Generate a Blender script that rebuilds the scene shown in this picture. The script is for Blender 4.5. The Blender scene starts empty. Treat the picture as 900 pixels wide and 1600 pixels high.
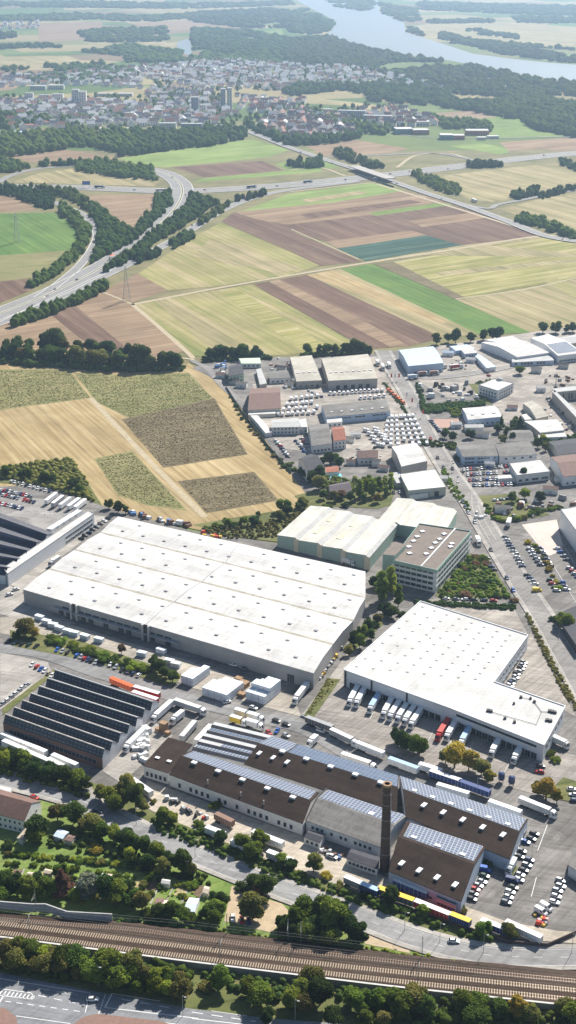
import bpy, math, random
import numpy as np
from mathutils import Vector, Matrix
from math import radians, sin, cos, pi
random.seed(7); rng = np.random.default_rng(7)
C = bpy.context.scene.collection
FL, PHI, CH = 2200.0, radians(22.03), 345.0

def G(x, y, z=0.0):
    """point of the place at height z seen at (x, y) of the 900 x 1600 photograph"""
    u, v = (x-450)/FL, (y-800)/FL
    dy, dz = cos(PHI)-v*sin(PHI), -sin(PHI)-v*cos(PHI)
    t = (z-CH)/dz
    return Vector((t*u, t*dy, z))

# ------------------------------------------------------------------ materials
_M = {}
def nodes_of(name):
    m = bpy.data.materials.new(name); m.use_nodes = True
    nt = m.node_tree; b = nt.nodes['Principled BSDF']
    return m, nt, b
def lum(c, k): return (min(c[0]*k, 1), min(c[1]*k, 1), min(c[2]*k, 1), 1)
def mat(name, col, rough=.8, var=.18, scale=.5, metal=0, detail=4, spec=.3, obj_var=0, bump=0):
    if name in _M: return _M[name]
    m, nt, b = nodes_of(name); N, Lk = nt.nodes, nt.links
    b.inputs['Roughness'].default_value = rough; b.inputs['Metallic'].default_value = metal
    b.inputs['Specular IOR Level'].default_value = spec
    geo = N.new('ShaderNodeNewGeometry'); no = N.new('ShaderNodeTexNoise')
    no.inputs['Scale'].default_value = scale; no.inputs['Detail'].default_value = detail; no.inputs['Roughness'].default_value = .65
    Lk.new(geo.outputs['Position'], no.inputs['Vector'])
    r = N.new('ShaderNodeValToRGB'); r.color_ramp.elements[0].position = .3; r.color_ramp.elements[1].position = .7
    r.color_ramp.elements[0].color = lum(col, 1-var); r.color_ramp.elements[1].color = lum(col, 1+var)
    Lk.new(no.outputs['Fac'], r.inputs['Fac'])
    out = r.outputs['Color']
    if obj_var:
        oi = N.new('ShaderNodeObjectInfo'); mr = N.new('ShaderNodeMapRange')
        mr.inputs['To Min'].default_value = 1-obj_var; mr.inputs['To Max'].default_value = 1+obj_var
        Lk.new(oi.outputs['Random'], mr.inputs['Value'])
        hs = N.new('ShaderNodeHueSaturation'); Lk.new(mr.outputs['Result'], hs.inputs['Value']); Lk.new(out, hs.inputs['Color'])
        mr2 = N.new('ShaderNodeMapRange'); mr2.inputs['To Min'].default_value = .5-obj_var*.09; mr2.inputs['To Max'].default_value = .5+obj_var*.06
        ma = N.new('ShaderNodeMath'); ma.operation = 'FRACT'; mb = N.new('ShaderNodeMath'); mb.operation = 'MULTIPLY'; mb.inputs[1].default_value = 7.31
        Lk.new(oi.outputs['Random'], mb.inputs[0]); Lk.new(mb.outputs[0], ma.inputs[0]); Lk.new(ma.outputs[0], mr2.inputs['Value']); Lk.new(mr2.outputs['Result'], hs.inputs['Hue'])
        out = hs.outputs['Color']
    Lk.new(out, b.inputs['Base Color'])
    if bump:
        bp = N.new('ShaderNodeBump'); bp.inputs['Strength'].default_value = bump; bp.inputs['Distance'].default_value = .5
        Lk.new(no.outputs['Fac'], bp.inputs['Height']); Lk.new(bp.outputs['Normal'], b.inputs['Normal'])
    _M[name] = m; return m

def rotpos(nt, ang, sx, sy):
    N, Lk = nt.nodes, nt.links
    geo = N.new('ShaderNodeNewGeometry')
    mp = N.new('ShaderNodeMapping'); mp.vector_type = 'POINT'
    vr = N.new('ShaderNodeVectorRotate'); vr.rotation_type = 'Z_AXIS'; vr.inputs['Angle'].default_value = -ang
    Lk.new(geo.outputs['Position'], vr.inputs['Vector'])
    mp.inputs['Scale'].default_value = (sx, sy, 1)
    Lk.new(vr.outputs['Vector'], mp.inputs['Vector'])
    return mp.outputs['Vector']
def field_mat(name, cols, ang, w=18, stretch=25, fine=.5, rough=.95, patch=.3, clump=0):
    """ploughed / mown / planted ground: bands along the working direction, fine drill lines, patchy growth"""
    m, nt, b = nodes_of(name); N, Lk = nt.nodes, nt.links
    b.inputs['Roughness'].default_value = rough; b.inputs['Specular IOR Level'].default_value = .1
    n1 = N.new('ShaderNodeTexNoise'); n1.inputs['Scale'].default_value = 1; n1.inputs['Detail'].default_value = 3
    Lk.new(rotpos(nt, ang, 1/(w*stretch), 1/w), n1.inputs['Vector'])
    n2 = N.new('ShaderNodeTexNoise'); n2.inputs['Scale'].default_value = 1; n2.inputs['Detail'].default_value = 5; n2.inputs['Roughness'].default_value = .7
    Lk.new(rotpos(nt, ang, 1/60, 1/35), n2.inputs['Vector'])
    n3 = N.new('ShaderNodeTexNoise'); n3.inputs['Scale'].default_value = 1; n3.inputs['Detail'].default_value = 2
    Lk.new(rotpos(nt, ang, 1/60, 1/2.6), n3.inputs['Vector'])
    mx = N.new('ShaderNodeMix'); mx.data_type = 'FLOAT'; mx.inputs[0].default_value = patch
    Lk.new(n1.outputs['Fac'], mx.inputs[2]); Lk.new(n2.outputs['Fac'], mx.inputs[3])
    mx2 = N.new('ShaderNodeMix'); mx2.data_type = 'FLOAT'; mx2.inputs[0].default_value = fine*.5
    Lk.new(mx.outputs[0], mx2.inputs[2]); Lk.new(n3.outputs['Fac'], mx2.inputs[3])
    src = mx2.outputs[0]
    wv = N.new('ShaderNodeTexWave'); wv.bands_direction = 'Y'; wv.inputs['Scale'].default_value = .314; wv.inputs['Distortion'].default_value = .6; wv.inputs['Detail'].default_value = 1
    Lk.new(rotpos(nt, ang, 1/9.0, 1/9.0), wv.inputs['Vector'])
    wr = N.new('ShaderNodeMapRange'); wr.inputs['From Min'].default_value = .86; wr.inputs['From Max'].default_value = 1; wr.inputs['To Min'].default_value = 1; wr.inputs['To Max'].default_value = .80
    Lk.new(wv.outputs['Fac'], wr.inputs['Value'])
    nb = N.new('ShaderNodeTexNoise'); nb.inputs['Scale'].default_value = 1; nb.inputs['Detail'].default_value = 6; nb.inputs['Roughness'].default_value = .7; Lk.new(rotpos(nt, ang+.4, 1/110, 1/70), nb.inputs['Vector'])
    nr = N.new('ShaderNodeMapRange'); nr.inputs['From Min'].default_value = .35; nr.inputs['From Max'].default_value = .65; nr.inputs['To Min'].default_value = .84; nr.inputs['To Max'].default_value = 1.14; Lk.new(nb.outputs['Fac'], nr.inputs['Value'])
    tm = N.new('ShaderNodeMath'); tm.operation = 'MULTIPLY'; Lk.new(wr.outputs[0], tm.inputs[0]); Lk.new(nr.outputs[0], tm.inputs[1])
    if clump:
        n4 = N.new('ShaderNodeTexNoise'); n4.inputs['Scale'].default_value = .55; n4.inputs['Detail'].default_value = 4; n4.inputs['Roughness'].default_value = .75
        g4 = N.new('ShaderNodeNewGeometry'); Lk.new(g4.outputs['Position'], n4.inputs['Vector'])
        mx3 = N.new('ShaderNodeMix'); mx3.data_type = 'FLOAT'; mx3.inputs[0].default_value = clump
        Lk.new(src, mx3.inputs[2]); Lk.new(n4.outputs['Fac'], mx3.inputs[3]); src = mx3.outputs[0]
    r = N.new('ShaderNodeValToRGB'); el = r.color_ramp.elements
    k = len(cols)
    el[0].position = .36; el[0].color = (*cols[0], 1); el[1].position = .64; el[1].color = (*cols[-1], 1)
    for i in range(1, k-1):
        e = el.new(.36+.28*i/(k-1)); e.color = (*cols[i], 1)
    Lk.new(src, r.inputs['Fac']); hv = N.new('ShaderNodeHueSaturation'); Lk.new(r.outputs['Color'], hv.inputs['Color']); Lk.new(tm.outputs[0], hv.inputs['Value']); Lk.new(hv.outputs['Color'], b.inputs['Base Color'])
    return m
def brick_mat(name, c1, c2, mortar, bw, bh, ms, rough=.6, metal=0, spec=.4, offset=0.0):
    """pattern laid out in metres on the part's own UV map"""
    m, nt, b = nodes_of(name); N, Lk = nt.nodes, nt.links
    uv = N.new('ShaderNodeUVMap'); br = N.new('ShaderNodeTexBrick'); br.offset = offset
    br.inputs['Color1'].default_value = (*c1, 1); br.inputs['Color2'].default_value = (*c2, 1); br.inputs['Mortar'].default_value = (*mortar, 1)
    br.inputs['Scale'].default_value = 1; br.inputs['Mortar Size'].default_value = ms; br.inputs['Mortar Smooth'].default_value = .1
    br.inputs['Brick Width'].default_value = bw; br.inputs['Row Height'].default_value = bh
    Lk.new(uv.outputs['UV'], br.inputs['Vector']); Lk.new(br.outputs['Color'], b.inputs['Base Color'])
    b.inputs['Roughness'].default_value = rough; b.inputs['Metallic'].default_value = metal; b.inputs['Specular IOR Level'].default_value = spec
    return m
def worn_mat(name, col, var=.2, patch=.12, streak=.14, rough=.9):
    """worn asphalt or concrete: broad patches, repair squares, tyre-dark streaks and grit"""
    if name in _M: return _M[name]
    m, nt, b = nodes_of(name); N, Lk = nt.nodes, nt.links; b.inputs['Roughness'].default_value = rough; b.inputs['Specular IOR Level'].default_value = .2
    geo = N.new('ShaderNodeNewGeometry'); fac = None
    def add(node_out, lo, hi, f0, f1):
        nonlocal fac
        mr = N.new('ShaderNodeMapRange'); mr.inputs['From Min'].default_value = f0; mr.inputs['From Max'].default_value = f1; mr.inputs['To Min'].default_value = lo; mr.inputs['To Max'].default_value = hi; Lk.new(node_out, mr.inputs['Value'])
        if fac is None: fac = mr.outputs[0]
        else: q = N.new('ShaderNodeMath'); q.operation = 'MULTIPLY'; Lk.new(fac, q.inputs[0]); Lk.new(mr.outputs[0], q.inputs[1]); fac = q.outputs[0]
    n1 = N.new('ShaderNodeTexNoise'); n1.inputs['Scale'].default_value = .045; n1.inputs['Detail'].default_value = 7; n1.inputs['Roughness'].default_value = .7; Lk.new(geo.outputs['Position'], n1.inputs['Vector']); add(n1.outputs['Fac'], 1-var, 1+var, .35, .65)
    n2 = N.new('ShaderNodeTexNoise'); n2.inputs['Scale'].default_value = 1.2; n2.inputs['Detail'].default_value = 4; Lk.new(geo.outputs['Position'], n2.inputs['Vector']); add(n2.outputs['Fac'], .93, 1.07, .3, .7)
    v = N.new('ShaderNodeTexVoronoi'); v.distance = 'CHEBYCHEV'; v.inputs['Scale'].default_value = 1; Lk.new(rotpos(nt, -.27, 1/17, 1/9), v.inputs['Vector']); sp = N.new('ShaderNodeSeparateColor'); Lk.new(v.outputs['Color'], sp.inputs[0]); add(sp.outputs[0], 1-patch, 1+patch, 0, 1)
    for a in (-.27, .9): 
        n3 = N.new('ShaderNodeTexNoise'); n3.inputs['Scale'].default_value = 1; n3.inputs['Detail'].default_value = 3; Lk.new(rotpos(nt, a, 1/34, 1/1.6), n3.inputs['Vector']); add(n3.outputs['Fac'], 1-streak, 1.03, .36, .56)
    hs = N.new('ShaderNodeHueSaturation'); hs.inputs['Color'].default_value = (*col, 1); Lk.new(fac, hs.inputs['Value']); Lk.new(hs.outputs['Color'], b.inputs['Base Color']); _M[name] = m; return m
def roof_mat(name, col, bw=14, bh=3.2, seam=.74, dirt=.17):
    """roofing in laid sheets: faint seams, run-off streaks and dust"""
    if name in _M: return _M[name]
    m, nt, b = nodes_of(name); N, Lk = nt.nodes, nt.links; b.inputs['Roughness'].default_value = .85; b.inputs['Specular IOR Level'].default_value = .08
    uv = N.new('ShaderNodeUVMap'); br = N.new('ShaderNodeTexBrick'); br.offset = .5; br.inputs['Scale'].default_value = 1; br.inputs['Mortar Size'].default_value = .11; br.inputs['Mortar Smooth'].default_value = .6
    br.inputs['Brick Width'].default_value = bw; br.inputs['Row Height'].default_value = bh
    br.inputs['Color1'].default_value = (*[c*.95 for c in col], 1); br.inputs['Color2'].default_value = (*[min(1, c*1.04) for c in col], 1); br.inputs['Mortar'].default_value = (*[c*seam for c in col], 1); Lk.new(uv.outputs['UV'], br.inputs['Vector'])
    fac = None
    for vec, sc_, lo, hi, f0, f1 in ((rotpos(nt, 0, 1/22, 1/22), 1, 1-dirt, 1.05, .38, .60), (rotpos(nt, 1.05, 1/26, 1/1.8), 1, 1-dirt*.8, 1.02, .34, .54), (rotpos(nt, 0, 1/2, 1/2), 1, .96, 1.03, .3, .7)):
        n = N.new('ShaderNodeTexNoise'); n.inputs['Scale'].default_value = sc_; n.inputs['Detail'].default_value = 6; n.inputs['Roughness'].default_value = .65; Lk.new(vec, n.inputs['Vector'])
        mr = N.new('ShaderNodeMapRange'); mr.inputs['From Min'].default_value = f0; mr.inputs['From Max'].default_value = f1; mr.inputs['To Min'].default_value = lo; mr.inputs['To Max'].default_value = hi; Lk.new(n.outputs['Fac'], mr.inputs['Value'])
        if fac is None: fac = mr.outputs[0]
        else: q = N.new('ShaderNodeMath'); q.operation = 'MULTIPLY'; Lk.new(fac, q.inputs[0]); Lk.new(mr.outputs[0], q.inputs[1]); fac = q.outputs[0]
    hs = N.new('ShaderNodeHueSaturation'); Lk.new(br.outputs['Color'], hs.inputs['Color']); Lk.new(fac, hs.inputs['Value']); Lk.new(hs.outputs['Color'], b.inputs['Base Color']); _M[name] = m; return m
def leaf_mat(name, c, var=.3):
    m, nt, b = nodes_of(name); N, Lk = nt.nodes, nt.links
    out = [n for n in N if n.type == 'OUTPUT_MATERIAL'][0]; N.remove(b)
    d = N.new('ShaderNodeBsdfDiffuse'); t = N.new('ShaderNodeBsdfTranslucent'); ad = N.new('ShaderNodeMixShader'); ad.inputs[0].default_value = .42
    oi = N.new('ShaderNodeObjectInfo'); geo = N.new('ShaderNodeNewGeometry')
    no = N.new('ShaderNodeTexNoise'); no.inputs['Scale'].default_value = .45; no.inputs['Detail'].default_value = 3
    Lk.new(geo.outputs['Position'], no.inputs['Vector'])
    r = N.new('ShaderNodeValToRGB'); r.color_ramp.elements[0].position = .3; r.color_ramp.elements[1].position = .7
    r.color_ramp.elements[0].color = (c[0]*.62, c[1]*.7, c[2]*.85, 1); r.color_ramp.elements[1].color = (c[0]*1.35, c[1]*1.25, c[2], 1)
    Lk.new(no.outputs['Fac'], r.inputs['Fac'])
    hs = N.new('ShaderNodeHueSaturation'); Lk.new(r.outputs['Color'], hs.inputs['Color'])
    mr = N.new('ShaderNodeMapRange'); mr.inputs['To Min'].default_value = 1-var; mr.inputs['To Max'].default_value = 1+var
    Lk.new(oi.outputs['Random'], mr.inputs['Value']); Lk.new(mr.outputs['Result'], hs.inputs['Value'])
    ma = N.new('ShaderNodeMath'); ma.operation = 'MULTIPLY'; ma.inputs[1].default_value = 5.7
    fr = N.new('ShaderNodeMath'); fr.operation = 'FRACT'; mh = N.new('ShaderNodeMapRange'); mh.inputs['To Min'].default_value = .475; mh.inputs['To Max'].default_value = .515
    Lk.new(oi.outputs['Random'], ma.inputs[0]); Lk.new(ma.outputs[0], fr.inputs[0]); Lk.new(fr.outputs[0], mh.inputs['Value']); Lk.new(mh.outputs['Result'], hs.inputs['Hue'])
    for s in (d, t): Lk.new(hs.outputs['Color'], s.inputs['Color'])
    Lk.new(d.outputs[0], ad.inputs[1]); Lk.new(t.outputs[0], ad.inputs[2]); Lk.new(ad.outputs[0], out.inputs['Surface'])
    return m

# ------------------------------------------------------------------ objects
def tag(o, label=None, cat=None, group=None, kind=None):
    if label: o['label'] = ' '.join(label.split())
    if cat: o['category'] = cat
    if group: o['group'] = group
    if kind: o['kind'] = kind
    return o
def mesh(name, vs, fs, mats, fm=None, smooth=False, uv=None):
    me = bpy.data.meshes.new(name); me.from_pydata([tuple(v) for v in vs], [], fs)
    for m in (mats if isinstance(mats, (list, tuple)) else [mats]): me.materials.append(m)
    if fm is not None: me.polygons.foreach_set('material_index', list(fm))
    if smooth: me.polygons.foreach_set('use_smooth', [True]*len(fs))
    if uv is not None:
        l = me.uv_layers.new(name='UVMap'); l.data.foreach_set('uv', [c for p in uv for q in p for c in q])
    me.update(); return me
def link(name, me, parent=None, loc=(0, 0, 0), rz=0.0, scale=None):
    o = bpy.data.objects.new(name, me); C.objects.link(o); o.location = loc; o.rotation_euler = (0, 0, rz)
    if scale is not None: o.scale = scale
    if parent is not None: o.parent = parent
    return o
def empty(name, loc, rz=0.0):
    o = bpy.data.objects.new(name, None); C.objects.link(o); o.location = loc; o.rotation_euler = (0, 0, rz); o.empty_display_size = .5; return o
KIDS = {}
def reg(o, p): KIDS.setdefault(p.name, []).append(o); return o
def copy_tree(o, parent=None):
    c = o.copy(); C.objects.link(c)
    for k in ('label',):
        if parent is None and k in c: del c[k]
    if parent is not None: c.parent = parent; reg(c, parent)
    for ch in list(KIDS.get(o.name, [])): copy_tree(ch, c)
    return c
class MB:
    """collects boxes, prisms, tubes and quads; builds one mesh object"""
    def __init__(s): s.v = []; s.f = []; s.m = []; s.uv = []
    def poly(s, pts, m=0, uv=None):
        i = len(s.v); s.v += [Vector(p) for p in pts]; s.f.append(tuple(range(i, i+len(pts)))); s.m.append(m)
        s.uv.append(uv or [(0, 0)]*len(pts)); return s
    def quv(s, a, b, c, d, m=0):
        a, b, c, d = map(Vector, (a, b, c, d)); w = (b-a).length; h = (d-a).length; w2 = (c-d).length
        return s.poly([a, b, c, d], m, [(0, 0), (w, 0), (w2, h), (0, h)])
    def box(s, x0, x1, y0, y1, z0, z1, m=0, mtop=None):
        P = [(x0, y0, z0), (x1, y0, z0), (x1, y1, z0), (x0, y1, z0), (x0, y0, z1), (x1, y0, z1), (x1, y1, z1), (x0, y1, z1)]
        for k, q in enumerate(((3, 2, 1, 0), (4, 5, 6, 7), (0, 1, 5, 4), (1, 2, 6, 5), (2, 3, 7, 6), (3, 0, 4, 7))):
            i = len(s.v); s.quv(*[P[j] for j in q], m=(mtop if (k == 1 and mtop is not None) else m))
        return s
    def tube(s, a, b, r0, r1=None, n=8, m=0, cap=True):
        a, b = Vector(a), Vector(b); r1 = r0 if r1 is None else r1
        d = (b-a).normalized(); x = d.orthogonal().normalized(); y = d.cross(x)
        A = [a+(x*cos(2*pi*k/n)+y*sin(2*pi*k/n))*r0 for k in range(n)]; B = [b+(x*cos(2*pi*k/n)+y*sin(2*pi*k/n))*r1 for k in range(n)]
        for k in range(n): s.quv(A[k], A[(k+1) % n], B[(k+1) % n], B[k], m)
        if cap: s.poly(B, m); s.poly(A[::-1], m)
        return s
    def loft(s, rings, m=0, caps=True):
        for i in range(len(rings)-1):
            A, B = rings[i], rings[i+1]; n = len(A)
            for k in range(n-1): s.poly([A[k], B[k], B[k+1], A[k+1]], m)
        if caps: s.poly(rings[0], m); s.poly(rings[-1][::-1], m)
        return s
    def prism(s, pts, z0, z1, m=0, mtop=None, bottom=False):
        n = len(pts)
        ar = sum(pts[i][0]*pts[(i+1) % n][1]-pts[(i+1) % n][0]*pts[i][1] for i in range(n))
        if ar < 0: pts = pts[::-1]
        for i in range(n):
            a, b = pts[i], pts[(i+1) % n]
            s.quv((a[0], a[1], z0), (b[0], b[1], z0), (b[0], b[1], z1), (a[0], a[1], z1), m)
        s.poly([(p[0], p[1], z1) for p in pts], m if mtop is None else mtop, [(p[0], p[1]) for p in pts]); return s
    def mesh(s, name, mats, off=(0, 0, 0), smooth=False):
        o = Vector(off); return mesh(name, [v-o for v in s.v], s.f, mats, s.m, smooth, s.uv)
    def build(s, name, mats, parent=None, smooth=False, off=None):
        if off is None: off = parent.location if parent is not None else (0, 0, 0)
        o = link(name, s.mesh(name, mats, off, smooth), parent)
        if parent is not None: reg(o, parent)
        return o

ORD = 'zeroth first second third fourth fifth sixth seventh eighth ninth tenth eleventh twelfth thirteenth fourteenth fifteenth sixteenth seventeenth eighteenth nineteenth twentieth'.split()
def ordw(n):
    if n <= 20: return ORD[n]
    return '%d%s' % (n, {1: 'st', 2: 'nd', 3: 'rd'}.get(n % 10 if n % 100 not in (11, 12, 13) else 0, 'th'))

def spline(pts, step=4):
    """Catmull-Rom through the points"""
    out = []; P = [pts[0]+(pts[0]-pts[1])] + pts + [pts[-1]+(pts[-1]-pts[-2])]
    for i in range(1, len(P)-2):
        n = max(2, min(40, int((P[i+1]-P[i]).length/step)))
        for k in range(n):
            t = k/n; a, b, c, d = P[i-1], P[i], P[i+1], P[i+2]
            out.append(.5*((2*b)+(c-a)*t+(2*a-5*b+4*c-d)*t*t+(3*b-a-3*c+d)*t**3))
    out.append(pts[-1]); return out
def strip(name, line, o0, o1, z, m, kind='structure', dash=None, parent=None, build=True):
    """ribbon from offset o0 to o1 (right of the line positive); dash = (on, off) metres"""
    mb = MB(); acc = 0; n = len(line); prev = None
    for i in range(n):
        d = (line[min(i+1, n-1)]-line[max(i-1, 0)]); d.z = 0; d.normalize(); r = Vector((d.y, -d.x, 0))
        a, b = line[i]+r*o0, line[i]+r*o1; zz = z(line[i]) if callable(z) else line[i].z+z; a = Vector((a.x, a.y, zz)); b = Vector((b.x, b.y, zz))
        if prev:
            if dash:
                L = (line[i]-line[i-1]).length; k = acc % (dash[0]+dash[1]); acc += L
                if k < dash[0]: mb.quv(prev[1], b, a, prev[0])
            else: mb.quv(prev[1], b, a, prev[0])
        prev = (a, b)
    if not build: return mb
    o = mb.build(name, m, parent)
    if parent is None: tag(o, kind=kind)
    return o
def sheet(name, px, z, m, kind='structure', world=False):
    P = [Vector((p[0], p[1], z)) for p in px] if world else [Vector((G(*p).x, G(*p).y, z)) for p in px]
    o = link(name, mesh(name, P, [tuple(range(len(P)))], m)); tag(o, kind=kind)
    if sum(P[i].x*P[(i+1) % len(P)].y-P[(i+1) % len(P)].x*P[i].y for i in range(len(P))) < 0: o.data.flip_normals()
    return o
def pxdir(x0, y0, x1, y1):
    d = G(x1, y1)-G(x0, y0); return math.atan2(d.y, d.x)
def inside(P, x, y):
    c = False; n = len(P); j = n-1
    for i in range(n):
        if (P[i][1] > y) != (P[j][1] > y) and x < (P[j][0]-P[i][0])*(y-P[i][1])/(P[j][1]-P[i][1])+P[i][0]: c = not c
        j = i
    return c
# ================================================================== camera, light, air
sc = bpy.context.scene
cam = bpy.data.cameras.new('camera'); co = bpy.data.objects.new('camera', cam); C.objects.link(co)
co.location = (0, 0, CH); co.rotation_euler = (pi/2-PHI, 0, 0)
cam.sensor_fit = 'VERTICAL'; cam.sensor_height = 24; cam.lens = 24*FL/1600; cam.clip_end = 60000; cam.clip_start = 1
sc.camera = co
SUN_AZ, SUN_EL = radians(29), radians(40)      # clockwise from straight ahead (+Y)
w = bpy.data.worlds.new('World'); sc.world = w; w.use_nodes = True
nt = w.node_tree; bg = nt.nodes['Background']; sky = nt.nodes.new('ShaderNodeTexSky'); sky.sky_type = 'NISHITA'; sky.sun_disc = False
sky.sun_elevation = SUN_EL; sky.sun_rotation = SUN_AZ; sky.altitude = 300; sky.air_density = 1.0; sky.dust_density = 1.0
nt.links.new(sky.outputs[0], bg.inputs['Color']); bg.inputs['Strength'].default_value = .062
sl = bpy.data.lights.new('sun', 'SUN'); sl.energy = 5.0; sl.angle = radians(.5); sl.color = (1, .95, .87)
so = bpy.data.objects.new('sun', sl); C.objects.link(so)
sd = Vector((sin(SUN_AZ)*cos(SUN_EL), cos(SUN_AZ)*cos(SUN_EL), sin(SUN_EL)))
so.rotation_euler = sd.to_track_quat('Z', 'Y').to_euler()
sc.view_settings.view_transform = 'Standard'; sc.view_settings.look = 'None'; sc.view_settings.exposure = .76; sc.view_settings.gamma = 1
sc.view_settings.use_curve_mapping = False
cy = sc.cycles; cy.use_denoising = True; cy.max_bounces = 4; cy.diffuse_bounces = 2; cy.glossy_bounces = 2; cy.transmission_bounces = 2; cy.transparent_max_bounces = 8; cy.volume_bounces = 0
cy.use_adaptive_sampling = True; cy.caustics_reflective = False; cy.caustics_refractive = False

hz = MB().box(-14000, 14000, -1500, 26000, -3, 362).build('haze', None); hz.data.materials.clear()
tag(hz, kind='stuff')
hm = bpy.data.materials.new('haze'); hm.use_nodes = True; hn = hm.node_tree; hn.nodes.clear()
ho = hn.nodes.new('ShaderNodeOutputMaterial'); pv = hn.nodes.new('ShaderNodeVolumePrincipled')
pv.inputs['Color'].default_value = (.54, .75, 1.0, 1); pv.inputs['Density'].default_value = 7.8e-5; pv.inputs['Anisotropy'].default_value = .5
hn.links.new(pv.outputs[0], ho.inputs['Volume']); hz.data.materials.append(hm)

# ================================================================== ground
def ground_mat():
    m, nt, b = nodes_of('farmland'); N, Lk = nt.nodes, nt.links
    b.inputs['Roughness'].default_value = .95; b.inputs['Specular IOR Level'].default_value = .05
    vo = N.new('ShaderNodeTexVoronoi'); vo.inputs['Scale'].default_value = 1; vo.distance = 'CHEBYCHEV'
    Lk.new(rotpos(nt, radians(20), 1/520, 1/330), vo.inputs['Vector'])
    r = N.new('ShaderNodeValToRGB'); r.color_ramp.interpolation = 'CONSTANT'; el = r.color_ramp.elements
    cs = [(.10, .15, .05), (.30, .25, .13), (.15, .19, .07), (.22, .16, .10), (.34, .29, .16), (.09, .17, .05), (.2, .2, .09)]
    el[0].color = (*cs[0], 1); el[1].position = .15; el[1].color = (*cs[1], 1)
    for i, c in enumerate(cs[2:]): e = el.new(.3+.13*i); e.color = (*c, 1)
    sp = N.new('ShaderNodeSeparateColor'); Lk.new(vo.outputs['Color'], sp.inputs[0]); Lk.new(sp.outputs[0], r.inputs['Fac'])
    no = N.new('ShaderNodeTexNoise'); no.inputs['Scale'].default_value = 1; no.inputs['Detail'].default_value = 5; Lk.new(rotpos(nt, 0, 1/90, 1/90), no.inputs['Vector'])
    mr = N.new('ShaderNodeMapRange'); mr.inputs['To Min'].default_value = .7; mr.inputs['To Max'].default_value = 1.3; Lk.new(no.outputs['Fac'], mr.inputs['Value'])
    hs = N.new('ShaderNodeHueSaturation'); Lk.new(mr.outputs[0], hs.inputs['Value']); Lk.new(r.outputs['Color'], hs.inputs['Color'])
    Lk.new(hs.outputs['Color'], b.inputs['Base Color']); return m
sheet('ground', [(-13500, -1000), (13500, -1000), (13500, 25500), (-13500, 25500)], -.36, ground_mat(), world=True)

A1 = pxdir(395, 443, 600, 542); A2 = pxdir(230, 462, 450, 430)
grass = field_mat('rough_grass', [(.075, .10, .032), (.14, .15, .055), (.24, .21, .10)], .3, w=9, stretch=3, patch=.7, clump=.25)
verge = field_mat('verge_grass', [(.13, .14, .06), (.21, .19, .09), (.30, .25, .14)], A2, w=7, stretch=4, patch=.6, clump=.15)
straw = field_mat('straw_stubble', [(.26, .185, .085), (.38, .285, .145), (.49, .385, .215)], A1, w=5, stretch=30, patch=.55, fine=.7)
plough = field_mat('ploughed_earth', [(.11, .066, .046), (.16, .10, .07), (.22, .15, .105)], A1, w=14, stretch=40, fine=.6)
plough2 = field_mat('ploughed_earth_pale', [(.20, .135, .085), (.275, .19, .12), (.36, .265, .17)], A2, w=14, stretch=40, fine=.6)
tan = field_mat('dry_field', [(.20, .19, .085), (.32, .27, .14), (.42, .34, .20)], A1, w=11, stretch=50, patch=.3)
ygreen = field_mat('yellow_green_field', [(.17, .20, .06), (.30, .27, .11), (.42, .34, .20)], A1, w=16, stretch=40, patch=.35)
ygreen2 = field_mat('yellow_green_strips', [(.17, .20, .055), (.31, .28, .10), (.48, .41, .24)], A2, w=12, stretch=30, patch=.35)
green = field_mat('green_field', [(.075, .15, .035), (.11, .19, .045), (.16, .24, .06)], A1, w=8, stretch=40, fine=.5, patch=.5)
lgreen = field_mat('bright_green_field', [(.16, .23, .06), (.21, .28, .08), (.28, .33, .12)], A2, w=20, stretch=20, patch=.4)
dgreen = field_mat('vegetable_rows', [(.022, .06, .05), (.045, .10, .075), (.12, .16, .11)], A2, w=7, stretch=60, fine=.6, patch=.15)
olive = field_mat('weedy_crop', [(.10, .085, .045), (.17, .14, .08), (.27, .22, .13)], radians(12), w=6, stretch=5, fine=.4, patch=.4, clump=.42)
olive2 = field_mat('weedy_green_crop', [(.13, .15, .05), (.22, .21, .09), (.34, .28, .15)], radians(12), w=6, stretch=5, fine=.4, patch=.4, clump=.35)
lawn = field_mat('lawn', [(.09, .15, .035), (.17, .24, .06), (.28, .29, .12)], .5, w=5, stretch=2, patch=.6, clump=.3)
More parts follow.
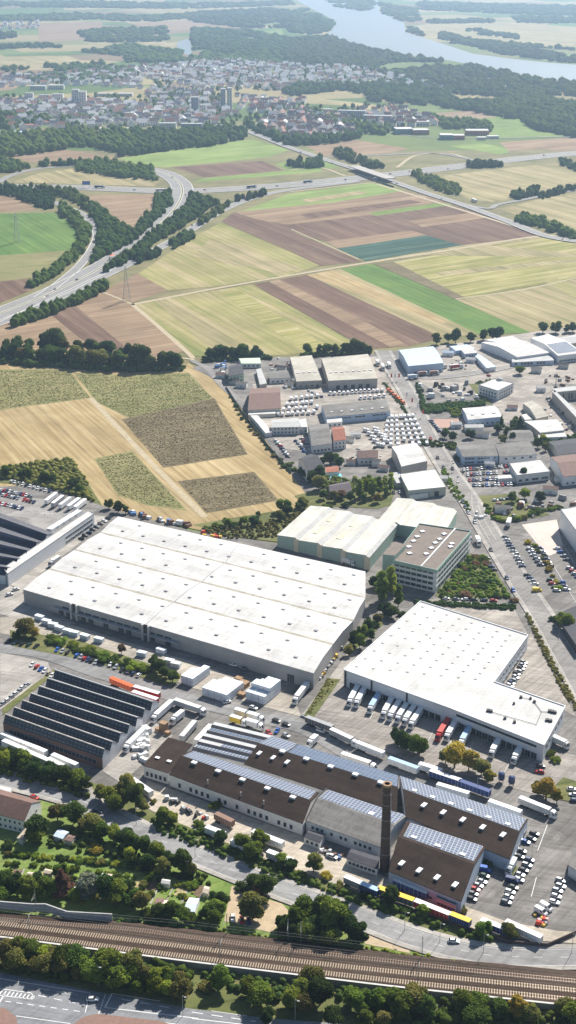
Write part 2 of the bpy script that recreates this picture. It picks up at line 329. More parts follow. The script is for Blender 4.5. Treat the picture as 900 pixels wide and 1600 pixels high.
FIELDS = [
 # broad base of verges and meadows
 ([(-60, 235), (960, 235), (960, 600), (-60, 600)], verge),
 # upper fields
 ([(0, 245), (100, 233), (190, 246), (120, 257), (0, 250)], plough2),
 ([(-40, 118), (20, 117), (40, 128), (20, 140), (-40, 146)], plough2),
 ([(185, 247), (270, 235), (387, 218), (400, 219), (452, 234), (420, 245), (260, 261), (215, 258)], lgreen),
 ([(268, 261), (410, 251), (443, 266), (320, 277)], plough),
 ([(320, 278), (443, 267), (505, 262), (500, 268), (300, 285)], lgreen),
 ([(460, 250), (505, 247), (535, 262), (450, 266), (430, 255)], lawn),
 ([(478, 228), (555, 218), (640, 232), (600, 240), (510, 244)], plough2),
 ([(700, 228), (745, 222), (808, 235), (782, 241)], lgreen),
 ([(735, 188), (800, 178), (885, 213), (762, 216), (720, 200)], lawn),
 ([(660, 178), (740, 172), (800, 178), (735, 188)], plough2),
 ([(780, 222), (900, 214), (960, 214), (960, 232), (800, 240)], plough2),
 ([(800, 236), (850, 232), (900, 245), (800, 250)], verge),
 ([(520, 262), (600, 250), (690, 256), (740, 272), (600, 268)], verge),
 ([(690, 275), (790, 262), (890, 253), (960, 258), (940, 285), (870, 298), (770, 315), (735, 312), (705, 295)], tan),
 ([(783, 326), (850, 309), (960, 296), (960, 362), (862, 360)], tan),
 ([(0, 92), (60, 88), (130, 95), (190, 96), (120, 108), (0, 104)], tan),
 ([(140, 68), (260, 65), (250, 76), (150, 80)], tan),
 ([(200, 36), (330, 30), (380, 40), (250, 50)], plough2),
 ([(60, 38), (160, 33), (160, 60), (60, 66)], plough2),
 ([(360, 55), (440, 45), (450, 78), (390, 82)], lawn),
 ([(650, 40), (720, 30), (900, 42), (960, 60), (960, 72), (800, 62), (690, 52)], tan),
 ([(725, 72), (830, 76), (960, 92), (960, 100), (860, 96)], lawn),
 ([(100, 2), (260, 0), (260, 12), (100, 16)], tan),
 ([(470, 152), (560, 160), (650, 172), (630, 180), (540, 165), (450, 160), (330, 158), (370, 150)], tan),
 # left fields
 ([(-40, 334), (85, 332), (115, 350), (125, 375), (117, 390), (-40, 402)], green),
 ([(-40, 402), (117, 390), (95, 415), (60, 432), (-40, 442)], olive2),
 ([(-40, 444), (62, 433), (52, 452), (-40, 490)], plough),
 ([(-40, 300), (25, 308), (58, 327), (-40, 334)], plough2),
 ([(135, 305), (248, 303), (240, 325), (207, 360), (180, 345), (150, 320)], plough2),
 ([(60, 270), (110, 264), (210, 274), (250, 284), (240, 291), (20, 285)], tan),
 # centre
 ([(215, 428), (290, 378), (345, 347), (452, 392), (500, 414), (450, 430), (330, 448), (262, 453)], ygreen),
 ([(158, 456), (215, 427), (262, 453), (207, 472)], plough2),
 ([(377, 330), (450, 303), (572, 286), (597, 287), (632, 298), (520, 316), (450, 323)], lgreen),
 ([(367, 331), (450, 323), (520, 316), (632, 298), (702, 315), (707, 320), (577, 337), (450, 352), (395, 343)], plough2),
 ([(577, 332), (690, 316), (708, 320), (587, 337)], lawn),
 ([(392, 341), (450, 351), (577, 336), (642, 360), (510, 377), (455, 361)], plough),
 ([(587, 337), (707, 320), (822, 356), (850, 367), (722, 383), (668, 368), (642, 360), (575, 336)], plough),
 ([(510, 377), (642, 360), (667, 367), (528, 388)], plough2),
 ([(527, 388), (665, 367), (722, 383), (572, 408)], dgreen),
 ([(345, 346), (366, 331), (455, 361), (566, 409), (500, 415), (452, 392)], plough),
 ([(572, 409), (722, 383), (850, 368), (850, 371), (572, 412)], tan),
 ([(207, 474), (395, 444), (560, 540), (440, 555), (300, 556), (288, 545)], ygreen),
 ([(395, 444), (480, 429), (692, 528), (640, 540), (575, 545)], plough),
 ([(480, 429), (532, 420), (748, 521), (692, 528)], tan),
 ([(532, 420), (582, 412), (832, 520), (748, 522)], green),
 ([(583, 412), (617, 409), (730, 461), (712, 467)], olive),
 ([(615, 409), (850, 371), (960, 380), (960, 424), (727, 465)], ygreen2),
 ([(727, 466), (960, 425), (960, 515), (830, 519), (712, 468)], tan),
 ([(35, 494), (157, 456), (205, 474), (288, 547), (250, 565), (-40, 545), (-40, 520)], plough2),
 ([(240, 469), (268, 465), (400, 556), (345, 556)], tan), ([(340, 453), (368, 449), (520, 547), (478, 552)], ygreen2), ([(70, 484), (110, 471), (215, 558), (160, 556)], plough), ([(420, 440), (436, 437), (560, 496), (640, 541), (610, 542)], plough2), ([(660, 399), (760, 383), (900, 396), (900, 402)], tan), ([(680, 425), (900, 404), (900, 409), (690, 431)], tan), ([(480, 420+10), (520, 422), (700, 503), (690, 506)], straw), ([(850, 440), (870, 434), (960, 478), (960, 496)], ygreen), ([(300, 400), (330, 372), (470, 418), (440, 428)], tan), ([(470, 335), (640, 312), (660, 316), (480, 342)], plough), ([(470, 312), (560, 298), (575, 302), (480, 317)], tan), ([(640, 345), (740, 332), (760, 340), (660, 355)], plough2),
 # fields left of the works
 ([(-60, 560), (120, 572), (295, 568), (345, 600), (420, 690), (500, 795), (430, 822), (320, 830), (180, 800), (-60, 760)], straw),
 ([(-40, 577), (107, 577), (142, 622), (-40, 646)], olive2),
 ([(115, 582), (200, 586), (295, 582), (332, 622), (205, 655), (150, 628)], olive2),
 ([(190, 655), (335, 622), (387, 710), (255, 731)], olive),
 ([(147, 717), (206, 704), (292, 798), (232, 790), (185, 775)], olive2),
 ([(277, 752), (397, 737), (436, 782), (322, 802)], olive),
 ([(-60, 735), (60, 722), (115, 720), (160, 790), (60, 760), (-60, 750)], grass),
 ([(300, 820), (480, 790), (500, 780), (540, 820), (460, 850), (380, 840)], grass),
]
for i, (p, m) in enumerate(FIELDS): sheet('field', p, -.33+.005*i, m)
# field access tracks
track = mat('dirt_track', (.42, .35, .23), .95, .2, .3)
def pl(*pts, z=0): return [G(x, y, z) for x, y in pts]
def road(name, pts, w, m, z, step=8): 
    ln = spline(pl(*pts), step); strip(name, ln, -w/2, w/2, z, m); return ln
asph = mat('motorway_asphalt', (.25, .24, .23), .9, .12, .08)
asphd = worn_mat('road_asphalt', (.17, .168, .17))
conc = worn_mat('concrete_paving', (.37, .345, .31))
yard = worn_mat('yard_asphalt', (.205, .192, .178), .28, .16, .2)
yard2 = worn_mat('bright_yard', (.35, .315, .275), .24, .15, .2)
white = mat('road_paint', (.75, .75, .72), .7, .08, 1)
for p, w_ in [([(205, 476), (330, 452), (450, 431), (570, 411), (700, 391), (850, 368), (900, 375)], 6), ([(205, 474), (245, 508), (288, 546), (302, 560)], 5),
              ([(302, 563), (290, 560), (200, 560)], 4), ([(590, 288), (630, 300), (760, 340), (850, 368)], 6), ([(452, 300), (600, 283)], 4),
              ([(142, 622), (205, 690), (255, 742), (320, 808)], 4.5), ([(452, 266), (500, 262), (540, 275)], 5), ([(712, 467), (820, 452), (900, 434)], 3),
              ([(455, 358), (560, 405)], 2.5), ([(160, 456), (205, 474)], 3)]:
    road('dirt_path', p, w_, track, .03)
# motorways
loop = road('motorway', [(-60, 520), (0, 490), (70, 462), (140, 428), (200, 392), (243, 357), (274, 325), (285, 300), (278, 283), (252, 269), (215, 262)], 34, asph, .08)
loopb = road('motorway', [(215, 263), (150, 259), (100, 260), (50, 265), (15, 275), (-5, 286), (-40, 295)], 12, asph, .10)
mw = road('motorway', [(-80, 287), (0, 291), (120, 293), (250, 298), (330, 297), (450, 289), (590, 275), (700, 262), (830, 246), (960, 234)], 44, asph, .14)
rampr = road('slip_road', [(-30, 516), (60, 480), (150, 437), (215, 405), (280, 370), (348, 328), (400, 308), (450, 297), (560, 283)], 15, asph, .12)
rampl = road('slip_road', [(60, 465), (95, 440), (125, 414), (146, 385), (151, 362), (132, 337), (90, 318), (40, 303), (-30, 298)], 12, asph, .11)
br = road('bridge_road', [(330, 192), (385, 205), (450, 230), (500, 247), (575, 271), (665, 302), (730, 323), (790, 345), (860, 371), (960, 385)], 15, asph, .8)
jn = road('country_road', [(715, 318), (762, 326), (778, 320), (825, 311), (875, 301), (960, 290)], 9, asph, .5)
road('country_road', [(500, 247), (580, 243), (680, 240), (745, 252), (760, 262)], 8, asph, .3)
road('country_road', [(620, 262), (650, 243), (700, 240), (730, 247)], 6, track, .3)
road('country_road', [(440, 210), (560, 200), (680, 215), (960, 213)], 6, asph, .3)
for ln, offs in ((loop, (-16, -1.6, 1.6, 16)), (mw, (-20, -2.5, 2.5, 20)), (rampr, (-6.6, 6.6)), (rampl, (-5.2, 5.2)), (br, (-6.5, 6.5))):
    mk = MB()
    for o_ in offs:
        s_ = strip('', ln, o_-.3, o_+.3, .19 if ln is not br else .86, None, build=False)
        b0 = len(mk.v); mk.v += s_.v; mk.f += [tuple(i+b0 for i in f) for f in s_.f]; mk.m += s_.m; mk.uv += s_.uv
    tag(mk.build('road_markings', white), kind='structure')
for ln, w_ in ((loop, 1.2), (mw, 1.8)): strip('median_strip', ln, -w_, w_, .20, verge)

# industrial estate: yards first, then the patches on them
sheet('yard_surface', [(300, 575), (345, 560), (560, 556), (640, 545), (960, 510), (1000, 1500), (720, 1490), (560, 1440), (230, 1310), (-80, 1230), (-80, 765), (60, 757), (160, 790), (300, 830), (440, 850), (500, 800), (360, 615), (330, 590)], .06, yard)
PATCH = [
 ([(545, 560), (600, 556), (640, 640), (690, 720), (640, 770), (610, 700), (560, 640)], yard2),
 ([(690, 540), (960, 500), (960, 600), (860, 600), (700, 622), (660, 600), (640, 580)], yard2),
 ([(395, 600), (610, 600), (660, 700), (600, 720), (560, 720), (440, 700), (400, 650)], yard2),
 ([(770, 605), (860, 600), (960, 690), (960, 800), (860, 690), (800, 660), (770, 660)], yard2),
 ([(670, 655), (730, 655), (735, 670), (680, 668)], mat('red_paving', (.42, .27, .21), .9, .12, .2)),
 ([(0, 770), (130, 790), (85, 835), (0, 815)], worn_mat('old_parking_surface', (.27, .255, .24))),
 ([(815, 820), (870, 812), (880, 860), (855, 870)], mat('pale_slab', (.58, .50, .44), .9, .12, .1)),
 ([(690, 935), (800, 945), (825, 992), (657, 938)], yard2), ([(775, 1062), (830, 990), (900, 1120), (880, 1110)], yard2),
 ([(550, 1050), (850, 1170), (900, 1180), (960, 1260), (850, 1245), (640, 1190), (480, 1120), (520, 1060)], worn_mat('loading_yard', (.31, .28, .25), .2, .12, .22)),
 ([(0, 965), (60, 960), (300, 1035), (460, 1090), (470, 1120), (300, 1075), (190, 1030), (0, 990)], worn_mat('pale_yard', (.38, .34, .285))),
 ([(0, 905), (30, 925), (120, 975), (60, 975), (0, 960)], conc), ([(140, 805), (175, 808), (35, 920), (0, 910)], conc),
 ([(0, 1020), (75, 1035), (80, 1050), (0, 1110)], conc), ([(160, 1205), (232, 1120), (270, 1150), (190, 1225)], conc),
 ([(230, 1220), (480, 1310), (600, 1370), (790, 1440), (870, 1455), (960, 1460), (960, 1480), (780, 1465), (640, 1440), (420, 1365), (215, 1255)], worn_mat('dusty_yard', (.44, .385, .31))),
]
for i, (p, m) in enumerate(PATCH): sheet('yard_surface', p, .08+.008*i, m)
GR = [([(655, 640), (960, 700), (960, 760), (900, 760), (735, 700)], .0), ([(745, 775), (800, 772), (860, 805), (800, 815), (775, 812), (760, 800)], 0), ([(735, 865), (760, 870), (800, 935), (690, 938), (680, 930)], 0),
 ([(500, 765), (620, 760), (610, 790), (590, 795), (480, 790), (460, 775)], 0), ([(732, 600), (745, 600), (770, 632), (757, 632)], 0),
 ([(-60, 1205), (-60, 1160), (60, 1200), (150, 1225), (240, 1270), (420, 1345), (560, 1395), (760, 1460), (760, 1478), (560, 1425), (240, 1300), (140, 1250)], 0),
 ([(15, 985), (120, 1000), (285, 1055), (270, 1075), (150, 1035), (20, 1010)], 0), ([(545, 1005), (590, 960), (600, 975), (545, 1025)], 0),
 ([(512, 1060), (475, 1118), (490, 1122), (532, 1062)], 0), ([(58, 1066), (70, 1058), (84, 1046), (92, 1048), (5, 1118), (4, 1108)], 0),
 ([(850, 1245), (900, 1255), (960, 1300), (960, 1240), (880, 1215)], 0), ([(790, 1362), (806, 1350), (812, 1370), (800, 1380)], 0)]
for i, (p, z_) in enumerate(GR[1:]): sheet('grass_verge', p, .23+.006*i, grass)
# industrial streets with kerbs
kerb = mat('kerb_stone', (.45, .43, .40), .9, .1, 1)
def street(pts, w, side=2.0, m=asphd, z=.36):
    ln = spline(pl(*pts), 6)
    for s in (-1, 1):
        a, b = sorted((s*w/2, s*(w/2+side))); strip('pavement', ln, a, b, z+.12, conc)
        a, b = sorted((s*(w/2-.15), s*(w/2+.15))); k = strip('kerb', ln, a, b, z+.13, kerb)
    strip('road', ln, -w/2, w/2, z, m); return ln
streetm = worn_mat('street_asphalt', (.265, .25, .235), .13)
main = street([(598, 548), (612, 575), (640, 620), (668, 680), (697, 730), (735, 785), (775, 850), (815, 915), (848, 965), (885, 1030), (930, 1110)], 11, 2.4, streetm)
street([(618, 585), (680, 590), (760, 580), (830, 566), (930, 552)], 8, 1.5, streetm, .33)
street([(770, 845), (745, 800), (742, 775)], 4, .5, streetm, .33)
road('road', [(-30, 1012), (60, 1020), (150, 1050), (260, 1085), (400, 1120), (480, 1140), (560, 1185), (650, 1215)], 10, worn_mat('works_road', (.235, .23, .225)), .195)
road('road', [(300, 563), (325, 577), (345, 600), (372, 625)], 6, streetm, .20)
road('road', [(480, 1118), (530, 1050), (575, 985)], 5, conc, .20)
road('road', [(0, 955), (60, 890), (150, 815)], 7, conc, .205)
low = street([(-60, 1203), (0, 1217), (60, 1232), (130, 1253), (200, 1290), (270, 1322), (330, 1347), (420, 1383), (500, 1412), (560, 1433), (640, 1464), (720, 1486), (800, 1496), (960, 1496)], 9.5, 2.2, worn_mat('lower_road', (.27, .265, .26), .13, .08), .36)
road('pavement', [(150, 1265), (135, 1225), (90, 1205)], 3, conc, .28)
cl = MB()
for o_, d_ in ((-.06, (3, 6)), (-4.4, None), (4.4, None)):
    s_ = strip('', spline(pl((-60, 1203), (0, 1217), (60, 1232), (130, 1253), (200, 1290), (270, 1322), (330, 1347), (420, 1383), (500, 1412), (560, 1433), (640, 1464), (720, 1486), (800, 1496), (960, 1496)), 3), o_, o_+.14, .37, None, dash=d_, build=False)
    b0 = len(cl.v); cl.v += s_.v; cl.f += [tuple(i+b0 for i in f) for f in s_.f]; cl.m += s_.m; cl.uv += s_.uv
tag(cl.build('road_markings', white), kind='structure')
# land between the lower road and the railway, and below the railway
sheet('garden_ground', [(-80, 1222), (60, 1250), (130, 1268), (230, 1315), (420, 1397), (560, 1447), (640, 1478), (760, 1505), (600, 1500), (300, 1470), (-80, 1440)], .12, lawn)
sheet('gravel_lot', [(362, 1385), (378, 1388), (395, 1400), (440, 1412), (452, 1425), (425, 1458), (350, 1440)], .20, mat('sandy_gravel', (.46, .36, .24), .95, .18, .3, detail=8))
sheet('gravel_lot', [(570, 1447), (640, 1480), (640, 1490), (570, 1475)], .20, mat('sandy_gravel', (.46, .36, .24)))
sheet('grass_verge', [(-80, 1470), (960, 1575), (960, 1700), (-80, 1700)], .12, grass)
bedm = [field_mat('bed_soil', [(.10, .07, .045), (.17, .12, .08), (.24, .18, .12)], .4, w=1.2, stretch=6), field_mat('bed_green', [(.10, .17, .03), (.18, .26, .05), (.28, .33, .08)], 1.9, w=1.2, stretch=6), field_mat('bed_straw', [(.3, .26, .12), (.4, .33, .17), (.5, .42, .24)], .4, w=1.2, stretch=6)]
for k in range(13):
    x0 = 22+k*23.5+random.uniform(-2, 2); yb = 1358+k*2.1; w_ = random.uniform(14, 20)
    sheet('garden_bed', [(x0, yb), (x0+w_, yb+2), (x0+w_-8, yb+random.uniform(12, 22)), (x0-8, yb+random.uniform(10, 20))], .17+.004*k, bedm[k % 3])
    sheet('garden_path', [(x0+w_+1, yb), (x0+w_+3, yb), (x0+w_-14, yb+36), (x0+w_-17, yb+36)], .25, conc)
# railway on its low embankment
BED = 2.2
ballast = field_mat('ballast', [(.040, .027, .020), (.070, .048, .036), (.11, .08, .06)], pxdir(0, 1440, 900, 1550), w=3, stretch=30, patch=.5, clump=.3)
rb = [G(-80, 1423, BED), G(200, 1443, BED), G(440, 1470, BED), G(640, 1495, BED), G(980, 1528, BED)]
rf = [G(-80, 1456, BED), G(0, 1465, BED), G(300, 1504, BED), G(600, 1541, BED), G(980, 1582, BED)]
mb = MB()
def at_x(P, x):
    for a, b in zip(P, P[1:]):
        if a.x <= x <= b.x or b is P[-1] or (x < a.x): t = (x-a.x)/(b.x-a.x); return a+(b-a)*t
xs = [rf[0].x+(rf[-1].x-rf[0].x)*k/24 for k in range(25)]
for x0, x1 in zip(xs, xs[1:]):
    a, b, c, d = at_x(rf, x0), at_x(rf, x1), at_x(rb, x1), at_x(rb, x0)
    mb.quv(a, b, c, d)
    mb.quv(d, c, (c.x, c.y+4, 0), (d.x, d.y+4, 0))
tag(mb.build('railway_bed', ballast), kind='structure')
t_ = empty('retaining_wall', G(300, 1515)); tag(t_, 'long pale concrete retaining wall below the railway tracks', 'wall')
mw_ = MB(); mc_ = MB(); cw = mat('wall_concrete', (.36, .33, .32), .9, .2, .4)
for x0, x1 in zip(xs, xs[1:]):
    a, b = at_x(rf, x0), at_x(rf, x1); ya, yb = a.y, b.y
    mw_.quv((a.x, ya-.4, 0), (b.x, yb-.4, 0), (b.x, yb-.4, BED+.5), (a.x, ya-.4, BED+.5)); mw_.quv((a.x, ya, BED+.5), (b.x, yb, BED+.5), (b.x, yb, 0), (a.x, ya, 0))
    mc_.quv((a.x, ya-.65, BED+.72), (b.x, yb-.65, BED+.72), (b.x, yb+.15, BED+.72), (a.x, ya+.15, BED+.72))
    mc_.quv((a.x, ya-.65, BED+.5), (b.x, yb-.65, BED+.5), (b.x, yb-.65, BED+.72), (a.x, ya-.65, BED+.72))
mw_.build('wall_face', cw, t_); mc_.build('coping', mat('coping_concrete', (.58, .56, .53), .9, .1, .5), t_)
railm = mat('rail_steel', (.30, .24, .20), .35, .1, 1, metal=.6); slp = mat('sleeper_concrete', (.44, .35, .25), .9, .15, .8); slpd = mat('sleeper_wood', (.22, .16, .12), .9, .2, .8)
for pts, sm, lab in (([(-80, 1431), (0, 1437), (200, 1452), (300, 1465), (440, 1483), (600, 1501), (767, 1520), (980, 1541)], slpd, 'weathered railway track with dark sleepers nearest the gardens'),
                ([(-80, 1432+3), (0, 1443), (300, 1481), (450, 1500), (600, 1517), (980, 1556)], slp, 'middle railway track with pale sleepers'),
                ([(-80, 1448), (0, 1457), (300, 1496), (600, 1531), (980, 1571)], slp, 'railway track with pale sleepers beside the retaining wall')):
    ln = spline(pl(*pts, z=BED), 5); t_ = empty('railway_track', ln[len(ln)//2]); tag(t_, lab, 'railway track', kind='structure')
    for s in (-.75, .75):
        m1 = strip('', ln, s-.05, s+.05, .22, None, build=False); m1.build('rail', railm, t_)
    sm_ = MB(); acc = 0
    L = [0]
    for a, b in zip(ln, ln[1:]): L.append(L[-1]+(b-a).length)
    k = 0; i = 0
    while k*.95 < L[-1]:
        dd = k*.95
        while L[i+1] < dd: i += 1
        p = ln[i]+(ln[i+1]-ln[i])*((dd-L[i])/(L[i+1]-L[i])); d = (ln[i+1]-ln[i]).normalized(); r = Vector((d.y, -d.x, 0))
        z = Vector((0, 0, .12))
        sm_.quv(p-r*1.3-d*.2+z, p+r*1.3-d*.2+z, p+r*1.3+d*.2+z, p-r*1.3+d*.2+z); k += 1
    sl_ = sm_.build('sleepers', sm, t_); sl_['kind'] = 'stuff'
# bottom road
bot = worn_mat('bottom_road', (.22, .225, .235), .13, .08)
sheet('road', [(-80, 1508), (0, 1520), (133, 1547), (300, 1577), (420, 1592), (560, 1602), (960, 1640), (960, 1720), (-80, 1720)], .20, bot)
fl = mat('road_line', (.72, .72, .70), .7, .1, 2)
mk = MB()
def line(a, b, w=.16, dash=None, z=.21):
    P, Q = G(*a), G(*b); d = (Q-P); L = d.length; d.normalize(); r = Vector((d.y, -d.x, 0)); zz = Vector((0, 0, z))
    segs = [(0, L)] if not dash else [(k*(dash[0]+dash[1]), min(L, k*(dash[0]+dash[1])+dash[0])) for k in range(int(L/(dash[0]+dash[1]))+1)]
    for s, e in segs: mk.quv(P+d*s-r*w+zz, P+d*e-r*w+zz, P+d*e+r*w+zz, P+d*s+r*w+zz)
line((-40, 1523), (45, 1537)); line((45, 1537), (140, 1552)); line((8, 1565), (132, 1582), dash=(2.2, 2)); line((60, 1556), (118, 1568), dash=(3, 3)); line((175, 1553), (164, 1575), .25); line((175, 1553), (250, 1565))
line((165, 1575), (310, 1592)); line((190, 1562), (275, 1577), dash=(3.5, 3.5)); line((165, 1587), (300, 1604), .14); line((165, 1554), (154, 1585), .14); line((141, 1552), (133, 1583), .14)
line((-40, 1540), (48, 1552)); line((-40, 1551), (50, 1562)); line((48, 1552), (54, 1558)); line((54, 1558), (50, 1562))
for k in range(13): line((-20+k*6, 1544+k*.95), (-25+k*6, 1551+k*.95), .22)
line((8, 1553), (-6, 1575), .25); line((25, 1588), (110, 1600), .14); line((60, 1545), (120, 1555), .1, dash=(4, 3)); line((300, 1582), (400, 1597), dash=(4, 3)); line((300, 1592), (420, 1606)); line((330, 1580), (385, 1588), .1)
tag(mk.build('road_markings', fl), kind='structure')
pav = mat('brick_paving', (.24, .15, .12), .9, .15, .6)
sheet('traffic_island', [(110, 1604), (130, 1590), (152, 1585), (250, 1596), (300, 1612), (100, 1620)], .30, pav)
sheet('traffic_island', [(-30, 1572), (8, 1576), (25, 1590), (30, 1612), (-30, 1620)], .30, pav)
# parking bay lines, one sheet of paint for each lot
mk = MB()
for a, b in (((825, 820), (905, 950)), ((780, 830), (830, 925)), ((862, 820), (905, 895)), ((762, 1350), (742, 1412)), ((838, 1372), (830, 1402)), ((855, 1290), (840, 1330))): line(a, b, .12, z=.30)
for k in range(26): line((70+k*3.2, 800-k*.1-k*.0), (62+k*3.2, 806-k*.1), .09, z=.30)
for k in range(14): line((50+k*3.5, 793+k*1.0), (44+k*3.5, 799+k*1.0), .09, z=.30)
for y0 in range(0, 1):
    for k in range(9): line((560+k*30, 1088+k*12), (548+k*30, 1112+k*12), .08, z=.30)
tag(mk.build('bay_markings', fl), kind='structure')
# water
wm, wn, wb = nodes_of('river_water'); wb.inputs['Base Color'].default_value = (.16, .19, .20, 1); wb.inputs['Roughness'].default_value = .35
bp = wn.nodes.new('ShaderNodeBump'); bp.inputs['Strength'].default_value = .5; no = wn.nodes.new('ShaderNodeTexNoise'); no.inputs['Scale'].default_value = .06
ge = wn.nodes.new('ShaderNodeNewGeometry'); wn.links.new(ge.outputs['Position'], no.inputs['Vector']); wn.links.new(no.outputs['Fac'], bp.inputs['Height']); wn.links.new(bp.outputs[0], wb.inputs['Normal'])
sheet('river', [(462, 0), (474, 6), (492, 16), (525, 33), (518, 48), (510, 54), (535, 62), (575, 73), (640, 86), (700, 94), (770, 107), (850, 122), (960, 136), (960, 110), (900, 101), (860, 98), (800, 92), (740, 84), (690, 68), (655, 57), (633, 50), (632, 36), (592, 18), (594, 4), (586, -2), (560, -4), (500, -6)], -.05, wm)
sheet('lake', [(277, 66), (284, 63), (297, 60), (299, 74), (300, 85), (293, 86), (284, 82), (276, 77)], -.04, wm)
# ================================================================== buildings
wroof = roof_mat('white_membrane', (.64, .625, .60), 14, 3.2, .74, .15)
dirtyroof = mat('grimy_gutter', (.36, .33, .27), .9, .35, .3, detail=8)
cream = roof_mat('cream_roof', (.64, .62, .55), 40, 4)
beige = roof_mat('beige_roof', (.50, .47, .40), 10, 3)
felt = roof_mat('brown_roof_felt', (.052, .036, .029), 9, 3, .75, .25)
dark = mat('dark_roof', (.06, .06, .07), .85, .2, .3)
greyr = roof_mat('grey_fibre_roof', (.235, .225, .21), 3, 1.6, .82, .25)
lgrey = mat('light_grey_roof', (.42, .42, .41), .8, .12, .2)
brownr = mat('brown_tile_roof', (.20, .13, .11), .9, .2, .6)
redr = mat('red_tile_roof', (.30, .12, .08), .9, .2, .6)
bluer = mat('blue_metal_roof', (.45, .56, .68), .5, .08, .2)
greenr = mat('green_metal_roof', (.50, .60, .46), .6, .08, .2)
sheet_w = mat('white_metal_wall', (.72, .73, .74), .55, .06, .3)
sheet_g = mat('grey_metal_wall', (.36, .35, .34), .6, .08, .2)
plaster = mat('white_plaster', (.72, .71, .68), .9, .08, .4)
blueplaster = mat('pale_blue_wall', (.45, .55, .68), .8, .08, .4)
greenw = mat('green_wall', (.33, .44, .37), .7, .1, .3)
concw = mat('concrete_wall', (.40, .37, .34), .9, .12, .3)
beigew = mat('beige_wall', (.52, .49, .42), .9, .1, .3)
brickw = brick_mat('red_brick', (.22, .09, .07), (.29, .13, .10), (.3, .26, .22), .5, .16, .02, .9, spec=.2, offset=.5)
glass = mat('window_glass', (.035, .045, .06), .15, .2, .5, spec=.6)
sawglass = brick_mat('shed_glazing', (.08, .10, .12), (.15, .18, .21), (.04, .038, .038), 2.2, 1.7, .45, .3, spec=.5)
dkmetal = mat('dark_metal', (.05, .05, .055), .6, .2, 1)
frame_m = mat('window_frame', (.55, .55, .55), .6, .05, 1)
solar = brick_mat('solar_cells', (.07, .10, .165), (.09, .12, .19), (.33, .345, .37), 1.7, 2.1, .19, .5, spec=.15)
solar2 = brick_mat('dark_solar_cells', (.075, .105, .16), (.09, .125, .185), (.15, .185, .25), 1.9, 5.2, .2, .5, spec=.15)
ribbed = brick_mat('ribbed_white', (.42, .43, .43), (.38, .38, .39), (.28, .28, .28), 1.2, 60, .10, .6)

def winmesh(name, w, h, frame, pane, d=.10):
    mb = MB(); mb.box(-w/2, w/2, -.02, d, -h/2, h/2, 0)
    n = max(1, round(w/1.3))
    for k in range(n):
        a = -w/2+.07+k*(w-.07)/n; b = a+(w-.07)/n-.07
        mb.poly([(a, d+.012, -h/2+.07), (a, d+.012, h/2-.07), (b, d+.012, h/2-.07), (b, d+.012, -h/2+.07)], 1)
    return mb.mesh(name, [frame, pane])
WC = {}
def add_windows(root, a, b, z0, h, n, w, frame=None, pane=None, name='window', margin=.06, only=None):
    """n windows spaced along the wall from a to b (left to right seen from outside)"""
    frame = frame or frame_m; pane = pane or glass
    key = (name, round(w, 2), round(h, 2), frame.name, pane.name)
    if key not in WC: WC[key] = winmesh(name, w, h, frame, pane)
    d = (b-a); L = d.length; d = d.normalized(); rz = math.atan2(d.y, d.x)+pi
    for k in range(n):
        if only is not None and k not in only: continue
        t = margin+(1-2*margin)*((k+.5)/n)
        p = a+(b-a)*t; p = Vector((p.x, p.y, z0+h/2))-root.location
        reg(link(name, WC[key], root, p, rz), root)
doorg = mat('roller_door', (.50, .52, .54), .6, .1, .5)
def prof_pts(prof, rise):
    return {'flat': [(0, 0), (1, 0)], 'gable': [(0, 0), (.5, rise), (1, 0)], 'saw': [(0, 0), (.30, rise), (1, 0)], 'late': [(0, 0), (.84, rise), (1, 0)], 'mono': [(0, 0), (1, rise)]}[prof]
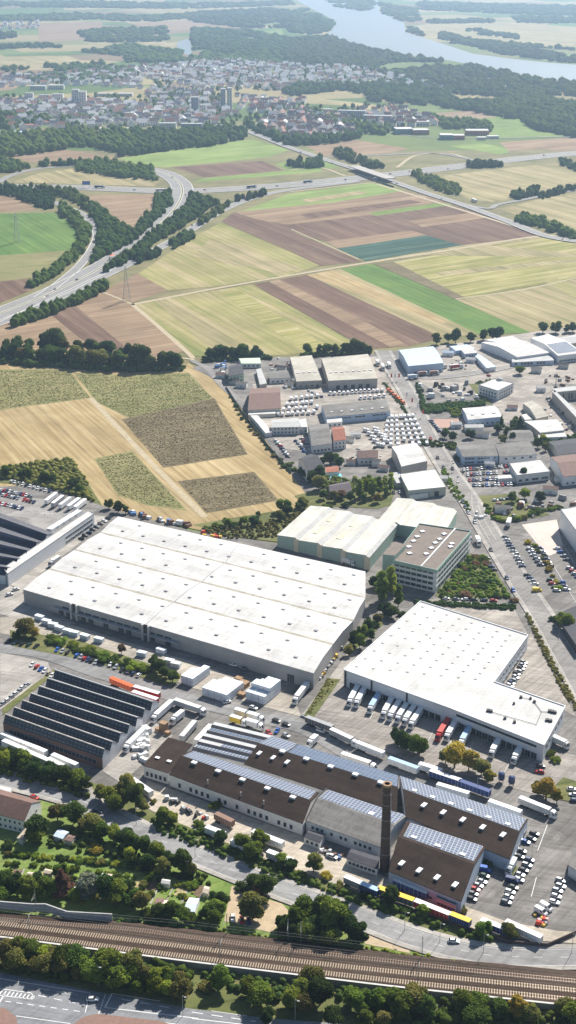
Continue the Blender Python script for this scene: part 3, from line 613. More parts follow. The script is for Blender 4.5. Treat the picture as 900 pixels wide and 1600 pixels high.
def bays(name, label, L, R, h, rise, prof, roofm, wallm, cat='building', steep=None, group=None, gutter=None, parapet=0, over=0, edge=None, roofname='roof', eave=None):
    """L and R: eave / gutter points at the left and right ends of each bay, front first, as seen in the photograph"""
    Lw = [G(*p, h) for p in L]; Rw = [G(*p, h) for p in R]
    ctr = sum(Lw+Rw, Vector())/(2*len(L)); root = empty(name, (ctr.x, ctr.y, 0)); tag(root, label, cat, group)
    P = prof_pts(prof, rise)
    wall, roof, gl = MB(), MB(), MB()
    la, ra = [], []
    for i in range(len(L)-1):
        for j, (t, dz) in enumerate(P):
            if i and j == 0: continue
            la.append(Lw[i].lerp(Lw[i+1], t)+Vector((0, 0, dz))); ra.append(Rw[i].lerp(Rw[i+1], t)+Vector((0, 0, dz)))
    np_ = len(P)-1
    up = Vector((0, 0, .02))
    for k in range(len(la)-1):
        a, b, c, d = la[k]+up, ra[k]+up, ra[k+1]+up, la[k+1]+up
        if over:
            e = (b-a).normalized()*over; a, d = a-e, d-e; b, c = b+e, c+e
        if prof == 'saw' and steep is not None and k % np_ == 0:
            gl.quv(a, b, c, d)
        else:
            roof.quv(a, b, c, d)
    T = .25
    for (a, b) in ((la[0], ra[0]), (ra[-1], la[-1])): 
        roof.quv((a.x, a.y, a.z-T), (b.x, b.y, b.z-T), b+up, a+up)
    for pts, s in ((la, 1), (ra, -1)):
        for a, b in zip(pts, pts[1:]):
            q = [a-Vector((0, 0, T)), a+up, b+up, b-Vector((0, 0, T))]; roof.poly(q if s < 0 else q[::-1])
    # walls, 5 cm inside the roof edge
    def ins(p): v = ctr-p; v.z = 0; v.normalize(); return Vector((p.x+v.x*.12, p.y+v.y*.12, p.z))
    li, ri = [ins(p) for p in la], [ins(p) for p in ra]
    wall.quv((li[0].x, li[0].y, 0), (ri[0].x, ri[0].y, 0), ri[0], li[0]); wall.quv((ri[-1].x, ri[-1].y, 0), (li[-1].x, li[-1].y, 0), li[-1], ri[-1])
    for a, b in zip(ri, ri[1:]): wall.poly([(a.x, a.y, 0), (b.x, b.y, 0), b, a], 0, [(0, 0), ((b-a).length, 0), ((b-a).length, b.z), (0, a.z)])
    for a, b in zip(li, li[1:]): wall.poly([(b.x, b.y, 0), (a.x, a.y, 0), a, b], 0, [(0, 0), ((b-a).length, 0), ((b-a).length, a.z), (0, b.z)])
    w_ = wall.build('wall', wallm, root); r_ = roof.build(roofname, roofm, root)
    if gl.f: gl.build('roof_glazing', steep, root)
    if gutter:
        for i in range(1, len(L)-1):
            a, b = Lw[i], Rw[i]; d = (b-a).normalized(); r = Vector((-d.y, d.x, 0))
            g = MB(); 
            n = 24
            for k in range(n):
                p, q = a+(b-a)*k/n, a+(b-a)*(k+1)/n; w1 = .35+.9*abs(math.sin(k*1.7+i)); w2 = .35+.9*abs(math.sin((k+1)*1.7+i))
                z_ = Vector((0, 0, .06)); g.quv(p-r*w1+z_+Vector((0,0,w1*rise/14)), q-r*w2+z_+Vector((0,0,w2*rise/14)), q+r*w2+z_+Vector((0,0,w2*rise/14)), p+r*w1+z_+Vector((0,0,w1*rise/14)))
            g.build('roof_gutter', gutter, root)
    if parapet:
        pb = MB(); O = [la[0], ra[0], ra[-1], la[-1]]
        for a, b in zip(O, O[1:]+O[:1]):
            d = (b-a); d.z = 0; d.normalize(); r = Vector((-d.y, d.x, 0))*.18
            q = [a-r*.3, b-r*.3, b+r, a+r]
            pb.prism([(p.x, p.y) for p in q], h+.03, h+parapet)
        pb.build('parapet', edge or lgrey, root)
    root['_h'] = h
    return root, Lw, Rw, la, ra
def flatten(p): return Vector((p.x, p.y, 0))
def bump_box(root, name, p, sx, sy, sz, m, rz=0, mtop=None, cache={}):
    k = (name, sx, sy, sz, m.name, mtop.name if mtop else '')
    if k not in cache: cache[k] = MB().box(-sx/2, sx/2, -sy/2, sy/2, 0, sz, 0, 1).mesh(name, [m, mtop or m])
    return reg(link(name, cache[k], root, p-root.location, rz), root)
sky_shade = mat('skylight_shade_side', (.09, .10, .12), .6, .1, 1); sky_top = mat('skylight_dome', (.24, .25, .27), .4, .05, 1)  # shadow side of the skylights is painted in as a dark side colour
def skylights(root, Lw, Rw, rise, rows, n, prof='gable', skip=(), size=(2.0, 1.2, .35), t0=.03, t1=.97, h=None, tops=None, side=None, jitter=0):
    """rows: list of (bay index, position across the bay)"""
    P = prof_pts(prof, rise)
    for (i, t) in rows:
        a = Lw[i].lerp(Lw[i+1], t); b = Rw[i].lerp(Rw[i+1], t)
        for (s0, z0), (s1, z1) in zip(P, P[1:]):
            if s0 <= t <= s1: dz = z0+(z1-z0)*(t-s0)/(s1-s0)
        rz = math.atan2((b-a).y, (b-a).x)
        for k in range(n):
            if random.random() < jitter: continue
            q = a.lerp(b, t0+(t1-t0)*(k+.5)/n)+Vector((0, 0, dz+.02))
            bump_box(root, 'skylight', q, *size, side or sky_shade, rz, tops or sky_top)

# ---- large white warehouse
L = [(36, 921), (77, 889), (117, 859), (157, 832), (185, 807)]; R = [(490, 1052), (520, 1007), (552, 970), (571, 934), (571, 893)]
wh, Lw, Rw, la, ra = bays('warehouse', 'huge white roofed warehouse in four long bays beside the stubble field', L, R, 9, .9, 'gable', wroof, sheet_g, 'warehouse', gutter=dirtyroof)
skylights(wh, Lw, Rw, .9, [(0, .28), (1, .28), (2, .28), (3, .28)], 11, jitter=.03)
skylights(wh, Lw, Rw, .9, [(0, .72), (1, .72), (2, .72), (3, .72)], 11, jitter=.03, t0=.07, t1=1.0)
a = Lw[0].lerp(Rw[0], .452); b = Lw[4].lerp(Rw[4], .512); rb_ = MB()
for i in range(4):
    p = Lw[i].lerp(Rw[i], .452+.015*i); q = Lw[i+1].lerp(Rw[i+1], .452+.015*(i+1)); m_ = (p+q)/2+Vector((0, 0, .9))
    d = (q-p).normalized(); r = Vector((d.y, -d.x, 0))*.35
    for u_, v_ in ((p, m_), (m_, q)):
        z_ = Vector((0, 0, .22)); rb_.quv(u_-r+z_, u_+r+z_, v_+r+z_, v_-r+z_); rb_.quv(u_-r, u_-r+z_, v_-r+z_, v_-r); rb_.quv(u_+r+z_, u_+r, v_+r, v_+r+z_)
rb_.build('fire_wall', lgrey, wh)
fa, fb = flatten(Lw[0]), flatten(Rw[0])
add_windows(wh, fa.lerp(fb, .12), fa.lerp(fb, .57), 4.6, 1.3, 14, 4.5)
add_windows(wh, fa.lerp(fb, .10), fa.lerp(fb, .60), .2, 3.9, 16, 3.6, doorg, dkmetal, 'loading_door', only=[0, 1, 3, 4, 6, 8, 9, 11, 12, 14])
add_windows(wh, fa.lerp(fb, .90), fa.lerp(fb, .96), .1, 4.6, 1, 4.2, doorg, dkmetal, 'loading_door')
dn = (fb-fa).normalized(); nrm = Vector((dn.y, -dn.x, 0))
for t in (.197, .455):
    p = fa.lerp(fb, t); m_ = MB(); 
    for s in (-2.0, 2.0):
        c = p+dn*s+nrm*1.0; m_.prism([(c+dn*x+nrm*y)[:2] for x, y in ((-.6, -1), (.6, -1), (.6, .6), (-.6, .6))], 0, 9.3)
    m_.prism([(p+dn*x+nrm*y)[:2] for x, y in ((-2, 0), (2, 0), (2, .5), (-2, .5))], 3, 9.2, 1); m_.build('stair_tower', [lgrey, dkmetal], wh)
cn = MB(); cn.prism([(fa.lerp(fb, .12)+nrm*.05)[:2], (fa.lerp(fb, .57)+nrm*.05)[:2], (fa.lerp(fb, .57)+nrm*2.2)[:2], (fa.lerp(fb, .12)+nrm*2.2)[:2]], 4.2, 4.45); cn.build('canopy', lgrey, wh)

# ---- white L-shaped logistics hall
h = 9; Lp = [(537, 1047), (657, 940), (825, 993), (772, 1066), (883, 1104), (850, 1165), (700, 1106)]
W = [G(*p, h) for p in Lp]; ctr = sum(W, Vector())/len(W); ctr.z = 0
lh = empty('logistics_hall', ctr); tag(lh, 'white L-shaped logistics hall with docked trucks below its front edge', 'warehouse')
MB().prism([p[:2] for p in [q.lerp(Vector((ctr.x, ctr.y, q.z)), .002) for q in W]], 0, h-.02).build('wall', sheet_w, lh)
MB().prism([p[:2] for p in W], h-.4, h+.05).build('roof', wroof, lh)
pb = MB()
for a, b in zip(W, W[1:]+W[:1]):
    d = (b-a).normalized(); r = Vector((d.y, -d.x, 0))*.2; pb.prism([(a-r)[:2], (b-r)[:2], (b+r)[:2], (a+r)[:2]], h+.06, h+.55)
pb.build('parapet', mat('white_edge', (.8, .8, .8), .6, .03, 1), lh)
for i in range(9):
    for j in range(8):
        px = G(545+ i*13.5+j*17.0+4, 1046-i*11.9+j*8.2, h)
        s = (i+.5)/9; t = (j+.5)/8.6
        q = W[0].lerp(W[1], s).lerp(G(770, 1069, h).lerp(G(822, 997, h), s), t)
        bump_box(lh, 'skylight', Vector((q.x, q.y, h+.06)), 1.3, 1.0, .22, sky_top, math.atan2((W[6]-W[0]).y, (W[6]-W[0]).x), lgrey)
for x, y, s in ((763, 1111, 1.3), (767, 1112, 1.3), (789, 1123, 1), (804, 1129, 1), (814, 1090, 1), (829, 1092, .8), (835, 1097, 1), (859, 1112, 1.2), (863, 1113, 1.4), (867, 1114, 1.2), (855, 1126, 1.3), (860, 1127, 1.3), (803, 1100, .8)):
    bump_box(lh, 'roof_vent', G(x, y, h+.06), s*1.2, s*1.2, 1.0, dkmetal, 0, dkmetal)
for A_, B_ in (((763, 1111), (838, 1132)), ((838, 1132), (846, 1112)), ((846, 1112), (835, 1097)), ((846, 1112), (864, 1113)), ((829, 1092), (814, 1090))):
    m_ = MB(); m_.tube(G(*A_, h+.4), G(*B_, h+.4), .13, n=6); m_.build('roof_pipe', dkmetal, lh)
f0, f1, f2 = flatten(W[0]), flatten(W[6]), flatten(W[5])
add_windows(lh, f0, f1, .3, 3.2, 16, 3.0, doorg, dkmetal, 'loading_door'); add_windows(lh, f1, f2, .3, 3.2, 14, 3.0, doorg, dkmetal, 'loading_door')
add_windows(lh, f1.lerp(f2, .05), f1.lerp(f2, .97), 6.4, 1.1, 22, 3.2, name='window', frame=dkmetal)
for t in (.02, .28, .62):
    p = f0.lerp(f1, t); m_ = MB(); d = (f1-f0).normalized(); n_ = Vector((d.y, -d.x, 0)); m_.prism([(p+d*x+n_*y)[:2] for x, y in ((-.4, .1), (.4, .1), (.4, .35), (-.4, .35))], 0, 9); m_.build('downpipe', dkmetal, lh)
add_windows(lh, flatten(W[5]), flatten(W[4]), 5.2, 1.4, 6, 2.6, frame=dkmetal); add_windows(lh, flatten(W[3]), flatten(W[2]), 5.2, 1.4, 10, 2.6)
add_windows(lh, flatten(W[3]), flatten(W[2]), 1.2, 1.4, 10, 2.6)

# ---- cream zigzag hall and its rear wing
zg, Lw, Rw, la, ra = bays('production_hall', 'cream roofed hall with green walls and slanted raised ridges', [(433, 836), (466, 844), (503, 853), (540, 862), (577, 872)][::1], [(485, 790), (520, 796), (553, 803), (588, 811), (622, 819)], 8, 1.2, 'late', cream, greenw, 'factory')
for i in range(4):
    a, b = Lw[i].lerp(Lw[i+1], .84)+Vector((0, 0, 1.2)), Rw[i].lerp(Rw[i+1], .84)+Vector((0, 0, 1.2)); c, d_ = Lw[i+1], Rw[i+1]
    m_ = MB(); up = Vector((0, 0, .06)); m_.quv(a+up, c+up, d_+up, b+up); m_.build('ridge_glazing', lgrey, zg)
    c0 = flatten(Lw[i].lerp(Lw[i+1], .8)); c1 = flatten(Lw[i+1].lerp(Lw[i], -.02)); m_ = MB(); d = (c1-c0).normalized(); n_ = Vector((d.y, -d.x, 0))
    m_.prism([(c0+n_*-.2)[:2], (c1+n_*-.2)[:2], (c1+n_*.3)[:2], (c0+n_*.3)[:2]], 0, 8.6); m_.build('gable_panel', mat('cream_panel', (.62, .56, .40), .8, .08, .5), zg)
    for s, w_ in ((.35, 12), (.7, 8)):
        if i in (1, 2): q = Lw[i].lerp(Lw[i+1], .45).lerp(Rw[i].lerp(Rw[i+1], .45), s); bump_box(zg, 'roof_panel', q+Vector((0, 0, .68)), 4.5, w_, .1, mat('rooflight_yellow', (.60, .55, .38), .6, .2, .5), math.atan2((Lw[i+1]-Lw[i]).y, (Lw[i+1]-Lw[i]).x))
zh, Lw, Rw, la, ra = bays('production_hall', 'cream roofed rear hall touching the green office block', [(590, 814), (625, 820), (657, 828), (692, 838)], [(620, 778), (650, 783), (683, 790), (714, 799)], 8, 1.2, 'late', cream, greenw, 'factory')
# ---- office block
h = 14
ob, Lw, Rw, la, ra = bays('office_block', 'four storey green and white office block with brown flat roof', [(612, 876), (655, 819)], [(682, 892), (736, 831)], h, 0, 'flat', mat('brown_gravel_roof', (.21, .175, .15), .95, .15, .3, detail=8), plaster, 'office', parapet=.7, edge=mat('green_edge', (.36, .50, .43), .6, .05, 1))
A, B, D, E = flatten(Lw[0]), flatten(Rw[0]), flatten(Lw[1]), flatten(Rw[1])
for f in range(4):
    add_windows(ob, A, B, 1.4+3.3*f, 1.7, 7, 3.1, frame=mat('green_frame', (.16, .30, .24), .6, .1, 1)); add_windows(ob, B, E, 1.4+3.3*f, 1.6, 12, 3.4, frame=mat('green_frame', (.16, .30, .24)))
def band(root, a, b, z0, z1, d, m, name='facade_band'):
    e = (b-a).normalized(); n_ = Vector((e.y, -e.x, 0)); m_ = MB(); m_.prism([(a+n_*.01)[:2], (b+n_*.01)[:2], (b+n_*d)[:2], (a+n_*d)[:2]], z0, z1); return m_.build(name, m, root)
band(ob, A, B, 12.4, 14.2, .2, greenw); band(ob, B, E, 12.4, 14.2, .2, greenw)
for f in range(1, 4): band(ob, B, E, 3.3*f-.2, 3.3*f+1.1, .18, plaster)
m_ = MB(); a, b = Lw[0].lerp(Rw[0], .66), Lw[1].lerp(Rw[1], .70); r = (Rw[0]-Lw[0]).normalized()*.4; m_.prism([(a-r)[:2], (a+r)[:2], (b+r)[:2], (b-r)[:2]], h+.03, h+.9); m_.build('roof_wall', plaster, ob)
for x, y in ((660, 831), (652, 839), (646, 846), (639, 855), (640, 865), (694, 835), (687, 843), (680, 849), (674, 857), (666, 866), (706, 850), (704, 855)): bump_box(ob, 'skylight', G(x, y, h+.05), 2.6, 2.6, .6, sheet_w, .4, mat('white_dome', (.8, .8, .8), .4, .02, 1))
P = [G(*p, 17) for p in ((598, 866), (617, 868), (634, 851), (617, 846))]; m_ = MB(); m_.prism([p[:2] for p in P], 0, 17, 0, 1); m_.build('stair_tower', [greenw, mat('brown_gravel_roof', (.2, .17, .15))], ob)

# ---- left complex
sl, Lw, Rw, la, ra = bays('sawtooth_hall', 'dark sawtooth hall behind the long white wing at the left edge', [(-130, 884), (-120, 865), (-100, 843), (-80, 822), (-60, 802), (-45, 784)][0:6], [(8, 899), (24, 885), (39, 872), (54, 859), (69, 847), (86, 834)], 6, 3.4, 'saw', mat('sawtooth_back', (.10, .10, .115), .9, .25, .5), sheet_w, 'factory', steep=mat('dark_glazing', (.03, .035, .06), .4, .3, .2))
wl, Lw, Rw, la, ra = bays('office_wing', 'long narrow white wing beside the delivery lane on the left', [(5, 888), (88, 838)][::1] and [(12, 897), (5, 888)], [(147, 803), (139, 798)], 8, 0, 'flat', wroof, sheet_w, 'building', parapet=.4, edge=lgrey)
A, B = flatten(Lw[0]), flatten(Rw[0]); add_windows(wl, A.lerp(B, .62), B, 4.6, 1.3, 12, 2.4); add_windows(wl, A.lerp(B, .62), B, 1.4, 1.5, 12, 2.4)
for k in range(5): bump_box(wl, 'roof_unit', G(82+k*9.5, 828-k*6.0, 5), 7, 4.0, 2.0, sheet_w, pxdir(5, 888, 139, 798))
# ---- brick sawtooth factory
rl = [(85, 1048), (73, 1061), (60, 1073), (47, 1084), (34, 1095), (21, 1106), (7, 1117)]; rr = [(235, 1097), (223, 1108), (212, 1122), (199, 1133), (185, 1147), (172, 1160), (160, 1171)]
Lq = [(x-2, y+12) for x, y in rl][::-1]+[(94, 1046)]; Rq = [(x+0, y+13) for x, y in rr][::-1]+[(249, 1097)]
sf, Lw, Rw, la, ra = bays('sawtooth_factory', 'old red brick factory with seven dark sawtooth roofs', Lq, Rq, 6, 3.5, 'saw', mat('sawtooth_back', (.10, .10, .115), .9, .25, .5), mat('dull_white_wall', (.52, .52, .54), .9, .12, .3), 'factory', steep=sawglass)
for i in range(7):
    a, b = Lw[i].lerp(Lw[i+1], .30)+Vector((0, 0, 3.52)), Rw[i].lerp(Rw[i+1], .30)+Vector((0, 0, 3.52))
    m_ = MB(); d = Vector((0, .35, 0)); z_ = Vector((0, 0, .12)); m_.quv(a-d+z_, b-d+z_, b+d+z_, a+d+z_); m_.quv(a-d-z_*3, b-d-z_*3, b-d+z_, a-d+z_); m_.build('ridge_cap', mat('pale_ridge', (.40, .37, .35), .8, .3, .4) if i < 3 else lgrey, sf)
A, B = flatten(Lw[0]), flatten(Rw[0])
m_ = MB(); d = (B-A).normalized(); n_ = Vector((d.y, -d.x, 0)); m_.quv(A+n_*.15, B+n_*.15, B+n_*.15+Vector((0, 0, 5.9)), A+n_*.15+Vector((0, 0, 5.9))); m_.build('brick_front', brickw, sf)
add_windows(sf, A+n_*.14, B+n_*.14, 1.6, 2.2, 22, 2.2)
# ---- small building beside it and the sheds around the works
def simple(name, label, quad, h, rise, roofm, wallm, prof='gable', cat='building', win=(0, 0), wz=1.2, wh_=1.4, ww=1.6, win2=0, sky=0, parapet=0, doors=0, floors=1, group=None):
    fl_, bl_, br_, fr_ = quad
    root, Lw, Rw, la, ra = bays(name, label, [fl_, bl_], [fr_, br_], h, rise, prof, roofm, wallm, cat, parapet=parapet, group=group)
    A, B, E, D = flatten(Lw[0]), flatten(Rw[0]), flatten(Rw[1]), flatten(Lw[1])
    for f in range(floors):
        if win[0]: add_windows(root, A, B, wz+f*2.9, wh_, win[0], ww, only=None if win[0] < 9 else [k for k in range(win[0]) if (k*7+len(label)) % 5 != 0 and (k*3+len(label)) % 11 != 1])
        if win2: add_windows(root, B, E, wz+f*2.9, wh_, win2, ww); add_windows(root, D, A, wz+f*2.9, wh_, win2, ww)
    if doors: add_windows(root, A, B, .1, min(3.6, h-1.2), doors, 3.2, doorg, dkmetal, 'roller_door', margin=.12)
    if sky: skylights(root, Lw, Rw, rise, [(0, .5 if prof == 'flat' else .3)], sky, prof=prof, size=(2.2, 1.6, .5), tops=mat('white_dome', (.8, .8, .8)))
    return root, Lw, Rw
# solar works
def solar_on(root, Lw, Rw, rise, t0, t1, s0=.01, s1=.99, m=None, prof='gable', i=0):
    P = prof_pts(prof, rise)
    def at(s, t):
        for (a0, z0), (a1, z1) in zip(P, P[1:]):
            if a0 <= t <= a1: dz = z0+(z1-z0)*(t-a0)/(a1-a0)
        return Lw[i].lerp(Lw[i+1], t).lerp(Rw[i].lerp(Rw[i+1], t), s)+Vector((0, 0, dz+.18))
    a, b, c, d = at(s0, t0), at(s1, t0), at(s1, t1), at(s0, t1); m_ = MB(); m_.quv(a, b, c, d)
    z_ = Vector((0, 0, .12)); m_.quv(a-z_, b-z_, b, a, 1); m_.quv(b-z_, c-z_, c, b, 1); m_.quv(d-z_, a-z_, a, d, 1)
    m_.build('solar_array', [m or solar, frame_m], root)
wd = mat('white_dome', (.8, .8, .8))
s0, Lw, Rw = simple('workshop', 'white walled workshop with brown hipped felt roof at the west end of the solar works', [(224, 1196), (263, 1152), (301, 1163), (263, 1208)], 6, .4, felt, plaster, 'gable', win=(5, 0), ww=1.4, wh_=2.2, sky=2)
s1, Lw, Rw = simple('factory_shed', 'long shed of the solar works, brown felt front slope above the white wall', [(264, 1210), (300, 1172), (499, 1238), (473, 1287)], 6, 3.4, felt, plaster, win=(20, 0), ww=1.5, wh_=2.2, cat='factory')
solar_on(s1, Lw, Rw, 3.4, .52, .98, .02, .98); skylights(s1, Lw, Rw, 3.4, [(0, .43)], 5, size=(2.6, 1.8, .8), side=sheet_w, tops=wd)
for s in (.55, .72, .3): bump_box(s1, 'chimney_stub', Lw[0].lerp(Rw[0], s)+Vector((0, 2.5, .6)), .5, .5, 2.2, lgrey)
s2, Lw, Rw = simple('factory_shed', 'grey fibre cement shed in the middle of the solar works beside the chimney', [(478, 1282), (512, 1232), (636, 1274), (597, 1325)], 6, 3, greyr, plaster, win=(14, 0), ww=1.3, wh_=1.5, wz=3, cat='factory')
solar_on(s2, Lw, Rw, 3, .54, .98, .02, .98); skylights(s2, Lw, Rw, 3, [(0, .6)], 1, size=(2.4, 2, .6), side=sheet_w, tops=wd, t0=.55, t1=.8)
m_ = MB(); a = Lw[0]; b = Lw[1]; mid = (a+b)/2+Vector((0, 0, 3)); 
for u_, v_ in ((a, mid), (mid, b)): m_.quv(u_+Vector((-.3, 0, -.5)), v_+Vector((-.3, 0, -.5)), v_+Vector((-.3, 0, .5)), u_+Vector((-.3, 0, .5))); m_.quv(v_+Vector((.2, 0, -.5)), u_+Vector((.2, 0, -.5)), u_+Vector((.2, 0, .5)), v_+Vector((.2, 0, .5))); m_.quv(u_+Vector((-.3, 0, .5)), v_+Vector((-.3, 0, .5)), v_+Vector((.2, 0, .5)), u_+Vector((.2, 0, .5)))
m_.build('fire_wall', dkmetal, s2)
s3, Lw, Rw = simple('factory_shed', 'brown shed of the solar works with plain slate-blue panels on its back slope', [(381, 1194), (425, 1150), (623, 1212), (620, 1272)], 6.2, 3.4, felt, plaster, cat='factory')
solar_on(s3, Lw, Rw, 3.4, .52, .99, .22, .995, solar2); solar_on(s3, Lw, Rw, 3.4, .52, .99, .005, .21)
skylights(s3, Lw, Rw, 3.4, [(0, .48)], 5, size=(2.6, 2, .8), side=sheet_w, tops=wd, t0=.1); skylights(s3, Lw, Rw, 3.4, [(0, .3)], 3, size=(1.6, 3, .6), side=sheet_w, tops=wd, t0=.0, t1=.3)
s4, Lw, Rw = simple('factory_shed', 'brown shed of the solar works ending beside the car park', [(634, 1277), (624, 1212), (825, 1280), (797, 1343)], 6.2, 3.4, felt, mat('blue_grey_cladding', (.42, .48, .56), .7, .06, .4), cat='factory')
solar_on(s4, Lw, Rw, 3.4, .52, .99, .005, .99); skylights(s4, Lw, Rw, 3.4, [(0, .34)], 5, size=(1.8, 3.2, .6), side=sheet_w, tops=wd, t0=.1); skylights(s4, Lw, Rw, 3.4, [(0, .58)], 6, size=(2.2, 1.5, .7), side=sheet_w, tops=wd)
add_windows(s4, flatten(Rw[0]), flatten(Rw[1]), 1.2, 2.2, 5, 3)
s5, Lw, Rw = simple('factory_shed', 'brown shed of the solar works in front of the chimney with a strip of panels', [(607, 1361), (635, 1282), (760, 1322), (721, 1409)], 6, 4, felt, mat('blue_grey_cladding', (.42, .48, .56)), cat='factory', win=(6, 0), ww=2.6)
solar_on(s5, Lw, Rw, 4, .56, .97, .06, .97); skylights(s5, Lw, Rw, 4, [(0, .16)], 4, size=(1.8, 3.2, .6), side=sheet_w, tops=wd, t0=.02, t1=.98); skylights(s5, Lw, Rw, 4, [(0, .60)], 3, size=(2.6, 1.4, .8), side=sheet_w, tops=wd)
L6 = [(300+i*7.2, 1172-i*8.8) for i in range(6)]; R6 = [(386+i*8.4, 1193-i*8.6) for i in range(6)]
s6, Lw, Rw, la, ra = bays('factory_shed', 'pale shed of the solar works with black glazing strips in five short sawteeth', L6, R6, 6, .8, 'saw', ribbed, plaster, 'factory', steep=dark)
solar_on(s6, Lw, Rw, .8, .35, .98, .02, .98, prof='saw', i=0); solar_on(s6, Lw, Rw, .8, .35, .98, .4, .98, prof='saw', i=1); solar_on(s6, Lw, Rw, .8, .4, .9, .02, .98, solar2, prof='saw', i=3)
simple('shed', 'small white lean-to with dark roof standing before the grey factory shed', [(475, 1308), (484, 1297), (508, 1304), (500, 1317)], 3.5, .8, dark, plaster, cat='shed', win=(3, 0), ww=1.2)
simple('shed', 'long dark roofed lean-to beside the foot of the chimney', [(541, 1341), (549, 1326), (595, 1340), (590, 1358)], 3.5, .8, dark, plaster, cat='shed', win=(7, 0), ww=1.4)
simple('shed', 'pale brick gatehouse with dark flat roof beside the yellow trailer', [(681, 1403), (687, 1394), (717, 1404), (713, 1416)], 4, 0, dark, mat('pink_brick', (.55, .40, .34), .9, .1, .5), 'flat', cat='shed', win=(5, 0), parapet=.4)
# chimney
base = G(601, 1359); ch = empty('factory_chimney', (base.x, base.y, 0)); tag(ch, 'tall round dark brick chimney rising from the solar works', 'chimney')
chb = brick_mat('sooty_brick', (.085, .055, .045), (.13, .085, .065), (.10, .08, .07), .5, .3, .03, .9, spec=.2, offset=.5)
m_ = MB(); Hc = 40.5; m_.tube((base.x, base.y, 0), (base.x, base.y, Hc), 2.1, 1.55, 28, cap=False); m_.build('shaft', chb, ch)
m_ = MB(); n = 28
for (r0, z0), (r1, z1) in zip([(1.56, Hc-1.2), (1.85, Hc-1.0), (1.85, Hc), (1.1, Hc), (1.0, Hc-5)], [(1.85, Hc-1.0), (1.85, Hc), (1.1, Hc), (1.0, Hc-5), (0, Hc-5)]):
    for k in range(n):
        c = lambda r, z, q: (base.x+r*cos(2*pi*q/n), base.y+r*sin(2*pi*q/n), z); m_.poly([c(r0, z0, k), c(r0, z0, k+1), c(r1, z1, k+1), c(r1, z1, k)], 0 if r0 != 1.0 and r1 != 1.0 else 1)
m_.build('crown', [mat('rust_rim', (.38, .24, .14), .9, .2, 1), dkmetal], ch)
for z_ in (8, 16, 24, 31, 36): m_ = MB(); r = 2.1-.55*z_/Hc+.05; m_.tube((base.x, base.y, z_), (base.x, base.y, z_+.3), r, r, 28, cap=True); m_.build('iron_band', mat('iron', (.25, .23, .22), .6, .2, 1), ch)
m_ = MB(); m_.tube((base.x+2.0, base.y-1.2, 2), (base.x+1.5, base.y-1.0, 36), .12, n=6); m_.build('ladder', mat('pale_metal', (.6, .6, .6), .5, .1, 1), ch)

# ---- buildings of the estate
S = simple
S('storage_hall', 'cream flat roofed hall standing left of the wider cream hall', [(463, 596), (453, 558), (487, 555), (503, 594)], 6, .8, beige, concw, sky=4, win=(4, 0), cat='warehouse')
S('storage_hall', 'wide cream roofed hall at the north edge near the fields', [(513, 595), (502, 560), (575, 553), (590, 591)], 8, 1, beige, concw, sky=8, doors=5, cat='warehouse')
S('workshop', 'low white workshop with pale green roof by the tree row', [(377, 568), (373, 560), (406, 559), (408, 568)], 4, .6, greenr, plaster, win=(4, 0))
S('shed', 'narrow pale roofed shed south of the green roofed workshop', [(406, 601), (400, 577), (408, 575), (417, 599)], 3.5, 0, lgrey, concw, 'flat', cat='shed')
S('house', 'green walled house with dark gable roof at the field corner', [(357, 588), (357, 572), (376, 568), (381, 584)], 7, 3, dark, mat('pale_green_wall', (.45, .55, .42), .9, .1, .4), win=(4, 0), floors=2, ww=1.1, cat='house')
S('workshop', 'grey gabled workshop between the narrow shed and the cream halls', [(421, 592), (423, 581), (447, 578), (454, 590)], 4.5, 2, greyr, plaster, win=(4, 0))
S('barn', 'large barn with brown tiled front slope and dark rear slope', [(387, 641), (392, 607), (437, 605), (439, 638)], 5, 4.5, brownr, beigew, win=(6, 0), cat='barn')
S('shed', 'thin white canopy in front of the large barn', [(388, 648), (388, 643), (430, 641), (431, 646)], 3, 0, wroof, beigew, 'flat', cat='shed')
S('shed', 'long white roofed shelter along the field fence', [(415, 677), (391, 649), (403, 649), (425, 675)], 3.5, .5, wroof, plaster, cat='shed')
S('office', 'white two storey office with grey roof amid the caravans', [(424, 668), (424, 656), (467, 653), (469, 667)], 6, 1, lgrey, plaster, win=(7, 0), floors=2, ww=1.2, cat='office')
S('office', 'white annex joined to the grey roofed office', [(470, 667), (467, 656), (478, 654), (480, 667)], 5, .5, wroof, plaster, win=(2, 0), floors=1, cat='office')
S('house', 'dark grey gabled hall left of the red tiled house', [(487, 697), (481, 664), (512, 662), (519, 693)], 6, 3.5, greyr, plaster, win=(5, 0), cat='building')
S('house', 'white house with steep red tiled roof', [(521, 689), (517, 668), (535, 666), (541, 687)], 7, 3.5, redr, plaster, win=(3, 0), floors=2, ww=1, win2=3, cat='house')
S('house', 'white gabled house with dark roof nearest the stubble field', [(480, 736), (466, 718), (484, 709), (508, 730)], 8, 4, dark, plaster, win=(5, 0), floors=2, ww=1, win2=2, cat='house')
S('house', 'small white house with brown roof beside the caravan lot', [(560, 716), (557, 705), (590, 703), (591, 715)], 5, 3, brownr, plaster, win=(4, 0), ww=1.2, cat='house')
S('bungalow', 'dark hip roofed bungalow among trees below the pool', [(516, 772), (513, 758), (545, 752), (550, 768)], 3.5, 2.5, mat('slate_roof', (.12, .10, .11), .9, .2, .6), plaster, win=(5, 0), ww=1.2, cat='house')
S('shed', 'red roofed shed beside the swimming pool', [(509, 738), (508, 730), (529, 728), (530, 737)], 3, .5, redr, plaster, cat='shed')
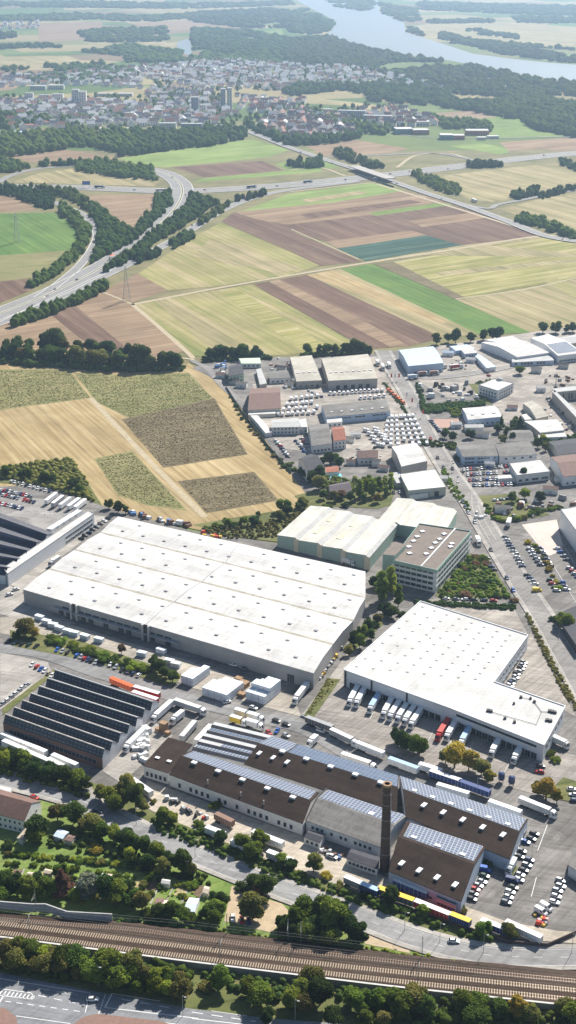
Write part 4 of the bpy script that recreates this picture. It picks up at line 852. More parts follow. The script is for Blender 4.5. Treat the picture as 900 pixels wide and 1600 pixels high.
S('sales_hall', 'long grey roofed sales hall with pale blue walls', [(509, 652), (502, 633), (603, 624), (610, 643)], 6, .6, greyr, blueplaster, win=(16, 0), wz=3.6, wh_=1.2, ww=2.6, sky=6, cat='building')
S('shed', 'small white annex with barrel roof before the grey sales hall', [(511, 661), (509, 651), (533, 649), (535, 659)], 4, .6, wroof, plaster, cat='shed', win=(3, 0))
b_, Lw, Rw = S('sports_hall', 'pale blue metal hall at the north end of the main street', [(638, 572), (623, 547), (677, 541), (693, 567)], 8, 1.6, bluer, bluer, win=(10, 0), wz=.8, ww=2.6, cat='building')
b_, Lw, Rw = S('supermarket', 'white roofed store with low bright signs at the north east', [(808, 558), (752, 535), (795, 527), (859, 551)], 6, 2.4, wroof, sheet_w, win=(11, 0), ww=2.4, wh_=2.4, cat='shop')
S('supermarket', 'small white roofed hall behind the north eastern store', [(775, 535), (757, 531), (800, 525), (812, 531)], 7, .5, wroof, concw, 'flat', cat='shop')
S('canopy_building', 'low grey roofed shop front below the white store', [(800, 566), (800, 560), (858, 553), (866, 563)], 4, 0, lgrey, blueplaster, 'flat', win=(12, 0), ww=2.2, wh_=2.2, cat='shop')
b_, Lw, Rw = S('storage_hall', 'white hall with slate-blue solar stripe on its roof at the top right', [(872, 556), (829, 528), (857, 522), (912, 551)], 7, 2.6, wroof, sheet_w, win=(8, 0), ww=2.4, cat='warehouse')
solar_on(b_, Lw, Rw, 2.6, .08, .46, .08, .92, solar2)
S('house', 'grey walled house at the upper right edge', [(882, 538), (873, 528), (900, 523), (915, 534)], 6, 2.5, lgrey, concw, win=(4, 0), ww=1.2, cat='house')
S('shed', 'low blue roofed shed between the metal hall and the store', [(712, 548), (702, 541), (730, 538), (742, 545)], 4, .4, bluer, blueplaster, cat='shed')
S('shed', 'white flat roofed shed right of the low blue shed', [(726, 553), (718, 545), (736, 543), (746, 551)], 4, .3, wroof, blueplaster, cat='shed', win=(4, 0))
S('shed', 'long narrow blue grey shed in the used car yard', [(760, 575), (742, 556), (750, 554), (775, 573)], 4, .4, bluer, sheet_w, cat='shed')
S('villa_office', 'white office villa with round rooftop dome on lawn', [(778, 611), (748, 602), (772, 592), (803, 599)], 8, 0, wroof, plaster, 'flat', win=(6, 0), floors=2, ww=1.6, wh_=1.8, win2=6, cat='office', parapet=.5)
b_ = [o for o in C.objects if o.name.startswith('villa_office')][0]; m_ = MB(); p = G(781, 594, 8.1)
for k in range(4):
    a0, a1 = k*pi/8, (k+1)*pi/8; m_.tube(p+Vector((0, 0, 2.2*sin(a0))), p+Vector((0, 0, 2.2*sin(a1))), 3*cos(a0), max(.05, 3*cos(a1)), 16, cap=(k == 3))
m_.build('dome', lgrey, b_)
S('workshop', 'white roofed workshop beside the scrapyard hedge', [(731, 656), (722, 638), (773, 634), (785, 651)], 6, 1.2, wroof, blueplaster, win=(6, 0), sky=3)
S('workshop', 'beige gabled workshop south of the office villa', [(838, 654), (817, 630), (832, 626), (857, 650)], 5, 2, beige, beigew, win=(3, 0))
S('shed', 'tiny white shed against the beige gabled workshop', [(820, 656), (815, 648), (824, 646), (832, 655)], 3, 0, wroof, plaster, 'flat', cat='shed')
S('storage_hall', 'white hall with lower canopy beside the dark conifers', [(844, 676), (819, 658), (870, 655), (882, 672)], 5, .8, wroof, beigew, cat='warehouse', win=(6, 0))
S('shed', 'flat white canopy below the white hall near the conifers', [(842, 684), (840, 676), (880, 673), (886, 682)], 3.5, 0, wroof, plaster, 'flat', cat='shed')
S('barn', 'dark roofed barn at the right edge among trees', [(872, 711), (857, 690), (905, 684), (925, 704)], 4, 2, dark, beigew, cat='barn')
S('barn', 'dark sloping roof between the conifers and the white hall', [(790, 690), (796, 672), (828, 672), (836, 690)], 3, 2.5, greyr, beigew, cat='barn')
S('workshop', 'long grey roofed building with pale blue front beside the main street', [(723, 714), (713, 696), (770, 692), (779, 712)], 6, 1, greyr, blueplaster, win=(10, 0), ww=2, floors=2, wz=1, wh_=1.2)
S('workshop', 'grey roofed white walled eastern twin of the pale blue fronted building', [(781, 714), (772, 694), (827, 689), (839, 710)], 6, 1, greyr, sheet_w, win=(4, 0), ww=2, wz=3.6)
S('showroom', 'white flat roofed showroom behind the crowded used car lot', [(808, 743), (796, 724), (845, 718), (860, 737)], 6, 0, wroof, plaster, 'flat', win=(9, 0), ww=2.4, wh_=1.6, cat='building', parapet=.4)
S('hall', 'red brown roofed hall with white walls at the right edge', [(880, 745), (860, 714), (906, 709), (930, 740)], 7, 3, brownr, sheet_w, win=(5, 0), cat='building')
S('shed', 'low white roofed kiosk below the used car lot', [(778, 748), (777, 743), (808, 741), (810, 746)], 3, 0, wroof, plaster, 'flat', cat='shed')
S('shed', 'white open shed at the right edge below the red brown hall', [(868, 748), (866, 744), (900, 741), (905, 746)], 3, 0, wroof, plaster, 'flat', cat='shed')
S('workshop', 'white gabled hall at the bend of the main street beside the caravans', [(627, 729), (612, 698), (650, 692), (668, 720)], 8, 2, wroof, sheet_g, cat='warehouse')
S('workshop', 'cream flat roofed building south of the white gabled hall', [(638, 767), (625, 741), (680, 733), (697, 761)], 6, 0, mat('pale_flat_roof', (.62, .61, .56), .8, .08, .2), beigew, 'flat', doors=3, parapet=.3, cat='building')
S('shed', 'low white loading dock in front of the cream building', [(640, 774), (638, 766), (668, 762), (670, 770)], 3.5, 0, wroof, plaster, 'flat', cat='shed')
S('shed', 'grey shed left of the cream flat roofed building', [(620, 755), (611, 739), (624, 737), (632, 753)], 4, 0, lgrey, beigew, 'flat', cat='shed')
S('warehouse', 'tall white warehouse cut by the right edge above the car park', [(930, 870), (876, 796), (915, 789), (985, 860)], 13, 0, wroof, sheet_w, 'flat', cat='warehouse', parapet=.4)
S('warehouse', 'dark roofed building at the right edge across the street from the white hall', [(903, 1012), (868, 960), (915, 940), (980, 1000)], 5, 0, dark, dkmetal, 'flat', cat='warehouse')
S('bunker_hall', 'roofless grey concrete storage bay at the right edge', [(915, 668), (863, 612), (866, 609), (925, 664)], 8, 0, lgrey, concw, 'flat', cat='building')
S('bunker_hall', 'rear wall of the grey concrete storage bay with tall piers', [(866, 613), (864, 607), (930, 600), (935, 606)], 8, 0, lgrey, concw, 'flat', cat='building', win=(14, 0), ww=1.5, wh_=5)
S('workshop', 'low grey building at the lower right edge beside the parked cars', [(888, 1352), (895, 1325), (960, 1320), (960, 1400)], 5, 0, greyr, plaster, 'flat', cat='building')
# garden houses
S('house', 'white gabled house with brown tiled roof beside the lower road', [(-30, 1266), (0, 1233), (64, 1252), (38, 1283)], 6.5, 4, mat('brown_pantiles', (.17, .105, .085), .9, .2, .7), plaster, win=(8, 0), floors=2, ww=1, wh_=1.2, win2=2, cat='house')
S('shed', 'white flat roofed garage at the left edge behind the brown house', [(-10, 1237), (-6, 1226), (18, 1232), (14, 1243)], 3, 0, wroof, plaster, 'flat', cat='garage')
S('lean_to', 'long narrow pale roofed lean-to beside the brown roofed house', [(26, 1309), (60, 1272), (67, 1275), (35, 1313)], 2.6, 0, mat('pale_planks', (.42, .36, .28), .9, .15, .6), plaster, 'flat', cat='shed')
for lab, q, h_, m1, m2 in (('garden shed with blue white sheet roof behind the lawn', [(83, 1306), (93, 1295), (108, 1300), (98, 1311)], 2.8, mat('blue_white_roof', (.55, .65, .78), .5, .1, .5), beigew),
    ('garden shed with dark board roof joined to the blue white one', [(100, 1312), (108, 1304), (119, 1306), (112, 1315)], 2.4, brownr, beigew),
    ('small garden hut with pale sloping roof at the left allotments', [(40, 1369), (44, 1362), (61, 1364), (57, 1371)], 2.4, mat('pale_tan_roof', (.55, .46, .36), .9, .1, .6), beigew),
    ('little cream roofed hut beside the trees in the allotments', [(67, 1364), (71, 1357), (84, 1360), (81, 1366)], 2.4, mat('pale_tan_roof', (.55, .46, .36)), beigew),
    ('grey roofed hut at the far left of the allotments', [(16, 1380), (24, 1369), (38, 1372), (30, 1381)], 2.4, lgrey, beigew),
    ('green roofed hut between the brown tree and the silvery tree', [(113, 1394), (117, 1384), (132, 1388), (129, 1398)], 2.4, greenr, beigew),
    ('tiny white box hut beside its tan twin on the garden path', [(157, 1371), (160, 1364), (167, 1365), (164, 1373)], 2.2, wroof, plaster),
    ('tiny tan box hut beside its white twin on the garden path', [(165, 1373), (169, 1365), (176, 1366), (173, 1374)], 2.2, mat('pale_tan_roof', (.55, .46, .36)), beigew),
    ('dark boarded hut touching the pink roofed hut', [(238, 1420), (245, 1402), (258, 1404), (252, 1421)], 2.5, brownr, beigew),
    ('pink cream roofed hut above the railway', [(250, 1422), (255, 1406), (276, 1409), (271, 1423)], 2.6, mat('pinkish_cream_roof', (.68, .56, .48), .8, .1, .6), plaster),
    ('pale blue corrugated roofed hut right of the pink one', [(286, 1423), (296, 1402), (312, 1404), (304, 1425)], 2.8, mat('corrugated_blue_roof', (.55, .62, .68), .6, .1, .6), plaster),
    ('small tan roofed hut beside the hedge at the right allotments', [(316, 1394), (320, 1384), (328, 1386), (325, 1397)], 2.4, mat('pale_tan_roof', (.55, .46, .36)), beigew),
    ('small white hut at the path in the middle of the allotments', [(251, 1380), (254, 1373), (267, 1375), (265, 1382)], 2.3, wroof, plaster)):
    S('garden_shed', lab, q, h_, .5, m1, m2, cat='garden shed', group='sheds in the allotment gardens')

# ---- far town: landmark blocks
flatw = mat('pale_block_wall', (.68, .66, .64), .9, .08, .05); greyblue = mat('grey_block_wall', (.36, .38, .44), .9, .08, .05)  # even wall colours for the blocks, one pale and one grey-blue
def block(lab, x, y, w, dpt, h_, m, n=(6, 5), roof=None, rz=0, cat='apartment block'):
    p = G(x, y); r = empty('apartment_block', p); tag(r, lab, cat)
    c, s = cos(rz), sin(rz); cs = [Vector((p.x+a*c-b*s, p.y+a*s+b*c, 0)) for a, b in ((-w/2, -dpt/2), (w/2, -dpt/2), (w/2, dpt/2), (-w/2, dpt/2))]
    MB().prism([q[:2] for q in cs], -1, h_).build('wall', m, r); MB().prism([q[:2] for q in cs], h_+.01, h_+.8).build('roof', roof or lgrey, r)
    for f in range(n[1]): add_windows(r, cs[0], cs[1], 1.5+f*(h_-2)/n[1], (h_-2)/n[1]*.5, n[0], w/n[0]*.55)
    return r
block('pale white tower block of stepped slabs in the left of the town', 119, 164, 16, 16, 34, flatw, (3, 9)); block('pale white tower slab joined right of the stepped tower block', 130, 165, 17, 15, 31, flatw, (3, 8))
block('low pale apartment block left of the white towers', 46, 158, 20, 12, 18, flatw, (4, 5)); block('wide pale apartment block between the low block and the towers', 91, 160, 26, 12, 19, flatw, (5, 5)); block('pale flat block with garden left of the towers', 70, 158, 24, 12, 14, flatw, (5, 4))
block('tall grey blue tower, left half of the twin tower', 349, 171, 11, 14, 44, greyblue, (2, 12)); block('tall grey blue tower, right half of the twin tower', 359, 172, 11, 14, 47, mat('pale_tower', (.52, .50, .50), .9, .08, .05), (2, 12))
block('dark blue mid rise tower left of the twin towers', 305, 174, 16, 14, 30, mat('dark_block_wall', (.20, .23, .30), .9, .1, .05), (3, 8)); block('pale low block beside the dark mid rise', 317, 176, 14, 12, 17, flatw, (3, 4))
block('wide school block with grey front below the towers', 300, 203, 42, 14, 12, greyblue, (8, 3)); block('curved pale block at the left of the school', 262, 203, 34, 14, 13, flatw, (7, 3))
block('long green fronted hall with white roof at the town edge', 180, 207, 60, 16, 8, mat('green_front', (.35, .55, .45), .8, .1, .1), (10, 1), wroof); block('long white roofed hall behind the town houses', 210, 181, 40, 20, 7, flatw, (8, 1), wroof)
block('long pale row of flats at the right of the school', 250, 178, 40, 14, 9, greyblue, (8, 2)); block('white roofed long hall near the sports fields', 165, 150, 40, 16, 6, flatw, (8, 1), wroof); block('bright white roofed hall near the sports fields', 196, 150, 36, 18, 6, flatw, (8, 1), wroof)
block('white terrace block left of the upper sports fields', 60, 140, 40, 16, 9, flatw, (8, 2), wroof); block('white terrace block right of its twin at the wood edge', 88, 139, 40, 14, 9, flatw, (8, 2), wroof)
block('low red roofed farm building at the town edge', 48, 199, 36, 20, 5, flatw, (5, 1), redr); block('second red roofed farm building at the town edge', 82, 194, 40, 20, 5, flatw, (5, 1), redr); block('pale blue roofed barn below the red roofed farm', 35, 211, 60, 20, 6, flatw, (8, 1), bluer)
rb1 = mat('red_gym_front', (.45, .18, .13), .8, .1, .1); teal = mat('teal_front', (.14, .28, .30), .7, .1, .1)
block('low long school hall with red right end beside the estate', 630, 208, 34, 30, 9, teal, (7, 2), wroof, .1); block('red brick end of the low long school hall', 656, 209, 32, 26, 8, rb1, (6, 2), wroof, .1); block('small pale hall behind the low school', 655, 196, 40, 22, 8, flatw, (6, 1), wroof)
block('teal fronted sports hall right of the school', 697, 217, 24, 26, 8, teal, (5, 1), wroof); block('red fronted part of the teal sports hall', 716, 217, 22, 22, 7, rb1, (5, 1), wroof); block('second red fronted sports hall behind the teal one', 745, 210, 44, 26, 8, rb1, (8, 1), wroof)
block('small white clubhouse right of the sports halls', 770, 216, 22, 14, 4, flatw, (4, 1), wroof); block('small white shed left of the clubhouse', 752, 218, 16, 12, 4, flatw, (3, 1), wroof)
block('pale green long block in the red roofed estate', 503, 178, 46, 14, 10, mat('pale_green_front', (.5, .6, .52), .9, .08, .1), (8, 3)); block('long grey blue block curving along the estate edge', 550, 182, 60, 14, 12, greyblue, (12, 4), None, -.25); block('second grey blue block along the estate edge', 590, 190, 60, 14, 12, greyblue, (12, 4), None, -.25)

# ---- town houses
housew = mat('house_render', (.85, .83, .80), .9, .05, .05)
def housemesh(roofm, wallm, w=11, d=9, h=6, r=3.4):
    mb = MB(); mb.box(-w/2, w/2, -d/2, d/2, -1, h, 0)
    mb.poly([(-w/2, -d/2, h), (-w/2, 0, h+r), (-w/2, d/2, h)], 0); mb.poly([(w/2, -d/2, h), (w/2, d/2, h), (w/2, 0, h+r)], 0)
    o = .5
    mb.poly([(-w/2-o, -d/2-o, h-.3), (w/2+o, -d/2-o, h-.3), (w/2+o, 0, h+r+.1), (-w/2-o, 0, h+r+.1)], 1); mb.poly([(w/2+o, d/2+o, h-.3), (-w/2-o, d/2+o, h-.3), (-w/2-o, 0, h+r+.1), (w/2+o, 0, h+r+.1)], 1)
    for s in (-1, 1):
        for x in (-w*.3, 0, w*.3):
            for z in (1, 3.6): mb.poly([(x-.6, s*(d/2+.03), z), (x+.6, s*(d/2+.03), z), (x+.6, s*(d/2+.03), z+1.2), (x-.6, s*(d/2+.03), z+1.2)][::s], 2)
    mb.box(w*.2, w*.2+.8, .6, 1.4, h+r*.5, h+r+1, 0)
    return mb
rfs = {'red': mat('far_red_tiles', (.33, .16, .12), .9, .2, .05), 'brown': mat('far_brown_tiles', (.20, .14, .13), .9, .2, .05), 'grey': mat('far_slate', (.13, .13, .16), .9, .2, .05), 'pale': mat('far_pale_roof', (.66, .64, .62), .9, .1, .05)}
HM = {k: housemesh(v, plaster) for k, v in rfs.items()}
HME = {k: v.mesh('town_house', [housew, rfs[k], glass]) for k, v in HM.items()}
ROOFW = {'estate': ['red', 'red', 'brown', 'grey', 'brown', 'pale'], 'old': ['grey', 'brown', 'pale', 'red', 'pale', 'grey'], 'up': ['brown', 'red', 'pale', 'pale', 'pale', 'grey']}
def town(poly, sp, kind, group, ang, individual):
    W_ = [G(x, y) for x, y in poly]; x0, x1 = min(p.x for p in W_), max(p.x for p in W_); y0, y1 = min(p.y for p in W_), max(p.y for p in W_)
    Pl = [(p.x, p.y) for p in W_]; out = []
    y = y0
    while y < y1:
        x = x0
        while x < x1:
            px, py = x+random.uniform(-.25, .25)*sp, y+random.uniform(-.25, .25)*sp
            if inside(Pl, px, py) and random.random() < .86: out.append((px, py, ang+random.choice([0, 0, pi/2])+random.uniform(-.12, .12), random.choice(ROOFW[kind]), random.uniform(1.0, 1.55)))
            x += sp
        y += sp*1.15
    return [(o, group, kind) for o in out]
T = []
T += town([(-10, 158), (105, 158), (165, 160), (240, 168), (235, 180), (120, 185), (60, 186), (-10, 176)], 19, 'old', 'homes in the left of the town', .3, 1)
T += town([(150, 186), (260, 182), (340, 186), (345, 196), (160, 200), (110, 194)], 21, 'old', 'homes along the southern town edge', .2, 1)
T += town([(398, 196), (425, 180), (470, 172), (540, 186), (560, 200), (550, 214), (500, 221), (440, 216)], 19, 'estate', 'homes of the dense estate', -.3, 1)
n_near = len(T)
T += town([(560, 172), (620, 168), (665, 184), (690, 196), (600, 200), (560, 188)], 21, 'estate', 'row houses of the right hand estate', -.3, 1)
T += town([(370, 150), (430, 156), (480, 158), (470, 170), (400, 178), (370, 168)], 22, 'estate', 'houses behind the twin towers', -.3, 0)
T += town([(215, 106), (330, 96), (400, 97), (460, 102), (470, 135), (455, 142), (330, 138), (255, 128), (215, 118)], 23, 'up', 'houses of the upper town', .1, 0)
T += town([(455, 103), (560, 106), (630, 122), (625, 136), (540, 136), (470, 136)], 27, 'up', 'houses of the upper town', .1, 0)
T += town([(150, 108), (215, 106), (215, 120), (160, 122)], 25, 'up', 'houses of the upper town', .1, 0)
T += town([(0, 34), (60, 33), (62, 44), (0, 48)], 60, 'up', 'far village', .1, 0)
T += town([(-10, 120), (60, 118), (150, 112), (215, 122), (230, 140), (150, 134), (60, 134), (-10, 138)], 26, 'old', 'homes in the wooded quarter', .3, 0)
T += town([(240, 165), (345, 165), (370, 180), (340, 190), (240, 184)], 24, 'old', 'homes in the left of the town', .3, 0)
T += town([(0, 186), (110, 190), (150, 200), (110, 205), (0, 204)], 26, 'old', 'homes at the farm edge', .3, 0)
T += town([(625, 124), (700, 138), (690, 142), (620, 134)], 34, 'up', 'homes of the upper town', .1, 0)
T += town([(230, 135), (330, 142), (340, 158), (280, 170), (230, 160)], 24, 'old', 'houses between the towers', .1, 0)
T = T[:n_near]+T[n_near:]
T.sort(key=lambda t: t[0][1])
grp = {}
for i, ((x, y, a, c, s), g_, kd) in enumerate(T[:285]):
    o = link('town_house', HME[c], None, (x, y, -.9), a, (s, s, s*1.05))
    cn_ = {'red': 'red', 'brown': 'brown', 'grey': 'dark', 'pale': 'pale'}[c]
    tag(o, 'far house with %s roof among the %s' % (cn_, g_), 'house', 'far houses with %s roofs, %s' % (cn_, g_))
mb = MB(); mats_ = [housew, glass]+list(rfs.values()); ks = list(rfs)
V, Fc, Mi = [], [], []
for (x, y, a, c, s), g_, kd in T[285:]:
    h = HM[c]; b0 = len(V); ca, sa = cos(a)*s, sin(a)*s
    V += [(v.x*ca-v.y*sa+x, v.x*sa+v.y*ca+y, v.z*s-.9) for v in h.v]
    for f, m_ in zip(h.f, h.m): Fc.append(tuple(k+b0 for k in f)); Mi.append({0: 0, 1: 2+ks.index(c), 2: 1}[m_])
far_t = link('distant_town', mesh('distant_town', V, Fc, mats_, Mi)); tag(far_t, 'densely packed pale houses of the upper town before the river woods', 'houses', kind='stuff')
print('houses', len(T), n_near)
SP_ = [(440, 580, 8, 5, 'dark'), (452, 604, 7, 5, 'grey'), (470, 676, 6, 4, 'white'), (545, 690, 9, 5, 'grey'), (555, 683, 8, 5, 'white'), (600, 735, 7, 5, 'brown'), (588, 728, 6, 4, 'grey'), (548, 726, 6, 4, 'brown'), (712, 668, 8, 5, 'white'), (740, 672, 14, 7, 'white'), (752, 682, 12, 6, 'grey'), (800, 640, 8, 5, 'brown'),
       (838, 582, 9, 5, 'grey'), (880, 575, 9, 5, 'dark'), (700, 556, 10, 5, 'blue'), (735, 566, 8, 5, 'white'), (690, 752, 8, 5, 'white'), (765, 730, 7, 4, 'white'), (860, 770, 10, 6, 'brown'), (785, 800, 10, 6, 'grey'), (345, 590, 8, 5, 'brown'), (366, 600, 8, 6, 'dark'), (378, 605, 9, 6, 'grey'), (845, 612, 7, 5, 'white'), (405, 560, 6, 4, 'grey')]
RM_ = {'dark': dark, 'grey': greyr, 'white': wroof, 'brown': brownr, 'blue': bluer}; cnt_ = {}
for x, y, w_, d_, c_ in sorted(SP_):
    p = G(x, y); a = random.uniform(-.3, .1); cnt_[c_] = cnt_.get(c_, 0)+1; h_ = random.uniform(2.8, 4.2); r = empty('shed', p, a)
    tag(r, 'small %s roofed shed, %s of its colour from the left in the estate' % (c_, ordw(cnt_[c_])), 'shed', 'small sheds of the industrial estate')
    b = MB(); b.box(-w_/2, w_/2, -d_/2, d_/2, 0, h_); b.poly([(-w_/2, -d_/2, h_), (-w_/2, d_/2, h_), (-w_/2, 0, h_+1.2)]); b.poly([(w_/2, -d_/2, h_), (w_/2, 0, h_+1.2), (w_/2, d_/2, h_)]); reg(link('wall', b.mesh('wall', [plaster if c_ != 'dark' else beigew]), r), r)
    b = MB(); b.quv((-w_/2-.3, -d_/2-.3, h_-.1), (w_/2+.3, -d_/2-.3, h_-.1), (w_/2+.3, 0, h_+1.25), (-w_/2-.3, 0, h_+1.25)); b.quv((w_/2+.3, d_/2+.3, h_-.1), (-w_/2-.3, d_/2+.3, h_-.1), (-w_/2-.3, 0, h_+1.25), (w_/2+.3, 0, h_+1.25)); reg(link('roof', b.mesh('roof', [RM_[c_]]), r), r)
    b = MB(); b.box(-1.2, 1.2, -d_/2-.06, -d_/2+.02, .05, 2.3); reg(link('door', b.mesh('door', [doorg]), r), r)
# ================================================================== vehicles
PAINT = {'white': (.75, .75, .75), 'silver': (.42, .44, .46), 'grey': (.16, .17, .18), 'black': (.018, .019, .022), 'dark blue': (.025, .045, .13), 'blue': (.03, .12, .45), 'red': (.45, .025, .02), 'dark green': (.02, .06, .04), 'beige': (.42, .37, .28), 'yellow': (.75, .50, .03), 'orange': (.75, .16, .02)}
PM = {}
def paint(c):
    if c not in PM: PM[c] = mat('paint_'+c.replace(' ', '_'), PAINT[c], .3, .04, 1, metal=.2 if c == 'silver' else 0, spec=.6)
    return PM[c]
tyre = mat('tyre_rubber', (.02, .02, .02), .9, .1, 2); vglass = mat('vehicle_glass', (.02, .025, .03), .08, .1, 1, spec=.8)
def wheelmesh(r, w): return MB().tube((0, -w/2, 0), (0, w/2, 0), r, r, 10).mesh('wheel', [tyre])
def ring(x, pts): return [(x, y, z) for y, z in pts]
def add_wheels(root, xs, y, r, w=.24):
    m = wheelmesh(r, w)
    for x in xs:
        for s in (-1, 1): reg(link('wheel', m, root, (x, s*y, r)), root)
def carbody(c, est=0):
    mb = MB(); w = .9
    def R(x, zt, k=1, zb=.28): return ring(x, [(-w*k, zb), (-w*k, zt*.78), (-w*k*.9, zt), (w*k*.9, zt), (w*k, zt*.78), (w*k, zb)])
    mb.loft([R(-2.2, .78, .86, .4), R(-2.12, .95, .95), R(-1.3, .98), R(.9, .96), R(1.7, .84, .97), R(2.1, .72, .9), R(2.2, .55, .82, .36)])
    mb.box(-1.35-est*.4, .25, -.60, .60, 1.405, 1.46)
    return mb
def carglass(est=0):
    mb = MB()
    def R(x, k, z): return ring(x, [(-.84*k, .93), (-.64*k, z), (.64*k, z), (.84*k, .93)])
    mb.loft([R(-2.0-est*.1, .92, .96), R(-1.45-est*.45, .98, 1.40), R(.25, 1, 1.41), R(1.05, .95, .95)]); return mb
def mkcar(c, est=0):
    r = empty('parked_car', (0, 0, 0)); r['category'] = 'car'
    b = reg(link('body', carbody(c, est).mesh('car_body', [paint(c)]), r), r); reg(link('windows', carglass(est).mesh('car_windows', [vglass]), r), r)
    add_wheels(r, (-1.35, 1.35), .78, .32); return r
def mkvan(c):
    r = empty('parked_van', (0, 0, 0)); r['category'] = 'van'; mb = MB(); w = 1.0
    def R(x, zt, k=1, zb=.35): return ring(x, [(-w*k, zb), (-w*k, zt*.85), (-w*k*.9, zt), (w*k*.9, zt), (w*k, zt*.85), (w*k, zb)])
    mb.loft([R(-2.7, 2.3, .95), R(-2.6, 2.4), R(1.0, 2.4), R(1.9, 1.5), R(2.6, 1.1, .95), R(2.7, .7, .9)])
    reg(link('body', mb.mesh('van_body', [paint(c)]), r), r)
    g = MB(); g.poly([(1.08, -.82, 2.3), (1.86, -.88, 1.55), (1.86, .88, 1.55), (1.08, .82, 2.3)]); 
    g.v = [v+Vector((.05, 0, .06)) for v in g.v]
    for s in (-1, 1): g.poly([(.2, s*1.012, 1.3), (1.2, s*1.012, 1.3), (1.0, s*1.0, 1.9), (.2, s*1.0, 1.9)])
    reg(link('windscreen', g.mesh('van_glass', [vglass]), r), r); add_wheels(r, (-1.7, 1.75), .88, .36); return r
def mkcaravan():
    r = empty('caravan', (0, 0, 0)); r['category'] = 'caravan'; mb = MB(); w = 1.12
    def R(x, z0, z1): return ring(x, [(-w, z0), (-w, z1-.2), (-w*.9, z1), (w*.9, z1), (w, z1-.2), (w, z0)])
    mb.loft([R(-2.7, 1.0, 2.1), R(-2.5, .5, 2.55), R(2.3, .5, 2.55), R(2.7, 1.0, 2.1)]); mb.box(2.6, 3.7, -.08, .08, .45, .55)
    reg(link('body', mb.mesh('caravan_body', [paint('white')]), r), r)
    g = MB()
    for s in (-1, 1):
        for x in (-1.6, .6): g.poly([(x, s*1.13, 1.5), (x+1.1, s*1.13, 1.5), (x+1.1, s*1.13, 2.1), (x, s*1.13, 2.1)])
    reg(link('windows', g.mesh('caravan_glass', [vglass]), r), r); bp_ = MB().box(-.4, .4, -.4, .4, 2.55, 2.72); reg(link('roof_hatch', bp_.mesh('roof_hatch', [lgrey]), r), r); return r
boxmats = {}
def boxm(c):
    if c not in boxmats:
        boxmats[c] = mat('tarp_'+c, {'white': (.78, .78, .77), 'grey': (.33, .34, .35), 'dark': (.12, .12, .13), 'orange': (.72, .13, .03), 'blue': (.03, .06, .20), 'yellow': (.80, .55, .04), 'brown': (.24, .14, .10), 'red': (.5, .05, .04), 'dull': (.56, .56, .55), 'lightblue': (.35, .5, .7)}[c], .6, .09, .5)
    return boxm_(c)
def boxm_(c): return boxmats[c]
def box_trailer(parent, top, side, L=13.6, x0=None, name='cargo_box'):
    x0 = -L/2 if x0 is None else x0
    mb = MB(); mb.box(x0, x0+L, -1.26, 1.26, 1.2, 3.95, 1, 0)
    for k in range(int(L/1.7)+1):
        x = min(x0+L-.05, x0+.05+k*1.7)
        for s in (-1, 1): mb.box(x-.04, x+.04, s*1.27-.02, s*1.27+.02, 1.2, 3.95, 2)
    mb.box(x0-.04, x0+.04, -1.2, 1.2, 1.3, 3.85, 2)
    reg(link(name, mb.mesh('cargo_box', [boxm(top), boxm(side), frame_m]), parent), parent)
def mktrailer(top, side):
    r = empty('semi_trailer', (0, 0, 0)); r['category'] = 'trailer'; box_trailer(r, top, side)
    c = MB(); c.box(-6.7, 6.6, -.5, .5, .85, 1.19); c.box(3.6, 3.8, -.8, -.6, 0, .9); c.box(3.6, 3.8, .6, .8, 0, .9); reg(link('chassis', c.mesh('chassis', [dkmetal]), r), r)
    add_wheels(r, (-5.4, -4.1, -2.8), 1.0, .5, .4); return r
def mktruck(top, side, cab='white', L=13.6, rigid=False):
    r = empty('truck', (0, 0, 0)); r['category'] = 'truck'; T_ = L+2.9; x0 = -T_/2
    box_trailer(r, top, side, L, x0)
    c = MB(); c.box(x0+.1, T_/2-.4, -.5, .5, .8, 1.18); reg(link('chassis', c.mesh('chassis', [dkmetal]), r), r)
    w = 1.22; a = T_/2-2.3; b = MB()
    def R(x, zt, k=1, zb=.5): return ring(x, [(-w*k, zb), (-w*k, zt*.93), (-w*k*.88, zt), (w*k*.88, zt), (w*k, zt*.93), (w*k, zb)])
    b.loft([R(a, 3.5, .98), R(a+.9, 3.6), R(a+1.7, 3.15), R(a+2.15, 2.4), R(a+2.3, 1.4), R(a+2.3, .7)])
    cb = reg(link('cab', b.mesh('cab', [paint(cab)]), r), r)
    g = MB(); g.poly([(a+1.78, -1.0, 3.05), (a+2.2, -1.1, 2.35), (a+2.28, -1.1, 1.75), (a+2.28, 1.1, 1.75), (a+2.2, 1.1, 2.35), (a+1.78, 1.0, 3.05)]); g.v = [v+Vector((.04, 0, .02)) for v in g.v]
    for s in (-1, 1): g.poly([(a+1.0, s*1.235, 1.9), (a+1.9, s*1.235, 1.9), (a+1.7, s*1.235, 2.7), (a+1.0, s*1.235, 2.7)])
    reg(link('windscreen', g.mesh('cab_glass', [vglass]), r), r)
    add_wheels(r, ((x0+1.4, x0+2.7, x0+4.0, T_/2-3.8, T_/2-1.2) if L > 9 else (x0+1.8, T_/2-1.2)), 1.0, .5, .4); r['_L'] = T_; return r
PROTO = {}
def proto(kind, *a):
    k = (kind,)+a
    if k not in PROTO: PROTO[k] = [{'car': mkcar, 'van': mkvan, 'caravan': mkcaravan, 'trailer': mktrailer, 'truck': mktruck}[kind](*a), False]
    P = PROTO[k]
    if not P[1]: P[1] = True; return P[0]
    return copy_tree(P[0])
